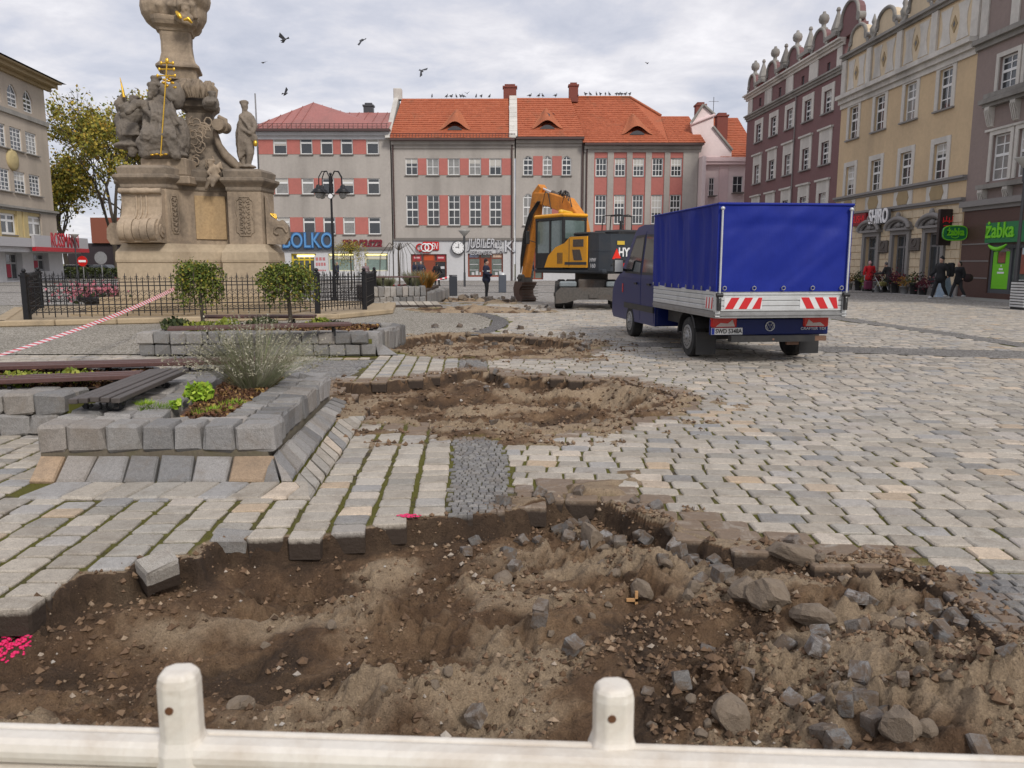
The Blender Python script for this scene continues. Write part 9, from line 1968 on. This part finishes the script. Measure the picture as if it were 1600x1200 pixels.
for (px, py, dm, kind, lab) in [(925, 800, (.26, .14, .22), 'rock', 'large grey boulder at the far pit rim, right of the dark sett strip'), (1205, 935, (.27, .2, .2), 'rock', 'large pale tan boulder in the middle of the right bank'), (1166, 972, (.24, .17, .14), 'rock', 'flat-topped brown boulder just left of the shiny grey boulder'), (1272, 972, (.25, .2, .18), 'rock', 'grey boulder with a glinting facet on the right bank'), (1145, 1132, (.19, .15, .18), 'rock', 'yellowish boulder low in the pit close to the barrier'), (1327, 1068, (.24, .13, .13), 'rock', 'elongated brown boulder lying diagonally on the right bank'), (1405, 1150, (.16, .14, .2), 'rock', 'pointed grey boulder near the lower right corner'), (1240, 872, (.36, .16, .14), 'rock', 'long flat slab half buried in the far rim of the right bank'), (1240, 852, (.085, .07, .08), 'cube', 'small tan cube perched above the flat slab'), (783, 905, (.20, .14, .12), 'rock', 'brown rock below the middle of the far pit rim'), (1000, 935, (.18, .15, .15), 'rock', 'dark brown rock in the centre of the front pit'), (375, 1103, (.15, .08, .07), 'rock', 'pair-splitting flat stone beside the left barrier peg'), (945, 866, (.13, .08, .05), 'rock', 'flat grey stone flake near the two upright setts')]:
 loose(px, py, 1, kind, lab.replace('pair-splitting flat', 'flat brown'), 'boulder' if kind == 'rock' else 'stone', None, dm, .35, name='boulder' if kind == 'rock' else None)
loose(0, 0, 1, 'gran', 'big grey granite sett tipped out of the left pit edge', 'stone', None, (.18, .17, .17), .5, (.35, -.2, .75), 'tipped_granite_sett', G(247, 893, -.03)); loose(0, 0, 1, 'gran', 'granite sett sagging at the pit edge, right of the tipped one', 'stone', None, (.22, .18, .15), .5, (.16, .05, .1), 'tipped_granite_sett', G(362, 852, -.075))
for k, (px, py, s_) in enumerate([(773, 664, .09), (825, 668, .10), (760, 622, .07), (732, 575, .10), (755, 580, .08), (775, 583, .09), (792, 590, .08), (1078, 620, .08), (950, 655, .12), (930, 655, .14), (905, 640, .10), (880, 605, .12), (838, 612, .07), (650, 640, .06), (705, 612, .07)]): loose(px, py, s_, 'cube' if k < 8 else 'rock', 'loose dark stone at the second pit', 'stone', 'loose stones around the second pit')
for k in range(46):
 px, py = rnd.uniform(610, 925), rnd.choice((rnd.uniform(522, 536), rnd.uniform(535, 556))); loose(px, py, rnd.uniform(.07, .17), rnd.choice(('cube', 'rock')), 'loose dark stone at the third pit', 'stone', 'loose stones around the third pit')
for k in range(50):
 if k < 26: px, py, s_ = rnd.uniform(655, 860), rnd.uniform(480, 488), rnd.uniform(.08, .16)
 else: px, py, s_ = rnd.uniform(672, 802), rnd.uniform(466, 472), rnd.uniform(.14, .36)
 loose(px, py, s_, rnd.choice(('cube', 'rock')), 'dug-up dark block heaped along the far trench', 'stone', 'blocks heaped along the far trenches')
# crumbs and gravel: nobody could count them
def crumbs(name, n, sz, region, seed, m, flt):
 rs = np.random.RandomState(seed); x0, x1, y0, y1 = region; x = rs.uniform(x0, x1, n); y = y0 + (y1 - y0) * rs.uniform(0, 1, n) ** 1.3; h, dug, sm = soilh(x, y); k = flt(x, y, dug, sm, rs); x, y, h = x[k], y[k], h[k]; n = len(x)
 T = np.array([(1, 0, 0), (0, 1, 0), (-1, 0, 0), (0, -1, 0), (0, 0, 1), (0, 0, -1)], float); Fc = np.array([(0, 1, 4), (1, 2, 4), (2, 3, 4), (3, 0, 4), (1, 0, 5), (2, 1, 5), (3, 2, 5), (0, 3, 5)])
 s_ = (sz[0] * (sz[1] / sz[0]) ** (rs.uniform(0, 1, n) ** 2.2))[:, None, None]; V = T[None] * rs.uniform(.7, 1.15, (n, 6, 1)) + rs.uniform(-.2, .2, (n, 6, 3)); an = rs.uniform(0, 6.28, n); c_, q_ = np.cos(an)[:, None], np.sin(an)[:, None]
 V = V * s_ * np.array([1, .85, .8]); V = np.stack([V[:, :, 0] * c_ - V[:, :, 1] * q_, V[:, :, 0] * q_ + V[:, :, 1] * c_, V[:, :, 2]], 2) + np.stack([x, y, np.maximum(h, -9) + s_[:, 0, 0] * .35], 1)[:, None]
 o = link(name, npmesh(name, V.reshape(-1, 3), (np.arange(n)[:, None, None] * 6 + Fc[None]).reshape(-1, 3), m, {'rnd': ('FLOAT', np.repeat(rs.uniform(0, 1, n), 6))})); return tag(o, None, None, None, 'stuff')
ML_CR = leafmat('soil_crumbs', [(0, (.06, .038, .022)), (.45, (.14, .085, .05)), (.85, (.23, .15, .09)), (.97, (.33, .25, .175)), (1, (.40, .37, .33))])
crumbs('soil_crumbs', 80000, (.0035, .026), (-3.2, 2.9, 1.7, 5.3), 1, ML_CR, lambda x, y, d, s, rs: (d > .4) & (rs.uniform(0, 1, len(x)) < .35 + .65 * sstep(-.5, 1.2, x)) & (fbm(x * 3, y * 3, 3, 77) > .42))
crumbs('soil_clods', 3200, (.014, .042), (-3.1, 2.9, 1.9, 5.2), 5, mat('soil_clod', (.15, .092, .054), .97, .35, 9, .9, 60), lambda x, y, d, s, rs: (d > .9) & (rs.uniform(0, 1, len(x)) < .12 + .88 * sstep(.3, 1.6, x)) & (fbm(x * 2.5, y * 2.5, 3, 79) > .45))
crumbs('soil_crumbs', 12000, (.008, .04), (-3.0, 2.6, 6.8, 18), 2, ML_CR, lambda x, y, d, s, rs: d > .4)
crumbs('soil_crumbs', 9000, (.003, .014), (-1.2, 3.4, 3.2, 10), 3, ML_CR, lambda x, y, d, s, rs: (d < .5) & (rs.uniform(0, 1, len(x)) < np.exp(-(np.minimum(s, 0) / .5) ** 2)))
# labels by place: nearest landmark, then order from the left
ORD = 'leftmost second third fourth fifth sixth seventh eighth ninth tenth eleventh twelfth thirteenth fourteenth fifteenth sixteenth seventeenth eighteenth'.split()
def relabel(items, head_, marks):
 cl = {}
 for px, py, o in items: cl.setdefault(min(marks, key=lambda m: (m[0] - px) ** 2 + 2 * (m[1] - py) ** 2), []).append((px, o))
 for m, L_ in cl.items():
  for k, (px, o) in enumerate(sorted(L_, key=lambda v: v[0])): o['label'] = '%s, %s%s %s' % (head_, ORD[min(k, 17)], '' if k == 0 else ' from left', m[2])
MARKS = [(745, 820, 'under the dark sett strip'), (790, 880, 'left of the flat grey flake'), (870, 800, 'left of the far-rim boulder'), (960, 800, 'touching the far-rim boulder'), (960, 855, 'below the far-rim boulder'), (1040, 840, 'just right of the far-rim boulder'), (1115, 885, 'beside the half-buried slab'), (890, 960, 'in the middle of the pit'), (1060, 930, 'above the wood scrap'), (1070, 1090, 'by the right barrier peg'), (1200, 1020, 'below the flat-topped boulder'), (1300, 1000, 'under the glinting boulder'), (1350, 940, 'on the crest of the right bank'), (1300, 1120, 'under the elongated boulder'), (1400, 1120, 'around the pointed boulder'), (1480, 970, 'at the right pit edge'), (1560, 1080, 'at the lower right corner'), (720, 1120, 'midway between the barrier pegs'), (370, 1090, 'right of the left barrier peg'), (140, 1060, 'left of the left barrier peg'), (560, 1020, 'in the left half of the pit')]
relabel([v for v in LO if v[2].get('group', '').startswith('dug-up grey')], 'small grey sett', MARKS); relabel([v for v in LO if v[2].get('group', '').startswith('soil-caked')], 'soil-caked stone', MARKS)
relabel([v for v in LO if v[2].get('group', '').endswith('second pit')], 'dark stone', [(700, 600, 'in the left of the second pit'), (765, 580, 'on the far rim of the second pit'), (800, 668, 'on the near rim of the second pit'), (930, 650, 'at the right end of the second pit')])
relabel([v for v in LO if v[2].get('group', '').endswith('third pit')], 'dark stone', [(a_, b_, 'at third pit %s rim, %s' % (c_, d_)) for b_, c_ in ((528, 'far'), (548, 'near')) for a_, d_ in ((650, 'left part'), (770, 'middle part'), (880, 'right part'))])
relabel([v for v in LO if v[2].get('group', '').endswith('far trenches')], 'dug-up dark block', [(a_, b_, 'in the %s trench, %s' % (c_, d_)) for b_, c_ in ((484, 'nearer'), (469, 'farthest')) for a_, d_ in ((690, 'left half'), (800, 'right half'))])
# sprayed magenta mark, wood chips, fallen leaves
M_MAG = mat('magenta_spray', (.75, .02, .14), .6, .3, 30, .4, 90)
def spray(px, py, r_, n, label, z=None):
 rs = np.random.RandomState(int(px)); b = MB(); c0 = onsoil(px, py) if z is None else G(px, py, z)
 for k in range(n):
  a, q_ = rs.uniform(0, 6.28), r_ * rs.uniform(0, 1) ** .7; x, y = c0.x + q_ * math.cos(a) * (1 if z is None else 2.2), c0.y + q_ * math.sin(a); s_ = rs.uniform(.004, .012); zz_ = (hat(x, y) if z is None else z) + .002; b.ell((x, y, zz_), (s_, s_, .0025 if z is not None else .006), None, 6, 3)
 tag(b.build('spray_mark', M_MAG), label, 'paint mark')
spray(24, 1036, .075, 260, 'magenta spray paint on the soil at the left edge of the pit'); spray(640, 806, .035, 60, 'thin magenta spray line on the setts at the pit edge', .004)
b = MB(); p = onsoil(992, 940); b.X = Matrix.Translation(p + Vector((0, 0, .03))); b.box(-.045, .015, -.006, .006, -.012, .004).box(.0, .015, -.006, .006, -.03, .045); tag(b.build('wood_scrap', mat('fresh_wood', (.5, .28, .12), .7, .2, 20, .1)), 'small orange wood scrap sticking out of the pit soil', 'wood')
# ================================================================ BIRDS
M_BIRD = mat('pigeon_grey', (.06, .062, .07), .7, .5, 12, 0)
FB_ = []
for k, (up, sw) in enumerate(((.5, .1), (-.25, .2), (.15, -.1))):
 b = MB(); b.ell((0, 0, 0), (.055, .15, .05), None, 8, 6); b.ell((0, .15, .02), (.03, .05, .03), None, 8, 5); b.prism([(-.02, -.12), (.02, -.12), (.06, -.27), (-.06, -.27)], -.01, .01, 'z')
 w1 = MB()
 for s_ in (-1, 1): b.add([(s_ * .04, .08, .02), (s_ * .2, .10 + sw, .02 + up * .16), (s_ * .36, -.04 + sw, .02 + up * .32), (s_ * .2, -.07 + sw * .5, .02 + up * .15), (s_ * .04, -.08, .02), (s_ * .04, .0, .035)], [(0, 1, 2, 3, 4), (0, 5, 1), (5, 3, 1), (5, 4, 3)])
 FB_.append(b.mesh('flying_bird', M_BIRD))
labs = ['dark bird highest and leftmost in the sky, wings raised', 'dark bird right of the highest one', 'small dark bird left, nearest the column', 'dark bird just above the red sheet roof', 'dark bird alone over the tiled roof', 'tiny pale bird far right in the sky', 'bird skimming the tiled roof of the jeweller building', 'bird flapping close above the roof dormer of the arched building', 'second bird beside the flapping one above the dormer']
for k, (px, py, Y, s_) in enumerate([(444, 62, 34, 1.0), (566, 63, 36, .95), (411, 98, 42, .9), (446, 146, 40, .95), (659, 111, 38, 1.0), (1011, 99, 70, .9), (730, 146, 74, .9), (857, 178, 72, .9), (865, 178, 72, .85)]):
 p = A(px, py, Y); o = link('flying_bird', FB_[k % 3], None, p); o.scale = (s_ * .8,) * 3; o.rotation_euler = (random.uniform(-.9, .5), random.uniform(-.9, .9), random.uniform(0, 6.28)); tag(o, labs[k], 'bird')
b = MB(); b.ell((0, 0, .17), (.07, .14, .09), None, 8, 6); b.ell((0, -.12, .29), (.04, .05, .05), None, 6, 5); b.prism([(.1, .16), (.27, .1), (.27, .13), (.1, .22)], -.03, .03, 'x'); b.tube([(0, 0, 0), (0, 0, .12)], .02, 4); PG = b.mesh('pigeon', M_BIRD)
PN = {}
def perch(px, Yr, z, g_, lab): o = link('pigeon', PG, None, (A(px, 150, Yr).x, Yr, z)); o.scale = (1.15,) * 3; o.rotation_euler = (0, 0, random.uniform(0, 6.28)); tag(o, lab + ', %s from left' % ORD[PN.setdefault(lab, 0)], 'pigeon', g_); PN[lab] += 1
for px in (675, 698, 705, 713, 720, 724, 744, 752, 765): perch(px, YB + 6, rdg + .05, 'pigeons on the roof ridges', 'pigeon perched on the ridge of the jeweller building roof')
for px in (828, 842, 848, 868, 903): perch(px, YB + 6, rdgB + .05, 'pigeons on the roof ridges', 'pigeon perched on the ridge of the arched building roof')
for px in (915, 922, 932, 938, 946, 952, 963, 967, 971, 977, 984): perch(px, YB + 7, rC + .2, 'pigeons on the roof ridges', 'pigeon perched on the ridge of the roof with the salmon strips below')
